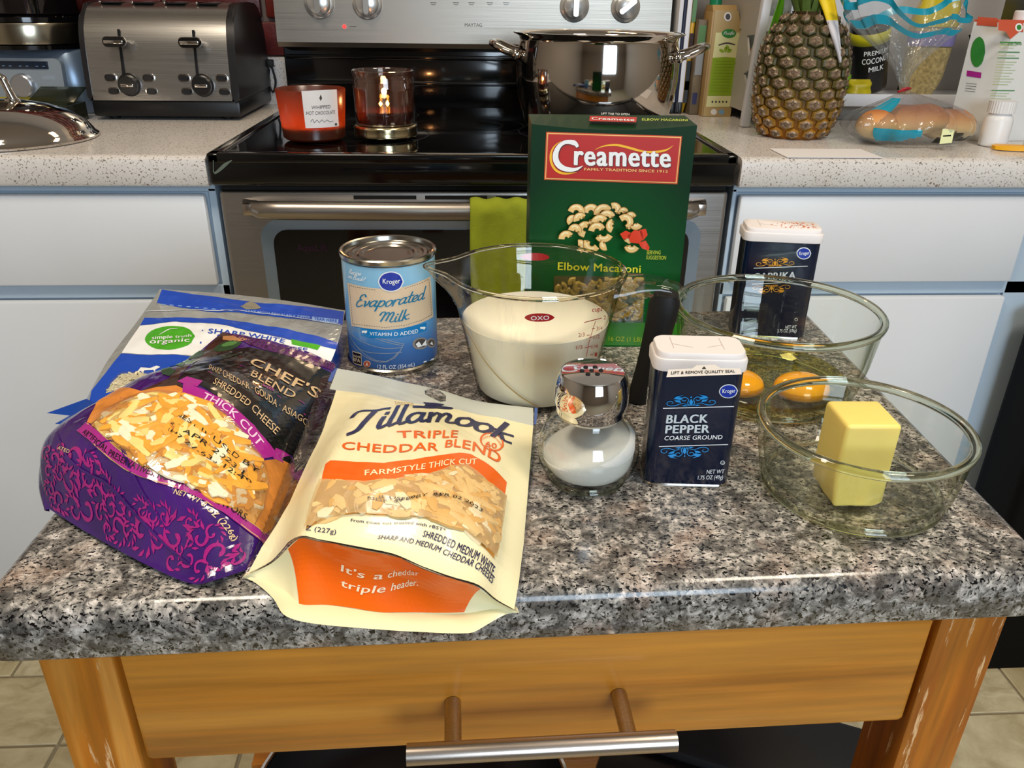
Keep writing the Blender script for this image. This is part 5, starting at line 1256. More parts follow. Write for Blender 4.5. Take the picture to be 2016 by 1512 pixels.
# ---------------------------------------------------------------- measuring cup of milk
def cup():
    c = (.052, .588); t = thing('measuring_cup', 'clear plastic measuring cup of milk with black handle', 'measuring cup', (c[0], c[1], TZ))
    zr = .9275; H = zr-TZ
    def R_(z, th, out=True):
        k = (z-TZ)/H; r = .0470+(.0682-.0470)*k
        d = abs((th-math.pi+.12+math.pi) % (2*math.pi)-math.pi)
        r += .020*math.exp(-(d/.20)**1.6)*sm((k-.62)/.38)**1.5
        return r if out else r-.0022
    n = 96; rings = []
    for z, o in [(TZ, 1), (TZ+.03, 1), (TZ+.06, 1), (TZ+.075, 1), (TZ+.085, 1), (TZ+.093, 1), (zr-.002, 1)]:
        rings.append([(c[0]+R_(z, a)*math.cos(a), c[1]+R_(z, a)*math.sin(a), z) for a in np.linspace(0, 2*math.pi, n+1)[:-1]])
    rim = []
    for dz, dr in ((-.0015, .0016), (.0005, .0018), (.0012, .0006), (.0010, -.0012), (-.0008, -.0028)):
        rim.append([(c[0]+(R_(zr, a)+dr)*math.cos(a), c[1]+(R_(zr, a)+dr)*math.sin(a), zr+dz) for a in np.linspace(0, 2*math.pi, n+1)[:-1]])
    ins = []
    for z in (zr-.004, TZ+.093, TZ+.085, TZ+.06, TZ+.03, TZ+.005):
        ins.append([(c[0]+R_(z, a, 0)*math.cos(a), c[1]+R_(z, a, 0)*math.sin(a), z) for a in np.linspace(0, 2*math.pi, n+1)[:-1]])
    b = stack('cup_body', rings+rim+ins, cup_plastic, t, angle=60)
    tube('rim', [(c[0]+(R_(zr, a)+.0002)*math.cos(a), c[1]+(R_(zr, a)+.0002)*math.sin(a), zr) for a in np.linspace(0, 2*math.pi, 73)], .0017, mk_glass('cup_rim', '#f6f2e6', 0, 1.42), t, 8, 144)
    zm = .8895
    mk = []
    for z in (TZ+.0048, TZ+.03, zm-.0006): mk.append([(c[0]+(R_(z, a, 0)+.0004)*math.cos(a), c[1]+(R_(z, a, 0)+.0004)*math.sin(a), z) for a in np.linspace(0, 2*math.pi, n+1)[:-1]])
    z = zm; mk.append([(c[0]+(R_(z, a, 0)-.0006)*math.cos(a), c[1]+(R_(z, a, 0)-.0006)*math.sin(a), z) for a in np.linspace(0, 2*math.pi, n+1)[:-1]])
    m = tag(stack('milk', mk, mat('milk', '#f6f2e2', .25, sss=.12), None, loc=(c[0], c[1], TZ+.005)), 'cream white milk filling the clear measuring cup', 'milk')
    # black grip with its clear bridge
    d = Vector((.957, -.29, 0)); s_ = Vector((.29, .957, 0)); o3 = Vector((c[0], c[1], 0))
    def sec(r, z, w, h, ang=0):
        p = o3+d*r+Vector((0, 0, z)); e = Vector((0, 0, 1))*math.cos(ang)+d*math.sin(ang)
        return [tuple(p+s_*x+e*y) for x, y in rrect(w, h, min(w, h)*.42, 4)]
    stack('handle_bridge', [sec(.0635, zr-.013, .048, .024), sec(.072, zr-.010, .042, .018), sec(.084, zr-.006, .034, .012), sec(.096, zr-.005, .027, .009, .15), sec(.108, zr-.007, .022, .007, .35), sec(.114, zr-.012, .014, .005, .8)], cup_plastic, t, angle=50)
    gs = []
    for k in np.linspace(0, 1, 12):
        z = zr-.0095-k*(zr-.0095-TZ-.001); r = .1005+.002*math.sin(k*3)-.014*k; w = .022; th = .024-.006*k
        if k < .01: w, th = .018, .018
        p = o3+d*r+Vector((0, 0, z)); gs.append([tuple(p+s_*x+d*y) for x, y in rrect(w, th, th*.42, 4)])
    stack('handle_grip', gs, rubber, t, angle=60, label='soft black grip of the handle')
    Sc = Cyl(c[0], c[1], .0470, TZ, .0682, zr)
    SURF['cup'] = Sc
    apply_labels('cup', b)
    # angled measuring ledge inside the wall
    pts = [(-1.32, .892), (-1.1, .883), (-.85, .868), (-.6, .855), (-.3, .842), (0, .832)]
    V = []; F = []
    C = catmull(pts, 30)
    for th, z in C:
        r = .0470+(.0212)*(z-TZ)/H-.0002
        for rr, dz in ((r+.0004, .0007), (r+.0004, -.0007)): V.append((c[0]+rr*math.sin(th), c[1]-rr*math.cos(th), z+dz))
    F = [(2*i, 2*i+1, 2*i+3, 2*i+2) for i in range(29)]
    obj('inner_ledge', V, F, mat('ledge_line', '#a08a5c', .4), b)
    back = [(c[0]+.0655*math.sin(a), c[1]+.0655*math.cos(a), .914) for a in (.0,)]
    Pb = Cyl(c[0], c[1], .0472, TZ, .0684, zr, rot=math.pi)
    V, F = poly_mesh(Pb, [(-.004+.013*math.cos(a), .9175+.0032*math.sin(a)) for a in np.linspace(0, 6.28, 19)[:-1]], .0003)
    obj('rear_logo', V, F, ink('cup_red'), b)
cup()

# ---------------------------------------------------------------- macaroni box
def mbox():
    S = SURF['box']; t = thing('macaroni_box', 'tall dark green cardboard box of elbow macaroni with red banner', 'box', (.12, .69, TZ))
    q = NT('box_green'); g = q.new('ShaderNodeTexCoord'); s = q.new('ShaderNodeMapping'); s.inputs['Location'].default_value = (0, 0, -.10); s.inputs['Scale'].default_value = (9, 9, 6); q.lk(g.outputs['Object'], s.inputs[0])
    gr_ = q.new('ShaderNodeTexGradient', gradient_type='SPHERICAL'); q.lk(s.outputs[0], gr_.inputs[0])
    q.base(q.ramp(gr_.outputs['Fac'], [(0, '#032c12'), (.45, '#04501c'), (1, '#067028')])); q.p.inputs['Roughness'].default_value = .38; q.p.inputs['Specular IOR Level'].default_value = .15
    W_, D_, H_ = .1367, .0455, .1985
    def pt(a, b, c): return tuple(S(a*W_, b, -c))
    bm = bmesh.new(); nx, nz = 12, 12
    rows = []
    for j in range(nz+1):
        b = H_*j/nz; row = []
        for i in range(nx+1):   # the top edge of the front panel dips a little
            a = i/nx; dip = .0042*math.sin(math.pi*a)*(1 if j == nz else 0); row.append(bm.verts.new(pt(a, b-dip, 0)))
        for i in range(nx+1): a = 1-i/nx; row.append(bm.verts.new(pt(a, b+(.002 if j == nz else 0), D_)))
        rows.append(row)
    for A, B in zip(rows[:-1], rows[1:]):
        for i in range(len(A)): bm.faces.new((A[i], A[(i+1) % len(A)], B[(i+1) % len(A)], B[i]))
    for i in range(nx):
        o = rows[nz]; bm.faces.new((o[i], o[i+1], o[2*nx-i], o[2*nx+1-i]))
        o = rows[0]; bm.faces.new((o[i+1], o[i], o[2*nx+1-i], o[2*nx-i]))
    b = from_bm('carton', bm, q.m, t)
    apply_labels('box', b)
    SURF['boxtop'] = Plane(tuple(S(0, H_-.0016, 0)), S(1, 0)-S(0, 0), S(0, H_+.002, -D_)-S(0, H_-.0036, 0))
    apply_labels('boxtop', b, lift=.0006)
    # macaroni behind the clear window near the foot of the box
    ps = []; w = pairs([x for x in next(i for i in LAB['box'] if i[0] == 'pasta_shadow')[3]], 1e5)
    x0, x1 = min(a for a, _ in w)+.003, max(a for a, _ in w)-.003; z0, z1 = min(b_ for _, b_ in w)+.003, max(b_ for _, b_ in w)-.003
    bm = bmesh.new(); random.seed(3)
    for i in range(150):
        cx, cz, a = random.uniform(x0, x1), random.uniform(z0, z1), random.uniform(0, 6.3); r = random.uniform(.0032, .0042)
        pp = []
        for k in range(5):
            q_ = a+k*.62; px, pz = cx+r*math.cos(q_), cz+r*math.sin(q_); px = min(max(px, x0), x1); pz = min(max(pz, z0), z1); pp.append(tuple(S(px, pz, .0007+random.random()*.0006)))
        try: V, F = tube_data(pp, .0021, 7, 7)
        except Exception: continue
        add_vf(bm, V, F)
    pm = from_bm('macaroni', bm, mat('dry_pasta', '#b59438', .35, var=.15, vs=80), b, smooth=True); pm['kind'] = 'stuff'
    V, F = poly_mesh(S, w, .0042); obj('window_film', V, F, film_clear, b)
mbox()

# ---------------------------------------------------------------- spice tins
def tin(key, A, B, depth, h, label, name, lidmark):
    A = Vector((*A, TZ)); B = Vector((*B, TZ)); U = (B-A); w = U.length; U.normalize(); N = Vector((-U.y, U.x, 0)); ctr = (A+B)/2+N*depth/2
    t = thing(name, label, 'spice tin', (ctr.x, ctr.y, TZ))
    blue = mat('tin_navy', '#0a1730', .22, coat=.35); q = lambda s, z: [tuple(ctr+U*x+N*y+Vector((0, 0, z))) for x, y in rrect(w*s, depth*s if s >= .99 else depth-w*(1-s), .0075, 6)]
    body = stack('tin_body', [q(.985, .0012), q(1.0, .002), q(1.0, h-.012)], blue, t, angle=40)
    stack('bottom_rim', [q(.985, 0), q(1.012, .0002), q(1.014, .0014), q(1.0, .0022)], steel_mirror, t)
    lid = stack('lid', [q(1.0, h-.0125), q(1.045, h-.012), q(1.05, h-.0055), q(1.03, h-.0042), q(.99, h-.004), q(.985, h-.0008), q(.97, h)], mat('lid_white', '#e6dedb', .42), t, angle=50)
    f = SURF[key]; f.O = np.array(A)-0; 
    apply_labels(key, body)
    P = Plane(tuple(A+Vector((0, 0, h))), tuple(U), tuple(N))
    gm = mat('lid_crease', '#b9a9a4', .6)
    L = [((w*.2, .008), (w*.2, depth-.004)), ((w*.76, .008), (w*.76, depth-.004)), ((w*.2, depth*.5), (w*.42, depth*.32)), ((w*.76, depth*.5), (w*.58, depth*.34))]
    for a, b in L: V, F = stroke_mesh(P, [a, b], [.0004], 2, .0001); obj('crease', V, F, gm, lid)
    return t, body, lid, P, w
t, body, lid, P, w_ = tin('pepper', (.1142, .4370), (.1700, .4325), .030, .0965, 'navy blue black pepper tin with white lid beside the salt shaker', 'pepper_tin', 0)
SURF['peppertop'] = Plane(tuple(P.O), P.U, P.V); apply_labels('peppertop', lid, names=('seal_tape', 'lettering'), lift=.0002)
SURF['pepperside'] = Plane(tuple(np.array(P.O)-np.array((0, 0, .0965))+P.V*.026), -P.V, (0, 0, 1))
V, F = text_on(SURF['pepperside'], 'BLACK PEPPER', [(.008, .008), (.010, .065)], [(.003, .008), (.005, .065)], 'b', .0004); obj('lettering', V, F, ink('white_print'), body)
t2, body2, lid2, P2, w2 = tin('paprika', (.2516, .6929), (.3190, .6815), .034, .1065, 'navy blue paprika tin with white lid behind the glass egg bowl', 'paprika_tin', 0)
bm = bmesh.new(); random.seed(11)
for i in range(60):
    a, b_ = random.gauss(w2*.68, .009), random.uniform(.006, .026); p = Vector(P2(min(max(a, .006), w2-.006), b_, .0002)); bmesh.ops.create_icosphere(bm, subdivisions=1, radius=random.uniform(.0003, .0011), matrix=Matrix.Translation(p) @ Matrix.Diagonal((1, 1, .4, 1)))
o = from_bm('paprika_dust', bm, mat('paprika_powder', '#c8765a', .9), lid2); o['kind'] = 'stuff'

# ---------------------------------------------------------------- glass bowls
def bowl_glass(name, label, c, rb, rr, h, foot=.004):
    t = thing(name, label, 'bowl', (c[0], c[1], TZ)); th = .0034
    prof = [(0, TZ+.0008), (rb*.80, TZ+.0006), (rb*.86, TZ), (rb*.93, TZ+.0006), (rb+.001, TZ+.0045), (rb+(rr-rb)*.35, TZ+h*.22), (rb+(rr-rb)*.62, TZ+h*.5), (rr-.0022, TZ+h-.007), (rr, TZ+h-.0045), (rr+.0003, TZ+h-.0015), (rr-.0012, TZ+h),
            (rr-.0040, TZ+h-.0008), (rr-.0052, TZ+h-.004), (rb+(rr-rb)*.62-th, TZ+h*.5), (rb+(rr-rb)*.35-th, TZ+h*.24), (rb-.0035, TZ+.010), (rb-.009, TZ+.0055), (rb*.7, TZ+.0046), (0, TZ+.0046)]
    lathe('glass', prof, c, glass_bowl, t, 128, angle=50)
    lathe('rim', [(rr-.0027+.0031*math.cos(a), TZ+h-.0028+.0031*math.sin(a)) for a in np.linspace(0, 2*math.pi, 13)], c, rim_glass, t, 128, angle=60)
    lathe('foot_ring', [(rb-.0008+.0024*math.cos(a), TZ+.0042+.0024*math.sin(a)) for a in np.linspace(0, 2*math.pi, 11)], c, rim_glass, t, 128, angle=60)
    return t
bowl_glass('egg_bowl', 'larger clear glass bowl holding cracked eggs', (.2450, .5800), .0655, .0815, .0735)
sb = bowl_glass('butter_bowl', 'smaller clear glass bowl holding a block of butter', (.2500, .4285), .0555, .0660, .0525)
# embossed mark under the small bowl
bm = bmesh.new()
for k in range(8):
    a = k*math.pi/4; V, F = tube_data([(.268+.004*math.cos(a), .41+.004*math.sin(a), TZ+.0050), (.268+.014*math.cos(a), .41+.014*math.sin(a), TZ+.0050)], .0009, 6); add_vf(bm, V, F)
from_bm('embossed_star', bm, glass_bowl, sb, smooth=True)
V, F = text_on(Plane((0, 0, TZ+.0047), (1, 0, 0), (0, 1, 0)), 'MICROWAVE SAFE', [(.206, .406), (.222, .388), (.246, .380)], [(.208, .4085), (.247, .3828)], 'n', .0002); obj('lettering', V, F, glass_bowl, sb)
# egg white pooled in the bowl and two yolks
ce = (.2450, .5800)
egg_m = clear_wall('egg_white', '#efeab0', '#c9b93c', .05, .6)
ew = tag(lathe('egg_white', [(0, TZ+.0047), (.045, TZ+.0047), (.0565, TZ+.0058), (.0610, TZ+.0102), (.0632, TZ+.0135), (.0625, TZ+.0142), (.05, TZ+.0138), (0, TZ+.0142)], ce, egg_m, None, 72, loc=(ce[0], ce[1], TZ+.0047)), 'clear yellowish egg white pooled in the larger glass bowl', 'egg white')
yo = mat('egg_yolk', '#f6ab14', .10, sss=.25, coat=.6)
def yolk(x, y, rx, ry, h, label):
    prof = [(0, 0), (.75, .0), (.95, .15), (1, .35), (.93, .62), (.72, .85), (.4, .97), (0, 1)]
    V, F = lathe_data([(r, z) for r, z in prof], (0, 0), 48); V = [(x+a*rx, y+b*ry, TZ+.0056+c*h) for a, b, c in V]
    o = tag(obj('egg_yolk', V, F, yo, None, True, loc=(x, y, TZ+.0056)), label, 'egg yolk', 'yolks in the glass bowl')
    mdf = o.modifiers.new('s', 'SUBSURF'); mdf.levels = 1; mdf.render_levels = 1
yolk(.2655, .5560, .0230, .0200, .0175, 'bright orange egg yolk seen right of the pepper tin, behind the butter bowl')
yolk(.2180, .5650, .0195, .0190, .0165, 'egg yolk mostly hidden behind the pepper tin')
# butter
bm = bmesh.new(); random.seed(4)
vs = bm_box(bm, .2245, .2585, .4000, .4345, TZ+.0052, TZ+.0640, .0030, 4, rz=R(-2))
bmesh.ops.subdivide_edges(bm, edges=list(bm.edges), cuts=2, use_grid_fill=True)
for v in bm.verts:
    k = (v.co.z-TZ)/.064
    v.co.y += (1-k)*.0010*math.sin(v.co.x*320)+.0003*math.sin(v.co.z*400)
    if k < .35: v.co.x += (.35-k)*.009*math.sin(v.co.z*700+v.co.y*300)*(1 if v.co.x > .241 else .4); 
    if k < .18: v.co.x += (-.004 if v.co.x > .2415 else .005)*(1-k/.18)
    if abs(v.co.x-.2585) < .004 and .78 < k < .9: v.co.x += .0022
o = tag(from_bm('butter', bm, mat('butter', '#f0d877', .42, sss=.25, var=.03, vs=50, bump=.06, bs=150), None, smooth=True, loc=(.2415, .417, TZ+.0052), angle=60), 'pale yellow block of butter standing on end in the smaller bowl', 'butter')

# ---------------------------------------------------------------- salt shaker
def shaker():
    c = (.0772, .449); t = thing('salt_shaker', 'round glass salt shaker with shiny chrome cap', 'salt shaker', (c[0], c[1], TZ))
    th = .0020
    out = [(0, .0018), (.020, .0018), (.0225, 0), (.0245, .0008), (.0262, .0035), (.0300, .0090), (.0328, .0160), (.0336, .0235), (.0325, .0310), (.0290, .0390), (.0240, .0450), (.0212, .0480), (.0205, .0530)]
    inn = [(.0180, .0530), (.0190, .0480), (.0215, .0435), (.0262, .0375), (.0297, .0300), (.0308, .0235), (.0300, .0165), (.0272, .0105), (.0225, .0065), (0, .0060)]
    lathe('glass_bottle', [(r, TZ+z) for r, z in out+inn], c, clear_wall('shaker_glass', '#fafbf9', '#788076', .05, .65), t, 80, angle=60)
    lathe('shaker_cap', [(.0190, TZ+.0490), (.0212, TZ+.0488), (.0218, TZ+.0500), (.0225, TZ+.0520), (.0226, TZ+.0545), (.0232, TZ+.0556), (.0240, TZ+.0600), (.0238, TZ+.0680), (.0226, TZ+.0740), (.0211, TZ+.0775), (.0207, TZ+.0785), (.0203, TZ+.0790), (.0198, TZ+.0786), (.010, TZ+.0792), (0, TZ+.0795)], c, chrome, t, 80, angle=28)
    lathe('foot_ring', [(.0245+.0020*math.cos(a), TZ+.0026+.0020*math.sin(a)) for a in np.linspace(0, 2*math.pi, 11)], c, rim_glass, t, 64, angle=60)
    hm = mat('cap_hole', '#0a0a0a', .8)
    for k in range(7):
        a = k*math.pi/3; r = .0060 if k < 6 else 0; x, y = c[0]-.001+r*math.cos(a), c[1]+r*math.sin(a)
        V, F = lathe_data([(0, TZ+.0800), (.0014, TZ+.0800), (.0016, TZ+.0794)], (x, y), 12); obj('hole', V, F, hm, t)
    s = []
    V, F = lathe_data([(0, .0061), (.0222, .0066), (.0270, .0104), (.0298, .0163), (.0306, .0232), (.0301, .0268), (.026, .0290), (.013, .0325), (0, .034)], c, 64)
    V = [(x, y, TZ+z+((x-c[0])*.30*sm((z-.02)/.008) if z > .02 else 0)) for x, y, z in V]
    tag(obj('salt', V, F, mat('salt', '#f4f2ef', .9, bump=.6, bs=2200), None, True, loc=(c[0], c[1], TZ+.0061)), 'white table salt half filling the glass shaker', 'salt', kind='stuff')
shaker()
# ---------------------------------------------------------------- three pouches of shredded cheese
def inside(P, x, y):
    r = False; k = len(P)-1
    for m in range(len(P)):
        if (P[m][1] > y) != (P[k][1] > y) and x < (P[k][0]-P[m][0])*(y-P[m][1])/(P[k][1]-P[m][1])+P[m][0]: r = not r
        k = m
    return r
def shreds(S, poly, n, cols, parent, ln=(.010, .020), wd=.0030, lift=.0008, var=.0018, seed=1):
    rnd = random.Random(seed); ka, kb = scale_of(S); bms = [bmesh.new() for _ in cols]
    x0, x1 = min(p[0] for p in poly), max(p[0] for p in poly); y0, y1 = min(p[1] for p in poly), max(p[1] for p in poly); done = 0; tr = 0
    while done < n and tr < n*30:
        tr += 1
        x, y = rnd.uniform(x0, x1), rnd.uniform(y0, y1); a = rnd.uniform(0, 6.28); L = rnd.uniform(*ln); cv = rnd.uniform(-.5, .5)
        pts = []
        for k in (-.5, -.17, .17, .5):
            t = a+cv*k; pts.append((x+math.cos(t)*L*k/ka, y+math.sin(t)*L*k/kb))
        if not all(inside(poly, *p) for p in pts): continue
        h = lift+rnd.uniform(0, var); tl = rnd.uniform(-.0008, .0008)
        P = [S(p[0], p[1], h+tl*(i-1.5)) for i, p in enumerate(pts)]
        w_ = wd*rnd.uniform(.7, 1.25)
        P = np.array(P); nrm = S(*pts[1], .002)-S(*pts[1], 0); nrm /= max(np.linalg.norm(nrm), 1e-9); C = catmull(P, 6); V = []; th = w_*.17*rnd.uniform(.7, 1.3)
        for i in range(6):
            tt = C[min(i+1, 5)]-C[max(i-1, 0)]; tt /= max(np.linalg.norm(tt), 1e-9); sd = np.cross(nrm, tt); e = (.55, .9, 1, 1, .85, .4)[i]*w_/2
            V += [tuple(C[i]+sd*x*e+nrm*y) for x, y in ((-1, 0), (-.8, th), (0, th*1.25), (.8, th), (1, 0))]
        F = [(i*5+j, i*5+j+1, (i+1)*5+j+1, (i+1)*5+j) for i in range(5) for j in range(4)]+[(0, 1, 2, 3, 4)[::-1], (25, 26, 27, 28, 29)]
        add_vf(bms[rnd.choices(range(len(cols)), [c[1] for c in cols])[0]], V, F); done += 1
    out = []
    for bm, (m, _) in zip(bms, cols):
        o = from_bm('shredded_cheese', bm, m, parent, smooth=True); o['kind'] = 'stuff'; out.append(o)
    return out
ch_or = mat('cheddar_orange', '#e8a038', .4, sss=.15, var=.1, vs=120); ch_ye = mat('cheese_yellow', '#efcf7c', .42, sss=.15, var=.08, vs=120); ch_wh = mat('cheese_white', '#f2e6c2', .45, sss=.15, var=.05, vs=120)
def lab_poly(key, m, idx=0): 
    it = [i for i in LAB[key] if i[0] == m and i[2] == 'P'][idx]; return pairs(it[3], 1e4)
def skirt(name, curve, m, parent, z0=.8272, pull=(0, 0)):
    V = []; n = len(curve)
    for j in range(5):
        k = j/4
        for p in curve: V.append((p[0]+pull[0]*math.sin(k*math.pi), p[1]+pull[1]*math.sin(k*math.pi), p[2]*(1-k)+z0*k))
    F = [(j*n+i, j*n+i+1, (j+1)*n+i+1, (j+1)*n+i) for j in range(4) for i in range(n-1)]
    return obj(name, V, F, m, parent, True)
pouch_film = film('pouch_film', '#dadfe0', .8, .14, .72, '#aeb2b0', bump=.5, bs=40)

# blue and white pouch, undermost
SB = SURF['blue']; tb = thing('cheese_pouch', 'blue and white pouch of shredded white cheddar, undermost at the back left', 'cheese bag', (-.21, .63, TZ), 'pouches of shredded cheese')
V, F = grid_surf(SB, 60, 60); fb_ = obj('front_panel', V, F, pouch_film, tb, True)
apply_labels('blue', fb_)
bluem = mat('pouch_blue', '#10419f', .22, coat=.5, bump=.3, bs=60)
skirt('side_panel', SB.L, bluem, tb, pull=(-.004, 0)); skirt('side_panel', SB.R, bluem, tb, z0=.8272)
TL = BAG['tail']
V = [TL[0], TL[1], TL[2], TL[3], TL[4], TL[5]]
mid = [tuple((V[0][i]+V[4][i])/2 for i in range(3))]
obj('bottom_fold', [(x, y, z) for x, y, z in V]+mid, [(0, 1, 2), (0, 2, 6), (6, 2, 3), (6, 3, 4), (0, 6, 5), (6, 4, 5)], bluem, tb)
shreds(SB, lab_poly('blue', 'cheese_pale'), 60, [(ch_wh, 1)], fb_, (.006, .012), .0022, .0006, .0008, 5)
V, F = poly_mesh(SB, lab_poly('blue', 'cheese_pale'), .0024); obj('window_film', V, F, film_clear, fb_)
V, F = stroke_mesh(SB, [(.01, .80), (.3, .815), (.6, .81), (.99, .80)], [.0012], 30, .0009); obj('zip_strip', V, F, mat('zip_plastic', '#c3cad0', .2), tb)

# purple and black pouch
SP = SURF['purple']; tp = thing('cheese_pouch', 'purple and black pouch of thick cut shredded cheese, at the left edge of the cart', 'cheese bag', (-.19, .48, TZ), 'pouches of shredded cheese')
q = NT('purple_film'); q.p.inputs['Roughness'].default_value = .14; q.p.inputs['Coat Weight'].default_value = .6; q.p.inputs['Coat Roughness'].default_value = .04
q.base(q.ramp(q.noise(q.coord(), 14, 2), [(.35, '#33135c'), (.65, '#451a72')])); q.bump(q.noise(q.coord(), 42, 3, .5, 1.2), .45, .004); purple_m = q.m
for n_ in ('black_film', 'magenta', 'magenta_print', 'magenta_dark', 'brown_photo', 'purple_sparkle'):
    m_ = ink(n_); pq = m_.node_tree.nodes['Principled BSDF']; pq.inputs['Coat Weight'].default_value = .5; pq.inputs['Coat Roughness'].default_value = .06; pq.inputs['Roughness'].default_value = .2
V, F = grid_surf(SP, 100, 130); fp = obj('front_panel', V, F, purple_m, tp, True)
bandpts = pairs(next(i for i in LAB['purple'] if i[0] == 'magenta_dark')[3], 1e4)
bl = catmull(bandpts, 30); ka, kb = scale_of(SP)
sw = []; rnd = random.Random(9); placed = []; tries = 0
while len(placed) < 130 and tries < 16000:
    tries += 1
    a, b = rnd.uniform(.03, .97), rnd.uniform(.02, .5); top = float(np.interp(a, bl[:, 0], bl[:, 1]))-.035; r = rnd.uniform(.0034, .0080)
    if b+r*1.3/kb > top or b-r/kb < .012 or a-r*1.3/ka < .01 or a+r*1.3/ka > .99: continue
    if any(((a-x)*ka)**2+((b-y)*kb)**2 < ((r+s)*.80)**2 for x, y, s in placed): continue
    placed.append((a, b, r)); a_ = rnd.uniform(0, 6.28); d = rnd.choice((-1, 1)); k = int(1e4)
    pts = []
    for i in range(12):
        t = i/11; rr = r*((1-t)**1.1)+.0003; th = a_+d*t*4.8; pts += [int((a+rr*math.cos(th)/ka)*k), int((b+rr*math.sin(th)/kb)*k)]
    sw.append(('magenta_print', 2, 'S', pts, [500, int(r*4.6e5), int(r*3.4e5), int(r*2.6e5), int(r*5e5)], 26))
    for j in range(5):
        th = a_-d*(.15+j*.55); p0 = (a+r*.95*math.cos(th)/ka, b+r*.95*math.sin(th)/kb); p1 = (a+r*1.55*math.cos(th-.5*d)/ka, b+r*1.55*math.sin(th-.5*d)/kb); pm_ = ((p0[0]+p1[0])/2+.003*d, (p0[1]+p1[1])/2)
        sw.append(('magenta_print', 2, 'S', [int(v*k) for v in (*p0, *pm_, *p1)], [400, int(r*4.2e5), 200], 7))
apply_labels('purple', fp, extra=sw, lays=(0, 8))
wp = lab_poly('purple', 'cheese_back')
shreds(SP, wp, 330, [(ch_or, 5), (ch_ye, 3), (ch_wh, 2)], fp, (.014, .030), .0066, .0003, .0016, 2)
V, F = poly_mesh(SP, wp, .0028); obj('window_film', V, F, film('window_gloss', '#faf6f0', .7, .05, .14, '#dca468', bump=.5, bs=38, base=.09), fp)
apply_labels('purple', fp, names=('date_mark', 'date_code'), lift=.0024, lays=(8, 99))
skirt('side_panel', SP.L, purple_m, tp, pull=(-.003, 0)); skirt('side_panel', SP.R, purple_m, tp)
fl_ = [(-.2850, .4720, .832), (-.2790, .4560, .846), (-.2690, .4640, .850), (-.2560, .4400, .832), (-.2600, .4210, .829), (-.2720, .4360, .829)]
obj('corner_flap', fl_, [(0, 1, 4, 5), (1, 2, 3, 4)], purple_m, tp)
# crisp heat-sealed creases on the foot of the pouch
for pts in ([(.10, .20), (.22, .115), (.40, .10), (.62, .06), (.80, .03)], [(.30, .14), (.42, .19), (.52, .13), (.66, .08)]):
    V, F = stroke_mesh(SP, pts, [.0006, .0022, .0006], 30, .0009); obj('crease', V, F, purple_m, fp, True)

# cream and orange pouch in front
SW = SURF['white']; tw_ = thing('cheese_pouch', 'cream and orange pouch of triple cheddar blend, nearest the camera', 'cheese bag', (-.04, .43, TZ), 'pouches of shredded cheese')
V, F = grid_surf(SW, 100, 140); fw = obj('front_panel', V, F, film_clear, tw_, True)
apply_labels('white', fw, skip=('granite',), lays=(0, 7)); apply_labels('white', fw, names=('date_mark', 'date_code'), lift=.0022, lays=(7, 99))
hole = lab_poly('white', 'granite'); V, F = poly_mesh(SW, hole, .0005); obj('hang_hole', V, F, MATS['granite'], fw)
ww = lab_poly('white', 'cheese_back')
shreds(SW, ww, 330, [(mat('blend_deep', '#dcab64', .5, var=.1, vs=90), 3), (mat('blend_mid', '#e4bf80', .5, var=.1, vs=90), 6), (mat('blend_pale', '#ecdab0', .5, var=.05, vs=90), 1)], fw, (.012, .028), .0066, .0002, .0009, 3)
V, F = poly_mesh(SW, ww, .0024); obj('window_film', V, F, film('window_haze', '#f6ecdc', .5, .25, .55, '#e0bc82', bump=.35, bs=45, base=.04), fw)
cream_m = mat('pouch_cream', '#efe6b8', .45, coat=.2)
# gusset under the front hem, and the back panel flat on the stone
gs_ = SURF['gusset']
def gfn(a, b, off=0):
    p = gs_(a, b); k = math.sin(math.pi*b)*math.sin(math.pi*a); p = np.array(p); p[1] += .007*k+.0015*math.sin(a*23)*k; p[2] += -.001*k
    return p
class Gus(Patch):
    def base(s, a, b): return gfn(a, b)
    def __call__(s, a, b, off=0.0):
        p = gfn(a, b); e = .02
        du = gfn(min(a+e, 1), b)-gfn(max(a-e, 0), b); dv = gfn(a, min(b+e, 1))-gfn(a, max(b-e, 0)); n = np.cross(du, dv); n /= max(np.linalg.norm(n), 1e-12)
        if n[1] > 0: n = -n
        return p+n*off
gsx = Gus.__new__(Gus); gsx.__dict__ = gs_.__dict__
V, F = grid_surf(gsx, 50, 14); gu = obj('gusset', V, F, cream_m, tw_, True)
apply_labels('gusset', gu, S=gsx)
A = catmull(BAG['white_back'], 50); B = catmull(BAG['white_fold'], 50); V = []
for j in range(5): V += [tuple(a*(1-j/4)+(b+np.array((0, .004, 0)))*(j/4)+np.array((0, 0, .0012*math.sin(j*.8)))) for a, b in zip(A, B)]
V += [tuple(b*1.0+np.array((0, .012, -.0008))) for b in B]
obj('back_panel', V, [(j*50+i, j*50+i+1, (j+1)*50+i+1, (j+1)*50+i) for j in range(5) for i in range(49)], cream_m, tw_, True)
skirt('side_panel', SW.L, film_clear, tw_, z0=.829)
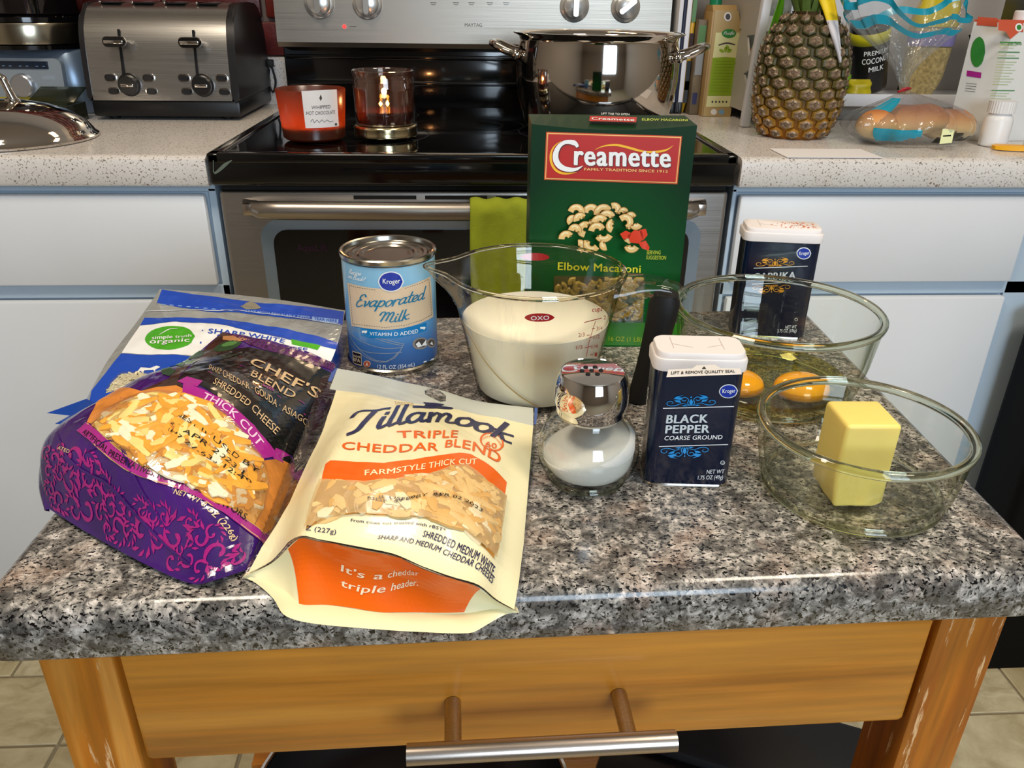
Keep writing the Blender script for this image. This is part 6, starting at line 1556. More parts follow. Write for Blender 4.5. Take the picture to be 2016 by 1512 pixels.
# ---------------------------------------------------------------- things on the stove
def candle1():
    c = (-.2419, 1.3022); z = .9160; t = thing('candle', 'lit candle in an amber glass tumbler with white label', 'candle', (c[0], c[1], z))
    q = NT('amber_glass'); n = q.n; n.remove(q.p)
    tl = q.new('ShaderNodeBsdfTranslucent'); tl.inputs[0].default_value = lin('#d0843f'); df = q.new('ShaderNodeBsdfDiffuse'); df.inputs[0].default_value = lin('#5e2c16')
    tr = q.new('ShaderNodeBsdfTransparent'); tr.inputs[0].default_value = lin('#7c3418'); gl = q.new('ShaderNodeBsdfGlossy'); gl.inputs['Roughness'].default_value = .25
    m = [q.new('ShaderNodeMixShader') for _ in range(3)]
    for i, f in enumerate((.40, .30, .10)): m[i].inputs[0].default_value = f
    q.lk(tl.outputs[0], m[0].inputs[1]); q.lk(df.outputs[0], m[0].inputs[2]); q.lk(m[0].outputs[0], m[1].inputs[1]); q.lk(tr.outputs[0], m[1].inputs[2]); q.lk(m[1].outputs[0], m[2].inputs[1]); q.lk(gl.outputs[0], m[2].inputs[2]); q.lk(m[2].outputs[0], q.out.inputs[0])
    g = lathe('amber_tumbler', [(0, z), (.044, z), (.0475, z+.003), (.0495, z+.03), (.0528, z+.072), (.0522, z+.0735), (.0510, z+.072), (.0478, z+.03), (.0455, z+.006), (0, z+.006)], c, q.m, t, 64)
    wx = lathe('wax', [(0, z+.0065), (.0450, z+.0065), (.0462, z+.018), (0, z+.018)], c, mat('amber_wax', '#e09a58', .5, sss=.3), t, 48)
    flame(c, z+.018, t, .014); 
    l = bpy.data.lights.new('candle_light', 'POINT'); l.energy = .28; l.color = (1, .55, .20); l.shadow_soft_size = .006; lo = bpy.data.objects.new('candle_light', l); COL.objects.link(lo); lo.location = (c[0]-.004, c[1]-.008, z+.022)
    SURF['candle'] = Cyl(c[0], c[1], .0478, z, .0530, z+.074); 
    apply_labels('candle', g, names=('label', 'lettering'), lift=.0005)
def flame(c, z, parent, h=.016, dx=0):
    cc = (c[0]+dx, c[1])
    tube('wick', [(cc[0], cc[1], z), (cc[0]+.0008, cc[1], z+.008)], .0007, dark_gap, parent, 6)
    lathe('flame', [(0, z+.006), (.0022, z+.0085), (.0028, z+.011), (.0018, z+.006+h*.7), (0, z+.006+h)], cc, mat('flame', '#ffcf70', .5, emit='#ffb347', es=28), parent, 12)
candle1()
def candle2():
    c = (-.1329, 1.3309); z = .9160; t = thing('jar_candle', 'clear glass jar candle of red wax standing on its metal lid', 'candle', (c[0], c[1], z))
    lathe('metal_lid', [(0, z), (.0500, z), (.0512, z+.002), (.0500, z+.0045), (.0508, z+.0075), (.0498, z+.010), (.0510, z+.013), (.0500, z+.0165), (.0485, z+.0175), (0, z+.0172)], c, gold_metal, t, 64, angle=60)
    jf = film('jar_glass', '#eae2dc', 1.0, .04, .02, '#8a5a48', base=.08)
    z1 = z+.0178
    lathe('glass_jar', [(0, z1), (.044, z1), (.0470, z1+.003), (.0475, z1+.02), (.0475, z1+.052), (.0485, z1+.057), (.0470, z1+.060), (.0480, z1+.0665), (.0465, z1+.069), (.0480, z1+.076), (.0484, z1+.080), (.0470, z1+.081), (.0455, z1+.079), (.0445, z1+.066), (.0450, z1+.052), (.0450, z1+.004), (0, z1+.003)], c, jf, t, 64, angle=60)
    lathe('red_wax', [(0, z1+.0035), (.0445, z1+.0035), (.0447, z1+.021), (.030, z1+.0205), (0, z1+.0200)], c, mat('red_wax', '#4a0d0a', .12, sss=.3, coat=.5), t, 48)
    flame(c, z1+.020, t, .008, -.006); flame(c, z1+.020, t, .010, .005)
    l = bpy.data.lights.new('candle_light', 'POINT'); l.energy = .25; l.color = (1, .5, .2); l.shadow_soft_size = .005; lo = bpy.data.objects.new('candle_light', l); COL.objects.link(lo); lo.location = (c[0], c[1]-.004, z1+.038)
candle2()
def pot():
    c = (.2185, 1.425); z = .9165; zt = 1.0685; t = thing('stock_pot', 'large polished stainless steel stock pot on the right rear burner', 'pot', (c[0], c[1], z)); H = zt-z
    lathe('pot_body', [(0, z), (.112, z), (.118, z+.004), (.1225, z+.012), (.132, z+.045), (.1365, z+.080), (.1365, z+.105), (.1335, z+.128), (.1310, z+H-.012), (.1325, z+H-.006), (.1425, z+H-.0015), (.1430, z+H), (.1410, z+H+.0005), (.1305, z+H-.004), (.1290, z+H-.012), (.1320, z+.1), (.128, z+.05), (.116, z+.008), (0, z+.006)], c, steel_mirror, t, 128, angle=70)
    for ang in (172, -12):
        a = R(ang); d = Vector((math.cos(a), math.sin(a), 0)); s_ = Vector((-d.y, d.x, 0)); o = Vector((c[0], c[1], zt-.026))
        P = [o+d*.131-s_*.048-Vector((0, 0, .008)), o+d*.150-s_*.046-Vector((0, 0, .003)), o+d*.170-s_*.034+Vector((0, 0, .006)), o+d*.178+Vector((0, 0, .008)), o+d*.170+s_*.034+Vector((0, 0, .006)), o+d*.150+s_*.046-Vector((0, 0, .003)), o+d*.131+s_*.048-Vector((0, 0, .008))]
        tube('pot_handle', [tuple(p) for p in P], .0058, steel_mirror, t, 14, 40)
        for s in (-1, 1): 
            p = o+d*.1335+s_*.048*s-Vector((0, 0, .008)); bm = bmesh.new(); bmesh.ops.create_uvsphere(bm, u_segments=16, v_segments=10, radius=.008, matrix=Matrix.Translation(p)); from_bm('rivet', bm, steel_mirror, t, True)
pot()

# ---------------------------------------------------------------- left worktop
CZT = .9104
def toaster():
    t = thing('toaster', 'four slice stainless steel toaster with black end panels', 'toaster', (-.545, 1.66, CZT))
    x0, x1 = -.668, -.424; y0 = 1.5245
    box('base', x0-.006, x1+.012, y0+.002, y0+.254, CZT+.006, CZT+.034, black_plastic, t, bevel=.005)
    for x in (x0+.02, x1-.02):
        for y in (y0+.03, y0+.23): lathe('foot', [(0, CZT), (.009, CZT), (.010, CZT+.007), (0, CZT+.007)], (x, y), rubber, t, 16)
    prof = [(y0, CZT+.034), (y0+.004, CZT+.07), (y0+.009, CZT+.105), (y0+.015, CZT+.135), (y0+.027, CZT+.162), (y0+.047, CZT+.182), (y0+.075, CZT+.191), (y0+.185, CZT+.191), (y0+.215, CZT+.180), (y0+.238, CZT+.155), (y0+.246, CZT+.10), (y0+.250, CZT+.034)]
    prof2 = [tuple(p) for p in catmull(prof, 46)]
    sh = prism_x('steel_shell', prof2, x0, x1, steel_x, t, angle=50)
    for a, b in ((x0-.009, x0), (x1, x1+.014)):
        cy, cz = y0+.128, CZT+.10
        big = [(cy+(y-cy)*1.012, max(CZT+.012, cz+(z-cz)*1.018)) for y, z in prof2]
        o = prism_x('end_panel', big, a, b, mat('toaster_black', '#1b1a1c', .35), t, bevel=.004, label='black moulded end panel')
    # front face frame of reference
    P = Plane((x0, y0+.0015, CZT+.05), (1, 0, 0), (0, .0085, .07))
    for cx in (-.608, -.480):
        sx = cx-x0
        prism = prism_x('lever_slot', [(y0+.0012, CZT+.075), (y0+.0165, CZT+.150), (y0+.0175, CZT+.150), (y0+.0025, CZT+.075)], cx-.0022, cx+.0022, dark_gap, sh)
        lev = stack('lever', [[(cx+x, y, CZT+.131+zz) for x, zz in rrect(.040*k, .018*k, .008*k, 5)] for y, k in ((y0+.010, .5), (y0-.004, .9), (y0-.012, 1), (y0-.016, .9))], mat('lever_chrome_black', '#0c0c0d', .1, coat=1), t)
        box('lever_trim', cx-.016, cx+.016, y0-.0175, y0-.0155, CZT+.128, CZT+.134, chrome, lev, bevel=.001)
        kx, kz = cx+.008, CZT+.0605
        ring = lambda r, d, n=32: [(kx+r*math.cos(a), y0+.003-d, kz+r*math.sin(a)) for a in np.linspace(0, 2*math.pi, n+1)[:-1]]
        k = stack('browning_knob', [ring(.0195, 0), ring(.0195, .004), ring(.0175, .006), ring(.0165, .013), ring(.0150, .014)], mat('knob_black', '#161617', .3), t, angle=30)
        box('knob_bar', kx-.011, kx+.011, y0-.0135, y0-.0105, kz-.0028, kz+.0028, chrome, k, bevel=.001)
        for dx, dz in ((-.032, .012), (.034, .012), (-.030, -.011), (.036, -.011)):
            bt = stack('button', [[(kx+dx+x, y, kz+dz+zz) for x, zz in rrect(.0175*k2, .0105*k2, .0048*k2, 5)] for y, k2 in ((y0+.006, 1), (y0-.0005, 1), (y0-.0022, .85))], mat('button_black', '#19191c', .35), t)
            stack('button_rim', [[(kx+dx+x, y, kz+dz+zz) for x, zz in rrect(.0205, .0135, .006, 5)] for y in (y0+.006, y0+.0012)], chrome, bt)
    for i in range(4):
        yy = y0+.062+ (i % 2)*.0; xx = x0+.018+(i)*.056
        box('bread_slot', xx+.004, xx+.036, y0+.060, y0+.205, CZT+.1905, CZT+.1925, dark_gap, t); box('slot_rim', xx, xx+.0035, y0+.058, y0+.207, CZT+.190, CZT+.1945, steel_mirror, t, bevel=.001)
toaster()
def processor():
    t = thing('food_processor', 'grey food processor base with round dial and display, at the left edge', 'appliance', (-.83, 1.66, CZT))
    g = mat('processor_grey', '#6f7f92', .3, metal=.5)
    stack('base', [[(-.82+x*s, 1.686+y*s, z) for x, y in rrect(.235, .165, .05, 8)] for z, s in ((CZT, 1.03), (CZT+.004, 1.06), (CZT+.06, 1.02), (CZT+.105, .97), (CZT+.112, .92))], g, t, angle=50)
    bz = [[(-.825+x*1.0, 1.5985+(z-.045)*.10, CZT+.012+z) for x, z in rrect(.165, .088, .012, 4)] for _ in (0,)][0]
    bz = [(x, 1.588+(z-CZT)*.12, z+.042) for x, _, z in [(a, b, c) for a, b, c in bz]]
    pn = stack('control_panel', [[(x, y+d, z) for x, y, z in bz] for d in (.012, -.001, -.002)], mat('panel_silver', '#9aa6b2', .3, metal=.4), t)
    def on(x, z, d=.0): return (x, 1.588+(z-CZT-.042)*.12-.002-d, z)
    box('display', -.880, -.765, 1.5880, 1.5975, CZT+.080, CZT+.093, mat('display_dark', '#1c2634', .15), pn, bevel=.001)
    V, F = text_on(Plane((-.845, 1.5872, CZT+.0835), (1, 0, 0), (0, 0, 1)), '- -  - -  - -', [(0, 0), (.076, 0)], [(0, .005), (.076, .005)], 'n', .0004); obj('lettering', V, F, ink('pale_blue'), pn)
    k = (-.815, CZT+.052)
    rg = lambda r, d: [(k[0]+r*math.cos(a), 1.5905-d, k[1]+r*math.sin(a)) for a in np.linspace(0, 2*math.pi, 33)[:-1]]
    stack('dial', [rg(.021, -.004), rg(.021, .004), rg(.0195, .012), rg(.017, .0135)], mat('dial_silver', '#b0b2b6', .25, metal=.8), pn, angle=30)
    for x in (-.860, -.768):
        for z in (.048, .064): stack('button', [[(x+a, y, CZT+z+b) for a, b in rrect(.024, .010, .003, 3)] for y in (1.594, 1.5885)], mat('panel_button', '#8e9aa8', .35), pn)
    box('yellow_strip', -.868, -.762, 1.5835, 1.590, CZT+.026, CZT+.032, mat('strip_yellow', '#a89a2a', .5), pn)
    c = (-.82, 1.672)
    lathe('black_collar', [(.085, CZT+.110), (.108, CZT+.113), (.108, CZT+.120), (.10, CZT+.122)], c, black_gloss, t, 64)
    lathe('steel_ring', [(.098, CZT+.122), (.109, CZT+.122), (.112, CZT+.150), (.110, CZT+.157), (.098, CZT+.158)], c, mk_steel('warm_steel', '#a9a08c', .2), t, 96)
    lathe('black_ring', [(.098, CZT+.157), (.108, CZT+.158), (.108, CZT+.166), (.09, CZT+.168)], c, black_gloss, t, 64)
    lathe('work_bowl', [(.09, CZT+.168), (.096, CZT+.172), (.105, CZT+.30), (.103, CZT+.30), (.093, CZT+.172)], c, film('smoke_bowl', '#9a9097', 1, .05, .06, '#40383c'), t, 64)
    box('bowl_handle', -.955, -.925, 1.62, 1.66, CZT+.165, CZT+.29, black_plastic, t, bevel=.008)
processor()
def lid():
    c = (-.722, 1.312); z = CZT; t = thing('pot_lid', 'domed shiny steel pot lid lying on the left worktop', 'lid', (c[0], c[1], z))
    lathe('dome', [(.1310, z), (.1335, z+.001), (.1340, z+.004), (.1290, z+.008), (.1270, z+.012), (.118, z+.024), (.098, z+.038), (.07, z+.049), (.035, z+.056), (0, z+.058), (0, z+.0555), (.07, z+.046), (.118, z+.020), (.129, z+.003)], c, steel_mirror, t, 128, angle=50)
    o = Vector((c[0]+.004, c[1], z+.056))
    tube('loop_handle', [tuple(o+Vector(v)) for v in ((-.036, .0, -.002), (-.036, 0, .014), (-.026, 0, .030), (0, 0, .034), (.014, 0, .032), (.020, 0, .014), (.024, 0, .000))], [.007, .006, .0065, .0065, .0065, .006, .007], steel_mirror, t, 16, 40)
    lathe('handle_boss', [(0, z+.06), (.010, z+.060), (.012, z+.054), (.012, z+.050)], (c[0]+.026, c[1]), steel_mirror, t, 24)
lid()
def tray():
    t = thing('clear_container', 'small clear plastic box between the lid and the toaster', 'container', (-.715, 1.50, CZT))
    fm_ = film('acrylic', '#b9bfae', 1, .08, .12, '#6d7060', base=.12); x0, x1, y0, y1, z0, z1 = -.765, -.690, 1.47, 1.54, CZT, CZT+.030
    for nm, a in (('wall', (x0, x1, y0, y0+.002, z0, z1)), ('wall', (x0, x1, y1-.002, y1, z0, z1)), ('wall', (x0, x0+.002, y0, y1, z0, z1)), ('wall', (x1-.002, x1, y0, y1, z0, z1)), ('bottom', (x0, x1, y0, y1, z0, z0+.002))): box(nm, *a, fm_, t)
    box('lid', x0-.002, x1+.002, y0+.02, y1+.012, z1+.012, z1+.0145, fm_, t, rx=R(18))
tray()
hp = thing('hanging_cord', 'black cord loop hanging on the white wall right of the toaster', 'cord', (-.408, 1.79, .94))
tube('cord', [(-.405, 1.778, .985), (-.400, 1.776, .955), (-.407, 1.774, .935), (-.414, 1.776, .952), (-.411, 1.778, .980)], .0022, rubber, hp, 8)
box('plug', -.414, -.400, 1.764, 1.783, .984, .998, rubber, hp, bevel=.002)

# ---------------------------------------------------------------- right worktop
def carton_a():
    S = SURF['carton']; t = thing('drink_carton', 'tall tan and green drink carton beside the stock pot', 'carton', (.485, 1.66, CZT))
    o = [(.469, 1.630), (.517, 1.630), (.517, 1.69), (.469, 1.69)]
    S.O = np.array((.0, 1.6300, .910)); S.O = np.array((.4555, 1.630, .910))
    body = box('carton_body', .4655, .5125, 1.6305, 1.692, CZT, CZT+.190, mat('carton_side', '#a98a58', .45), t, bevel=.001)
    prism_x('gable', [(1.631, CZT+.190), (1.640, CZT+.201), (1.680, CZT+.201), (1.691, CZT+.190)], .466, .512, mat('carton_side', '#a98a58'), t)
    apply_labels('carton', body, lift=.0008)
    lathe('green_cap', [(0, CZT+.199), (.0115, CZT+.199), (.0118, CZT+.215), (.010, CZT+.217), (0, CZT+.217)], (.4775, 1.66), mat('cap_green', '#0b7a50', .4), t, 24)
    t2 = thing('drink_carton', 'narrow brown drink carton turned sideways behind the tan and green carton', 'carton', (.456, 1.70, CZT))
    b2 = box('carton_body', .4470, .4650, 1.655, 1.745, CZT, CZT+.175, mat('carton_brown', '#6b5c46', .5, var=.3, vs=30), t2, bevel=.001)
    P = Plane((.4472, 1.6548, CZT), (1, 0, 0), (0, 0, 1))
    for (a, b, c_, d, m_) in ((.002, .075, .016, .118, 'panel_grey'), (.003, .02, .012, .042, 'navy'), (.002, .125, .016, .165, 'leaf_mid')): V, F = poly_mesh(P, [(a, b), (c_, b), (c_, d), (a, d)], .0004); obj('print', V, F, ink(m_), b2)
carton_a()
for i, (x, w_, m_, lb, h) in enumerate(((.4110, .008, mat('folder_white', '#d4d6de', .6), 'white folder standing upright behind the pot, nearest the stove', .30), (.4205, .0045, mat('folder_navy', '#141c3c', .5), 'dark blue folder standing between two white folders', .27), (.4265, .009, mat('folder_white2', '#dcdde6', .6), 'white folder standing upright beside the yellow bag', .27))):
    t = thing('folder', lb, 'folder', (x+w_/2, 1.70, CZT), 'folders standing behind the pot')
    box('cover', x, x+w_, 1.672, 1.780, CZT+.002, CZT+h, m_, t, bevel=.001); box('foot_clip', x+.0006, x+w_-.0006, 1.668, 1.70, CZT, CZT+.022, black_plastic, t, bevel=.001)
sn = thing('snack_bag', 'yellow and dark snack bag squeezed beside the white folder', 'bag', (.442, 1.74, CZT))
stack('pouch', [[(.4412+x*k, 1.715+y*k2, CZT+z) for x, y in rrect(.0105, .08, .004)] for z, k, k2 in ((0, .6, .6), (.03, 1, 1), (.15, 1, 1), (.24, .9, .9), (.27, .3, .9))], mat('bag_yellow', '#c99a1c', .3, var=.2, vs=20), sn)
P = Plane((.4362, 1.6745, CZT), (1, 0, 0), (0, 0, 1))
for z0, z1, m_ in ((.02, .10, 'ink'), (.045, .062, 'magenta'), (.11, .15, 'brown_photo'), (.17, .24, 'leaf_mid')): V, F = poly_mesh(P, [(.001, z0), (.009, z0), (.009, z1), (.001, z1)], .0006); obj('print', V, F, ink(m_), sn)
# white plastic storage rack with cut-out sides
def rack():
    t = thing('storage_rack', 'white plastic storage rack with triangular cut-outs behind the pineapple', 'rack', (.80, 1.66, CZT))
    wp = mat('rack_white', '#d3d4da', .4); wg = mat('rack_grey_side', '#a7a39c', .5)
    box('front_post', .508, .524, 1.480, 1.497, CZT, CZT+.40, wp, t, bevel=.003, ry=R(2.5))
    # side panel built around its cut-outs
    Y0, Y1 = 1.495, 1.775; cells = []; bm = bmesh.new(); X = .524
    holes = [[(.03, .155), (.085, .150), (.060, .115)], [(.03, .10), (.075, .085), (.036, .055)], [(.12, .16), (.19, .165), (.15, .12)], [(.13, .10), (.20, .11), (.16, .06)], [(.22, .16), (.27, .16), (.24, .12)]]
    outer = [Vector((0, .02)), Vector((Y1-Y0, .02)), Vector((Y1-Y0, .40)), Vector((0, .40))]
    pts = outer[:]; loops = [list(range(4))]; edges = [(i, (i+1) % 4) for i in range(4)]
    for h in holes:
        b = len(pts); pts += [Vector(p) for p in h]; edges += [(b+i, b+(i+1) % len(h)) for i in range(len(h))]
    vo, eo, fo, *_ = delaunay_2d_cdt(pts, edges, [], 1, 1e-6)
    fo = [f for f in fo if not any(inside(h, sum(vo[i][0] for i in f)/3, sum(vo[i][1] for i in f)/3) for h in holes)]
    for f in fo: bm.faces.new([bm.verts.new((X, Y0+vo[i][0], CZT+vo[i][1])) for i in f])
    bmesh.ops.remove_doubles(bm, verts=bm.verts, dist=1e-5); g = bmesh.ops.extrude_face_region(bm, geom=bm.faces[:]); bmesh.ops.translate(bm, vec=(-.004, 0, 0), verts=[v for v in g['geom'] if isinstance(v, bmesh.types.BMVert)])
    from_bm('side_panel', bm, wg, t)
    bm = bmesh.new(); Bk = [Vector((.53, .0)), Vector((1.16, .0)), Vector((1.16, .40)), Vector((.53, .40))]
    hol = [[(.98, .145), (1.035, .150), (1.01, .105)], [(.985, .095), (1.02, .092), (1.0, .075)], [(.93, .035), (.985, .045), (.975, .075), (.93, .07)], [(1.06, .15), (1.11, .15), (1.08, .11)], [(.60, .14), (.66, .15), (.63, .10)], [(.70, .10), (.76, .10), (.73, .06)], [(.80, .15), (.86, .15), (.83, .10)]]
    pts = Bk[:]; edges = [(i, (i+1) % 4) for i in range(4)]
    for h in hol:
        b = len(pts); pts += [Vector(p) for p in h]; edges += [(b+i, b+(i+1) % len(h)) for i in range(len(h))]
    vo, eo, fo, *_ = delaunay_2d_cdt(pts, edges, [], 1, 1e-6)
    fo = [f for f in fo if not any(inside(h, sum(vo[i][0] for i in f)/3, sum(vo[i][1] for i in f)/3) for h in hol)]
    for f in fo: bm.faces.new([bm.verts.new((vo[i][0], 1.772, CZT+vo[i][1])) for i in f])
    bmesh.ops.remove_doubles(bm, verts=bm.verts, dist=1e-5); g = bmesh.ops.extrude_face_region(bm, geom=bm.faces[:]); bmesh.ops.translate(bm, vec=(0, .004, 0), verts=[v for v in g['geom'] if isinstance(v, bmesh.types.BMVert)])
    from_bm('back_panel', bm, wp, t)
    box('dark_backing', .54, 1.15, 1.7768, 1.7805, CZT+.005, CZT+.39, dark_gap, t)
    box('shelf', .526, 1.06, 1.560, 1.770, CZT+.036, CZT+.040, wp, t, bevel=.001); box('shelf_lip', .526, 1.06, 1.553, 1.561, CZT+.029, CZT+.052, wp, t, bevel=.003)
    box('bottom_panel', .540, 1.04, 1.60, 1.605, CZT, CZT+.030, wg, t)
    for x in (1.044,): box('rear_post', x, x+.022, 1.545, 1.575, CZT, CZT+.40, wp, t, bevel=.004)
    return CZT+.0405
zs = rack()
# things on the rack shelf
t = thing('coconut_milk_can', 'black can of coconut milk leaning on the rack shelf', 'can', (.795, 1.66, zs))
M_ = Matrix.Translation((.800, 1.665, zs+.0735)) @ Matrix.Rotation(R(-14), 4, 'Y') @ Matrix.Rotation(R(12), 4, 'X')
for nm, prof, mm in (('can_body', [(0, -.065), (.036, -.065), (.0375, -.06), (.0375, .06), (.036, .065), (0, .065)], mat('can_black', '#141416', .3, coat=.3)), ('band', [(.0377, .030), (.0379, .030), (.0379, .052), (.0377, .052)], mat('can_yellow', '#c9c01c', .4))):
    V, F = lathe_data(prof, (0, 0), 40); V = [tuple(M_ @ Vector(v)) for v in V]; o = obj(nm, V, F, mm, t, True)
for txt, z_, h_, w_ in (('PREMIUM', .012, .009, .050), ('COCONUT', -.004, .011, .056), ('MILK', -.020, .010, .030)):
    Cc = Cyl(0, 0, .0378, -.07, .0378, .07); V, F = text_on(Cc, txt, [(-w_/2, z_), (0, z_), (w_/2, z_)], [(-w_/2, z_+h_), (w_/2, z_+h_)], 'b', .0004); obj('lettering', [tuple(M_ @ Vector(v)) for v in V], F, ink('white_print'), t)
def softbag(name, label, cat, c, w, d, h, m, lean=0, bands=(), seed=1, filmy=None):
    t = thing(name, label, cat, (c[0], c[1], c[2])); rg = []
    for k in np.linspace(0, 1, 12):
        s = (sm(k/.15)*.35+.65)*(1-.25*sm((k-.75)/.25)); dd = s*(1-.85*sm((k-.65)/.35))
        rg.append([(c[0]+x*s+lean*k*h+.003*math.sin(k*9+x*60+seed), c[1]+y*dd+.003*math.sin(k*7+x*80+seed), c[2]+k*h) for x, y in rrect(w, d, min(w, d)*.4, 5)])
    b = stack('pouch', rg, m, t, angle=60)
    for (k0, k1, mm) in bands:
        V = []
        rr = []
        for k in (k0, (k0+k1)/2, k1):
            i = min(int(k*11), 10); f = k*11-i; rr.append([tuple(np.array(rg[i][j])*(1-f)+np.array(rg[i+1][j])*f+np.array((0, -.0012, 0))) for j in range(len(rg[0]))])
        rr = [[(c[0]+(p[0]-c[0])*1.012, c[1]+(p[1]-c[1])*1.03-.0005, p[2]) for p in q_] for q_ in rr]
        stack('print_band', rr, mm, b, cap=False)
    return t
softbag('grain_bag', 'clear bag of pale grain with yellow label on the rack', 'bag', (.915, 1.665, zs), .085, .05, .205, mat('grain_print', '#b8a878', .4, var=.35, vs=160), .05, [(.62, .86, mat('label_yellow', '#c6b01c', .4)), (.45, .58, mat('label_lilac', '#8c86c0', .4))])
softbag('salad_bag', 'clear and green salad bag behind the pineapple', 'bag', (.690, 1.63, zs), .12, .06, .085, mat('salad_print', '#4d6b2c', .35, var=.6, vs=60), 0, [(.2, .5, mat('label_green', '#76a62e', .4))], 2)
softbag('yellow_bag', 'small bright yellow packet on the rack shelf', 'bag', (.762, 1.60, zs), .045, .035, .034, mat('packet_yellow', '#b8a818', .35, var=.2, vs=40), 0, (), 4)
softbag('clear_bag', 'tall grey and clear bag standing behind the pineapple', 'bag', (.595, 1.70, zs), .09, .06, .23, mat('grey_bag', '#7c8078', .3, var=.4, vs=50), 0, [(.3, .36, mat('label_orange', '#c8641c', .4)), (.5, .62, mat('label_white', '#c8c8c4', .5))], 3)
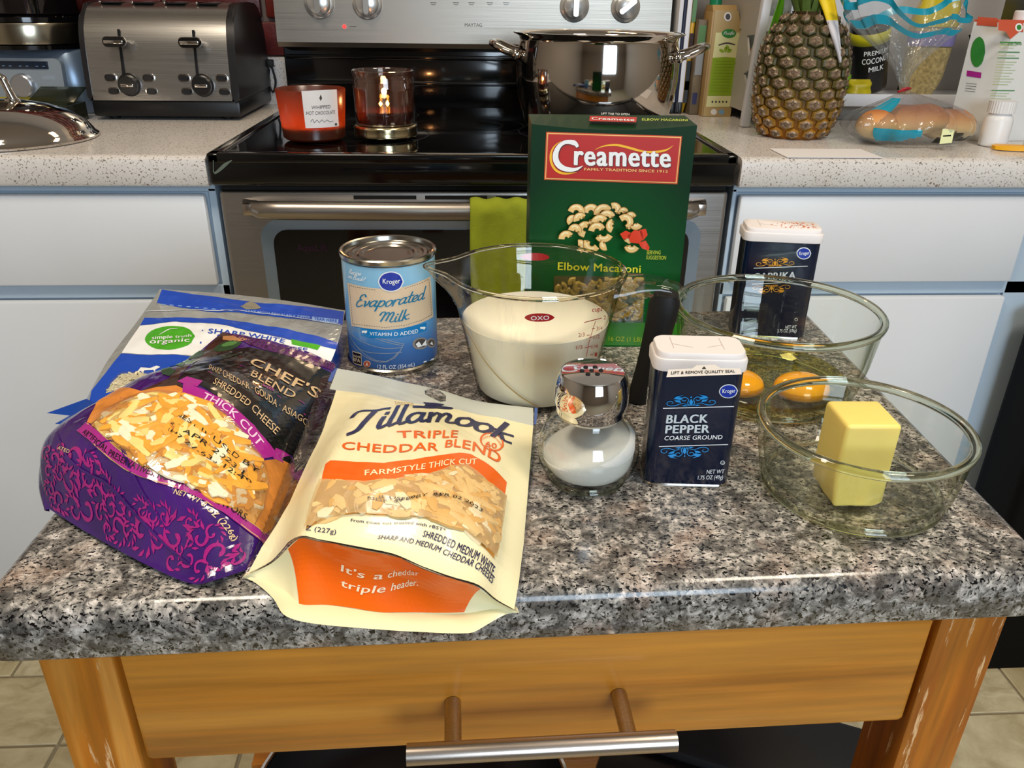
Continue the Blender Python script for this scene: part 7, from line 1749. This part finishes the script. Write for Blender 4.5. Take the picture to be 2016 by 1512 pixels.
# pineapple
def pineapple():
    c = (.5580, 1.388); z = CZT; t = thing('pineapple', 'ripe pineapple standing on the right worktop in front of the rack', 'pineapple', (c[0], c[1], z))
    H = .190; Rr = lambda k: .0715*(1-abs(2*k-.92)**3.2*.42)*(1 if k < .97 else .9)
    pr = [(0, z)]+[(Rr(k)*.96, z+k*H) for k in np.linspace(.0, 1, 22)]+[(.030, z+H+.004), (0, z+H+.006)]
    q = NT('pineapple_skin'); g = q.new('ShaderNodeTexCoord'); s = q.new('ShaderNodeSeparateXYZ'); q.lk(g.outputs['Object'], s.inputs[0]); m = q.new('ShaderNodeMapRange'); m.inputs[1].default_value = 0; m.inputs[2].default_value = H; q.lk(s.outputs[2], m.inputs[0])
    q.base(q.mix(.4, q.ramp(m.outputs[0], [(.05, '#a86a12'), (.3, '#6e5014'), (.7, '#3e3c14'), (1, '#4a3c1c')]), q.ramp(q.noise(q.coord(), 90, 4), [(.3, '#2c1c08'), (.7, '#c09030')]), 'OVERLAY')); q.p.inputs['Roughness'].default_value = .6; q.bump(q.noise(q.coord(), 200, 3), .5, .002)
    body = lathe('flesh_core', pr, c, q.m, t, 64)
    eyeA = NT('pineapple_eye'); e = eyeA; v = e.coord(kind='Object'); e.base(e.ramp(e.noise(v, 150, 4, .6), [(.3, '#4a3524'), (.5, '#7c6650'), (.68, '#b8a48c')])); e.p.inputs['Roughness'].default_value = .7; e.bump(e.noise(v, 300, 3), .6, .002)
    # one spiny eye, copied over a spiral lattice
    def eye_mesh():
        bm = bmesh.new(); n = 6
        ringv = []
        for rr, hh in ((.0112, 0), (.0100, .0026), (.0080, .0034), (.0050, .0050), (.0022, .0040)):
            ringv.append([bm.verts.new((rr*math.cos(a)*1.0, rr*math.sin(a)*.86, hh+(.0012 if rr == .0050 and i in (4, 5) else 0))) for i, a in enumerate(np.linspace(R(30), R(390), n+1)[:-1])])
        for A, B in zip(ringv[:-1], ringv[1:]):
            for i in range(n): bm.faces.new((A[i], A[(i+1) % n], B[(i+1) % n], B[i]))
        bm.faces.new(ringv[-1])
        for f in bm.faces: f.material_index = 1 if f.calc_center_median().z < .0031 else 0
        V = [bm.verts.new(p) for p in ((-.0022, -.002, .0040), (.0022, -.002, .0040), (0, .002, .0046), (.0004, .0085, .0085))]
        for f in ((0, 1, 3), (1, 2, 3), (2, 0, 3)): bm.faces.new([V[i] for i in f])
        return bm
    rim_ = NT('pineapple_rim'); g = rim_.new('ShaderNodeObjectInfo'); rs = rim_.new('ShaderNodeSeparateXYZ'); rim_.lk(g.outputs['Location'], rs.inputs[0]); mr_ = rim_.new('ShaderNodeMapRange'); mr_.inputs[1].default_value = z; mr_.inputs[2].default_value = z+H; rim_.lk(rs.outputs[2], mr_.inputs[0])
    rim_.base(rim_.mix(.35, rim_.ramp(mr_.outputs[0], [(.0, '#b07a14'), (.22, '#8a6a18'), (.5, '#4c4a16'), (1, '#3a3a14')]), rim_.ramp(rim_.noise(rim_.coord(), 180, 3), [(.3, '#20140a'), (.7, '#c8a040')]), 'OVERLAY')); rim_.p.inputs['Roughness'].default_value = .5
    src = from_bm('eye', eye_mesh(), [e.m, rim_.m], t, smooth=False, loc=(0, 0, 0))
    rows = 12; per = 13; first_ = True
    for j in range(rows):
        k = (j+.72)/(rows+.2); r = Rr(k)*.965; zz = z+k*H
        for i in range(per):
            a = 2*math.pi*(i+.5*(j % 2))/per+j*.05
            if first_: o = src; first_ = False
            else: o = src.copy(); COL.objects.link(o); o.parent = t
            dk = (Rr(min(k+.03, 1))-Rr(max(k-.03, 0)))/(.06*H); n = Vector((math.cos(a), math.sin(a), -dk)).normalized(); up_ = Vector((0, 0, 1)); xx = up_.cross(n).normalized(); yy = n.cross(xx)
            sc_ = r/.0715; M3 = Matrix((xx, yy, n)).transposed().to_4x4(); M3.translation = (c[0]+r*math.cos(a)-ORG[t.name][0], c[1]+r*math.sin(a)-ORG[t.name][1], zz-ORG[t.name][2])
            o.matrix_local = M3 @ Matrix.Diagonal((sc_*1.50, 1.10, 1.25, 1)); ORG[o.name] = (0, 0, 0)
    bm = bmesh.new()
    for i in range(26):
        a = i*2.4; r0 = .012+.0007*i; L = .035+.04*random.random()
        p0 = Vector((c[0]+r0*math.cos(a)*.9, c[1]+r0*math.sin(a)*.9, z+H+.002)); p1 = p0+Vector((math.cos(a)*L*.35, math.sin(a)*L*.35, L*.7)); p2 = p1+Vector((math.cos(a)*L*.2, math.sin(a)*L*.2, L*.5)); s_ = Vector((-math.sin(a), math.cos(a), 0))
        ps = [(p0, .007), (p1, .0055), (p2, .0004)]; vv = []
        for p, w_ in ps: vv += [bm.verts.new(p-s_*w_), bm.verts.new(p+Vector((math.cos(a), math.sin(a), 0))*w_*.3), bm.verts.new(p+s_*w_)]
        for k in (0, 1):
            for x in (0, 1): bm.faces.new((vv[k*3+x], vv[k*3+x+1], vv[k*3+x+4], vv[k*3+x+3]))
    from_bm('leaf_crown', bm, mat('crown_green', '#5c7434', .5, var=.3, vs=40), t, smooth=True)
    # paper tag hanging over the shoulder
    def tg(a, b, off=0):
        y = c[1]-.030-.036*sm(b*1.4)-.004*math.sin(a*5); return (c[0]+.006+.026*b+(a-.5)*.030*(1-b*.8)+.002*math.sin(b*8), y, z+H+.030-.098*b)
    V, F = grid_surf(tg, 8, 18); tt = obj('paper_tag', V, F, [mat('tag_white', '#c9c8d0', .5), mat('tag_yellow', '#e8c818', .5)], t, True, fm=[1 if i//8 < 7 else 0 for i in range(8*18)])
    tt.modifiers.new('t', 'SOLIDIFY').thickness = .0006
pineapple()
# bright green leaves that stick up either side of the pineapple
for x, y, lb, w_, k in ((.5265, 1.47, 'broad bright green leaf standing left behind the pineapple', .013, 1), (.622, 1.50, 'bright green tag leaf standing right behind the pineapple', .016, -1)):
    def lf(a, b, off=0): return (x+(a-.5)*2*w_*math.sin(math.pi*min(1, .12+b*.85))+.012*b*b*k, y+.004*math.sin(a*3), CZT+.001+b*.23 if k > 0 else CZT+.052+b*.17)
    V, F = grid_surf(lf, 6, 20); zz0 = CZT if k > 0 else CZT+.052
    o = tag(obj('leaf', V, F, mat('leaf_lime', '#5fae14', .45), None, True, loc=(x, y, zz0)), lb, 'leaf'); o.modifiers.new('t', 'SOLIDIFY').thickness = .001
# bag of rolls
def buns():
    c = (.728, 1.315)
    q = NT('bun_crust'); v = q.coord(); s = q.new('ShaderNodeSeparateXYZ'); q.lk(v, s.inputs[0]); m = q.new('ShaderNodeMapRange'); m.inputs[1].default_value = .012; m.inputs[2].default_value = .056; q.lk(s.outputs[2], m.inputs[0])
    q.base(q.mix(.25, q.ramp(m.outputs[0], [(0, '#ecd3a0'), (.35, '#e6bd7c'), (.7, '#cf9350'), (1, '#a9683a')]), q.ramp(q.noise(v, 30, 4), [(.3, '#a06030'), (.7, '#f0d0a0')]), 'OVERLAY')); q.p.inputs['Roughness'].default_value = .55
    for i, (x, y, zz, L, rz, tilt, lb) in enumerate(((-.062, -.006, .026, .052, 62, 12, 'bread roll standing at the left end of the clear bag'), (-.004, -.010, .034, .068, -8, -8, 'largest browned bread roll in the middle of the clear bag'), (.058, .0, .027, .060, 6, 0, 'bread roll at the right end of the clear bag'), (.0, .045, .028, .070, 4, 0, 'bread roll lying at the back of the clear bag'))):
        V, F = lathe_data([(0, -.5), (.22, -.48), (.36, -.40), (.44, -.25), (.46, 0), (.44, .25), (.36, .40), (.22, .48), (0, .5)], (0, 0), 28)
        Mx = Matrix.Translation((c[0]+x, c[1]+y, CZT+zz)) @ Matrix.Rotation(R(rz), 4, 'Z') @ Matrix.Rotation(R(tilt), 4, 'Y'); W3 = .062
        V = [tuple(Mx @ Vector((b[2]*L*1.5, b[0]*W3*1.15, b[1]*W3*(.95 if b[1] > 0 else .72)+.002*math.sin(b[2]*12)))) for b in V]
        tag(obj('bread_roll', V, F, q.m, None, True, loc=(c[0]+x, c[1]+y, CZT)), lb, 'bread roll', 'rolls in the clear bag')
    t = thing('bread_bag', 'clear plastic bag of rolls with turquoise bands, twisted shut with a red tie', 'bag', (c[0], c[1], CZT))
    def bag(a, b, off=0):   # a round, b upwards: belly, neck, then the flared top
        th = a*2*math.pi; k = b
        nz = .083; cx = c[0]-.004-.026*sm((k-.35)/.2); cy = c[1]+.0*k
        if k < .5:
            u = k/.5; rx = (.106*math.sin(math.pi*min(1, .16+u*.80))**.75)*(1-u**5*.9); ry = rx*.66; zz = nz*(u**1.15)
            if u > .9: rx = max(rx, .008); ry = max(ry, .006)
        else:
            u = (k-.5)/.5; rx = .007+.092*sm(u)**.9; ry = .006+.035*u; zz = nz+.118*u**.8+(.018*math.sin(th*2+.6)+.010*math.sin(th*5))*u**2; cx -= .022*u
        wv = 1+.07*math.sin(th*9+k*5)*(.3+abs(k-.5)*1.2)+.04*math.sin(th*17-k*11)
        return (cx+rx*wv*math.cos(th), cy+ry*wv*math.sin(th), CZT+.0006+max(zz, 0))
    V, F = grid_surf(bag, 96, 60)
    turq = mat('print_turquoise', '#0f8fa8', .25, coat=.4); fm_ = []
    for j in range(60):
        for i in range(96):
            b = (j+.5)/60; a = (i+.5)/96; front = a > .5
            tb_ = (b > .955) or (.84 < b < .885 and .52 < a < .97) or (front and .60 < a < .73 and .06 < b < .20 and (a-.60)*1.1 < (b) < .14+(a-.55)) or (front and .54 < a < .62 and .33 < b < .44)
            dk_ = (front and .77 < a < .93 and .07 < b < .14+.04*math.sin(a*40))
            fm_.append(1 if tb_ else (2 if dk_ else 0))
    b_ = obj('plastic_bag', V, F, [film_bag, turq, mat('print_dark_olive', '#25241c', .3, coat=.3)], t, True, fm=fm_)
    tube('twist_tie', [(c[0]-.036, c[1]-.010, CZT+.084), (c[0]-.030, c[1]-.012, CZT+.086), (c[0]-.020, c[1]-.006, CZT+.085), (c[0]-.044, c[1]-.016, CZT+.081)], .0018, mat('tie_red', '#a01c28', .4), t, 8)
    P = Plane((c[0]+.008, c[1]-.0760, CZT+.010), (1, 0, 0), (0, .35, 1)); V, F = poly_mesh(P, [(0, 0), (.020, .002), (.023, .022), (.004, .023)], .0015); lbm = obj('label', V, F, ink('cheese_pale'), b_)
    V, F = stroke_mesh(P, [(.005, .012), (.018, .013)], [.002], 2, .0018); obj('faded_print', V, F, ink('ink'), lbm)
buns()
def carton_b():
    t = thing('drink_carton', 'white nutrition panel drink carton with orange top behind the pill bottle', 'carton', (.90, 1.38, CZT))
    A = Vector((.8665, 1.330)); U = Vector((.080, .014)); W2 = Vector((-.036, .052)); H = .182
    ring_ = lambda z, s=1.0: [tuple(((A+U*a+W2*b)-(A+U*.5+W2*.5))*s+(A+U*.5+W2*.5))+(z,) for a, b in ((0, 0), (1, 0), (1, 1), (0, 1))]
    b = stack('carton_body', [ring_(CZT), ring_(CZT+H)], mat('carton_white', '#d9dad8', .45), t, angle=10)
    stack('orange_top', [ring_(CZT+H), ring_(CZT+H+.0035), ring_(CZT+H+.004, .985)], mat('carton_top_orange', '#c4553b', .4), t, angle=10)
    P = Plane((*A, CZT), (*U, 0), (0, 0, 1)); SURF['carton2'] = P; 
    apply_labels('carton2', b, lift=.0003)
    P2 = Plane((*(A+W2), CZT), (*(-W2), 0), (0, 0, 1)); SURF['carton2side'] = P2
    apply_labels('carton2side', b, lift=.0003, names=('side_print', 'side_lettering'))
    gq = A+U*.62+W2*.5; lathe('white_cap', [(0, CZT+H), (.0125, CZT+H), (.0125, CZT+H+.016), (.011, CZT+H+.018), (0, CZT+H+.018)], (gq.x, gq.y), white_plastic, t, 24)
carton_b()
def pill():
    c = (.8560, 1.290); z = CZT; t = thing('pill_bottle', 'small white pill bottle with ribbed white cap', 'bottle', (c[0], c[1], z))
    lathe('bottle', [(0, z), (.019, z), (.0212, z+.002), (.0215, z+.040), (.0195, z+.046), (.0165, z+.049), (.0165, z+.052), (0, z+.052)], c, mat('bottle_white', '#e3e3e4', .35), t, 40)
    bm = bmesh.new(); n = 60
    for (z0, z1) in ((z+.0515, z+.070),):
        lo = [bm.verts.new((c[0]+(.0196+(.0006 if i % 2 else 0))*math.cos(2*math.pi*i/n), c[1]+(.0196+(.0006 if i % 2 else 0))*math.sin(2*math.pi*i/n), z0)) for i in range(n)]; hi = [bm.verts.new((v.co.x, v.co.y, z1)) for v in lo]
        for i in range(n): bm.faces.new((lo[i], lo[(i+1) % n], hi[(i+1) % n], hi[i]))
        bm.faces.new(lo[::-1]); bm.faces.new(hi)
    from_bm('ribbed_cap', bm, white_plastic, t)
pill()
yt = tag(stack('bag_scraper', [[(x, y+dy, z) for dy, z in ((-.010*k, CZT+.001), (.010*k, CZT+.001), (.010*k, CZT+.008*h), (-.010*k, CZT+.008*h))] for x, y, k, h in ((.834, 1.252, .5, .8), (.842, 1.250, 1.1, 1), (.880, 1.236, .8, 1.1), (.93, 1.225, .9, 1.2), (.99, 1.220, .9, 1))], mat('plastic_yellow', '#e8a80c', .4), None, loc=(.90, 1.235, CZT), angle=30), 'yellow plastic scraper lying at the right end of the worktop', 'scraper')
tag(box('paper_sheet', .470, .615, 1.172, 1.246, CZT+.0003, CZT+.0012, mat('paper', '#e6e3e4', .7), None, loc=(.54, 1.21, CZT)), 'white sheet of paper lying in front of the pineapple', 'paper')
dk = thing('black_appliance', 'tall black appliance standing at the right end of the worktop', 'appliance', (1.10, 1.50, CZT))
box('casing', .965, 1.30, 1.375, 1.530, CZT+.006, CZT+.36, mat('appliance_black', '#0b0b0d', .3), dk, bevel=.006)
for x in (1.0, 1.27): box('foot', x-.012, x+.012, 1.42, 1.45, CZT, CZT+.007, rubber, dk)
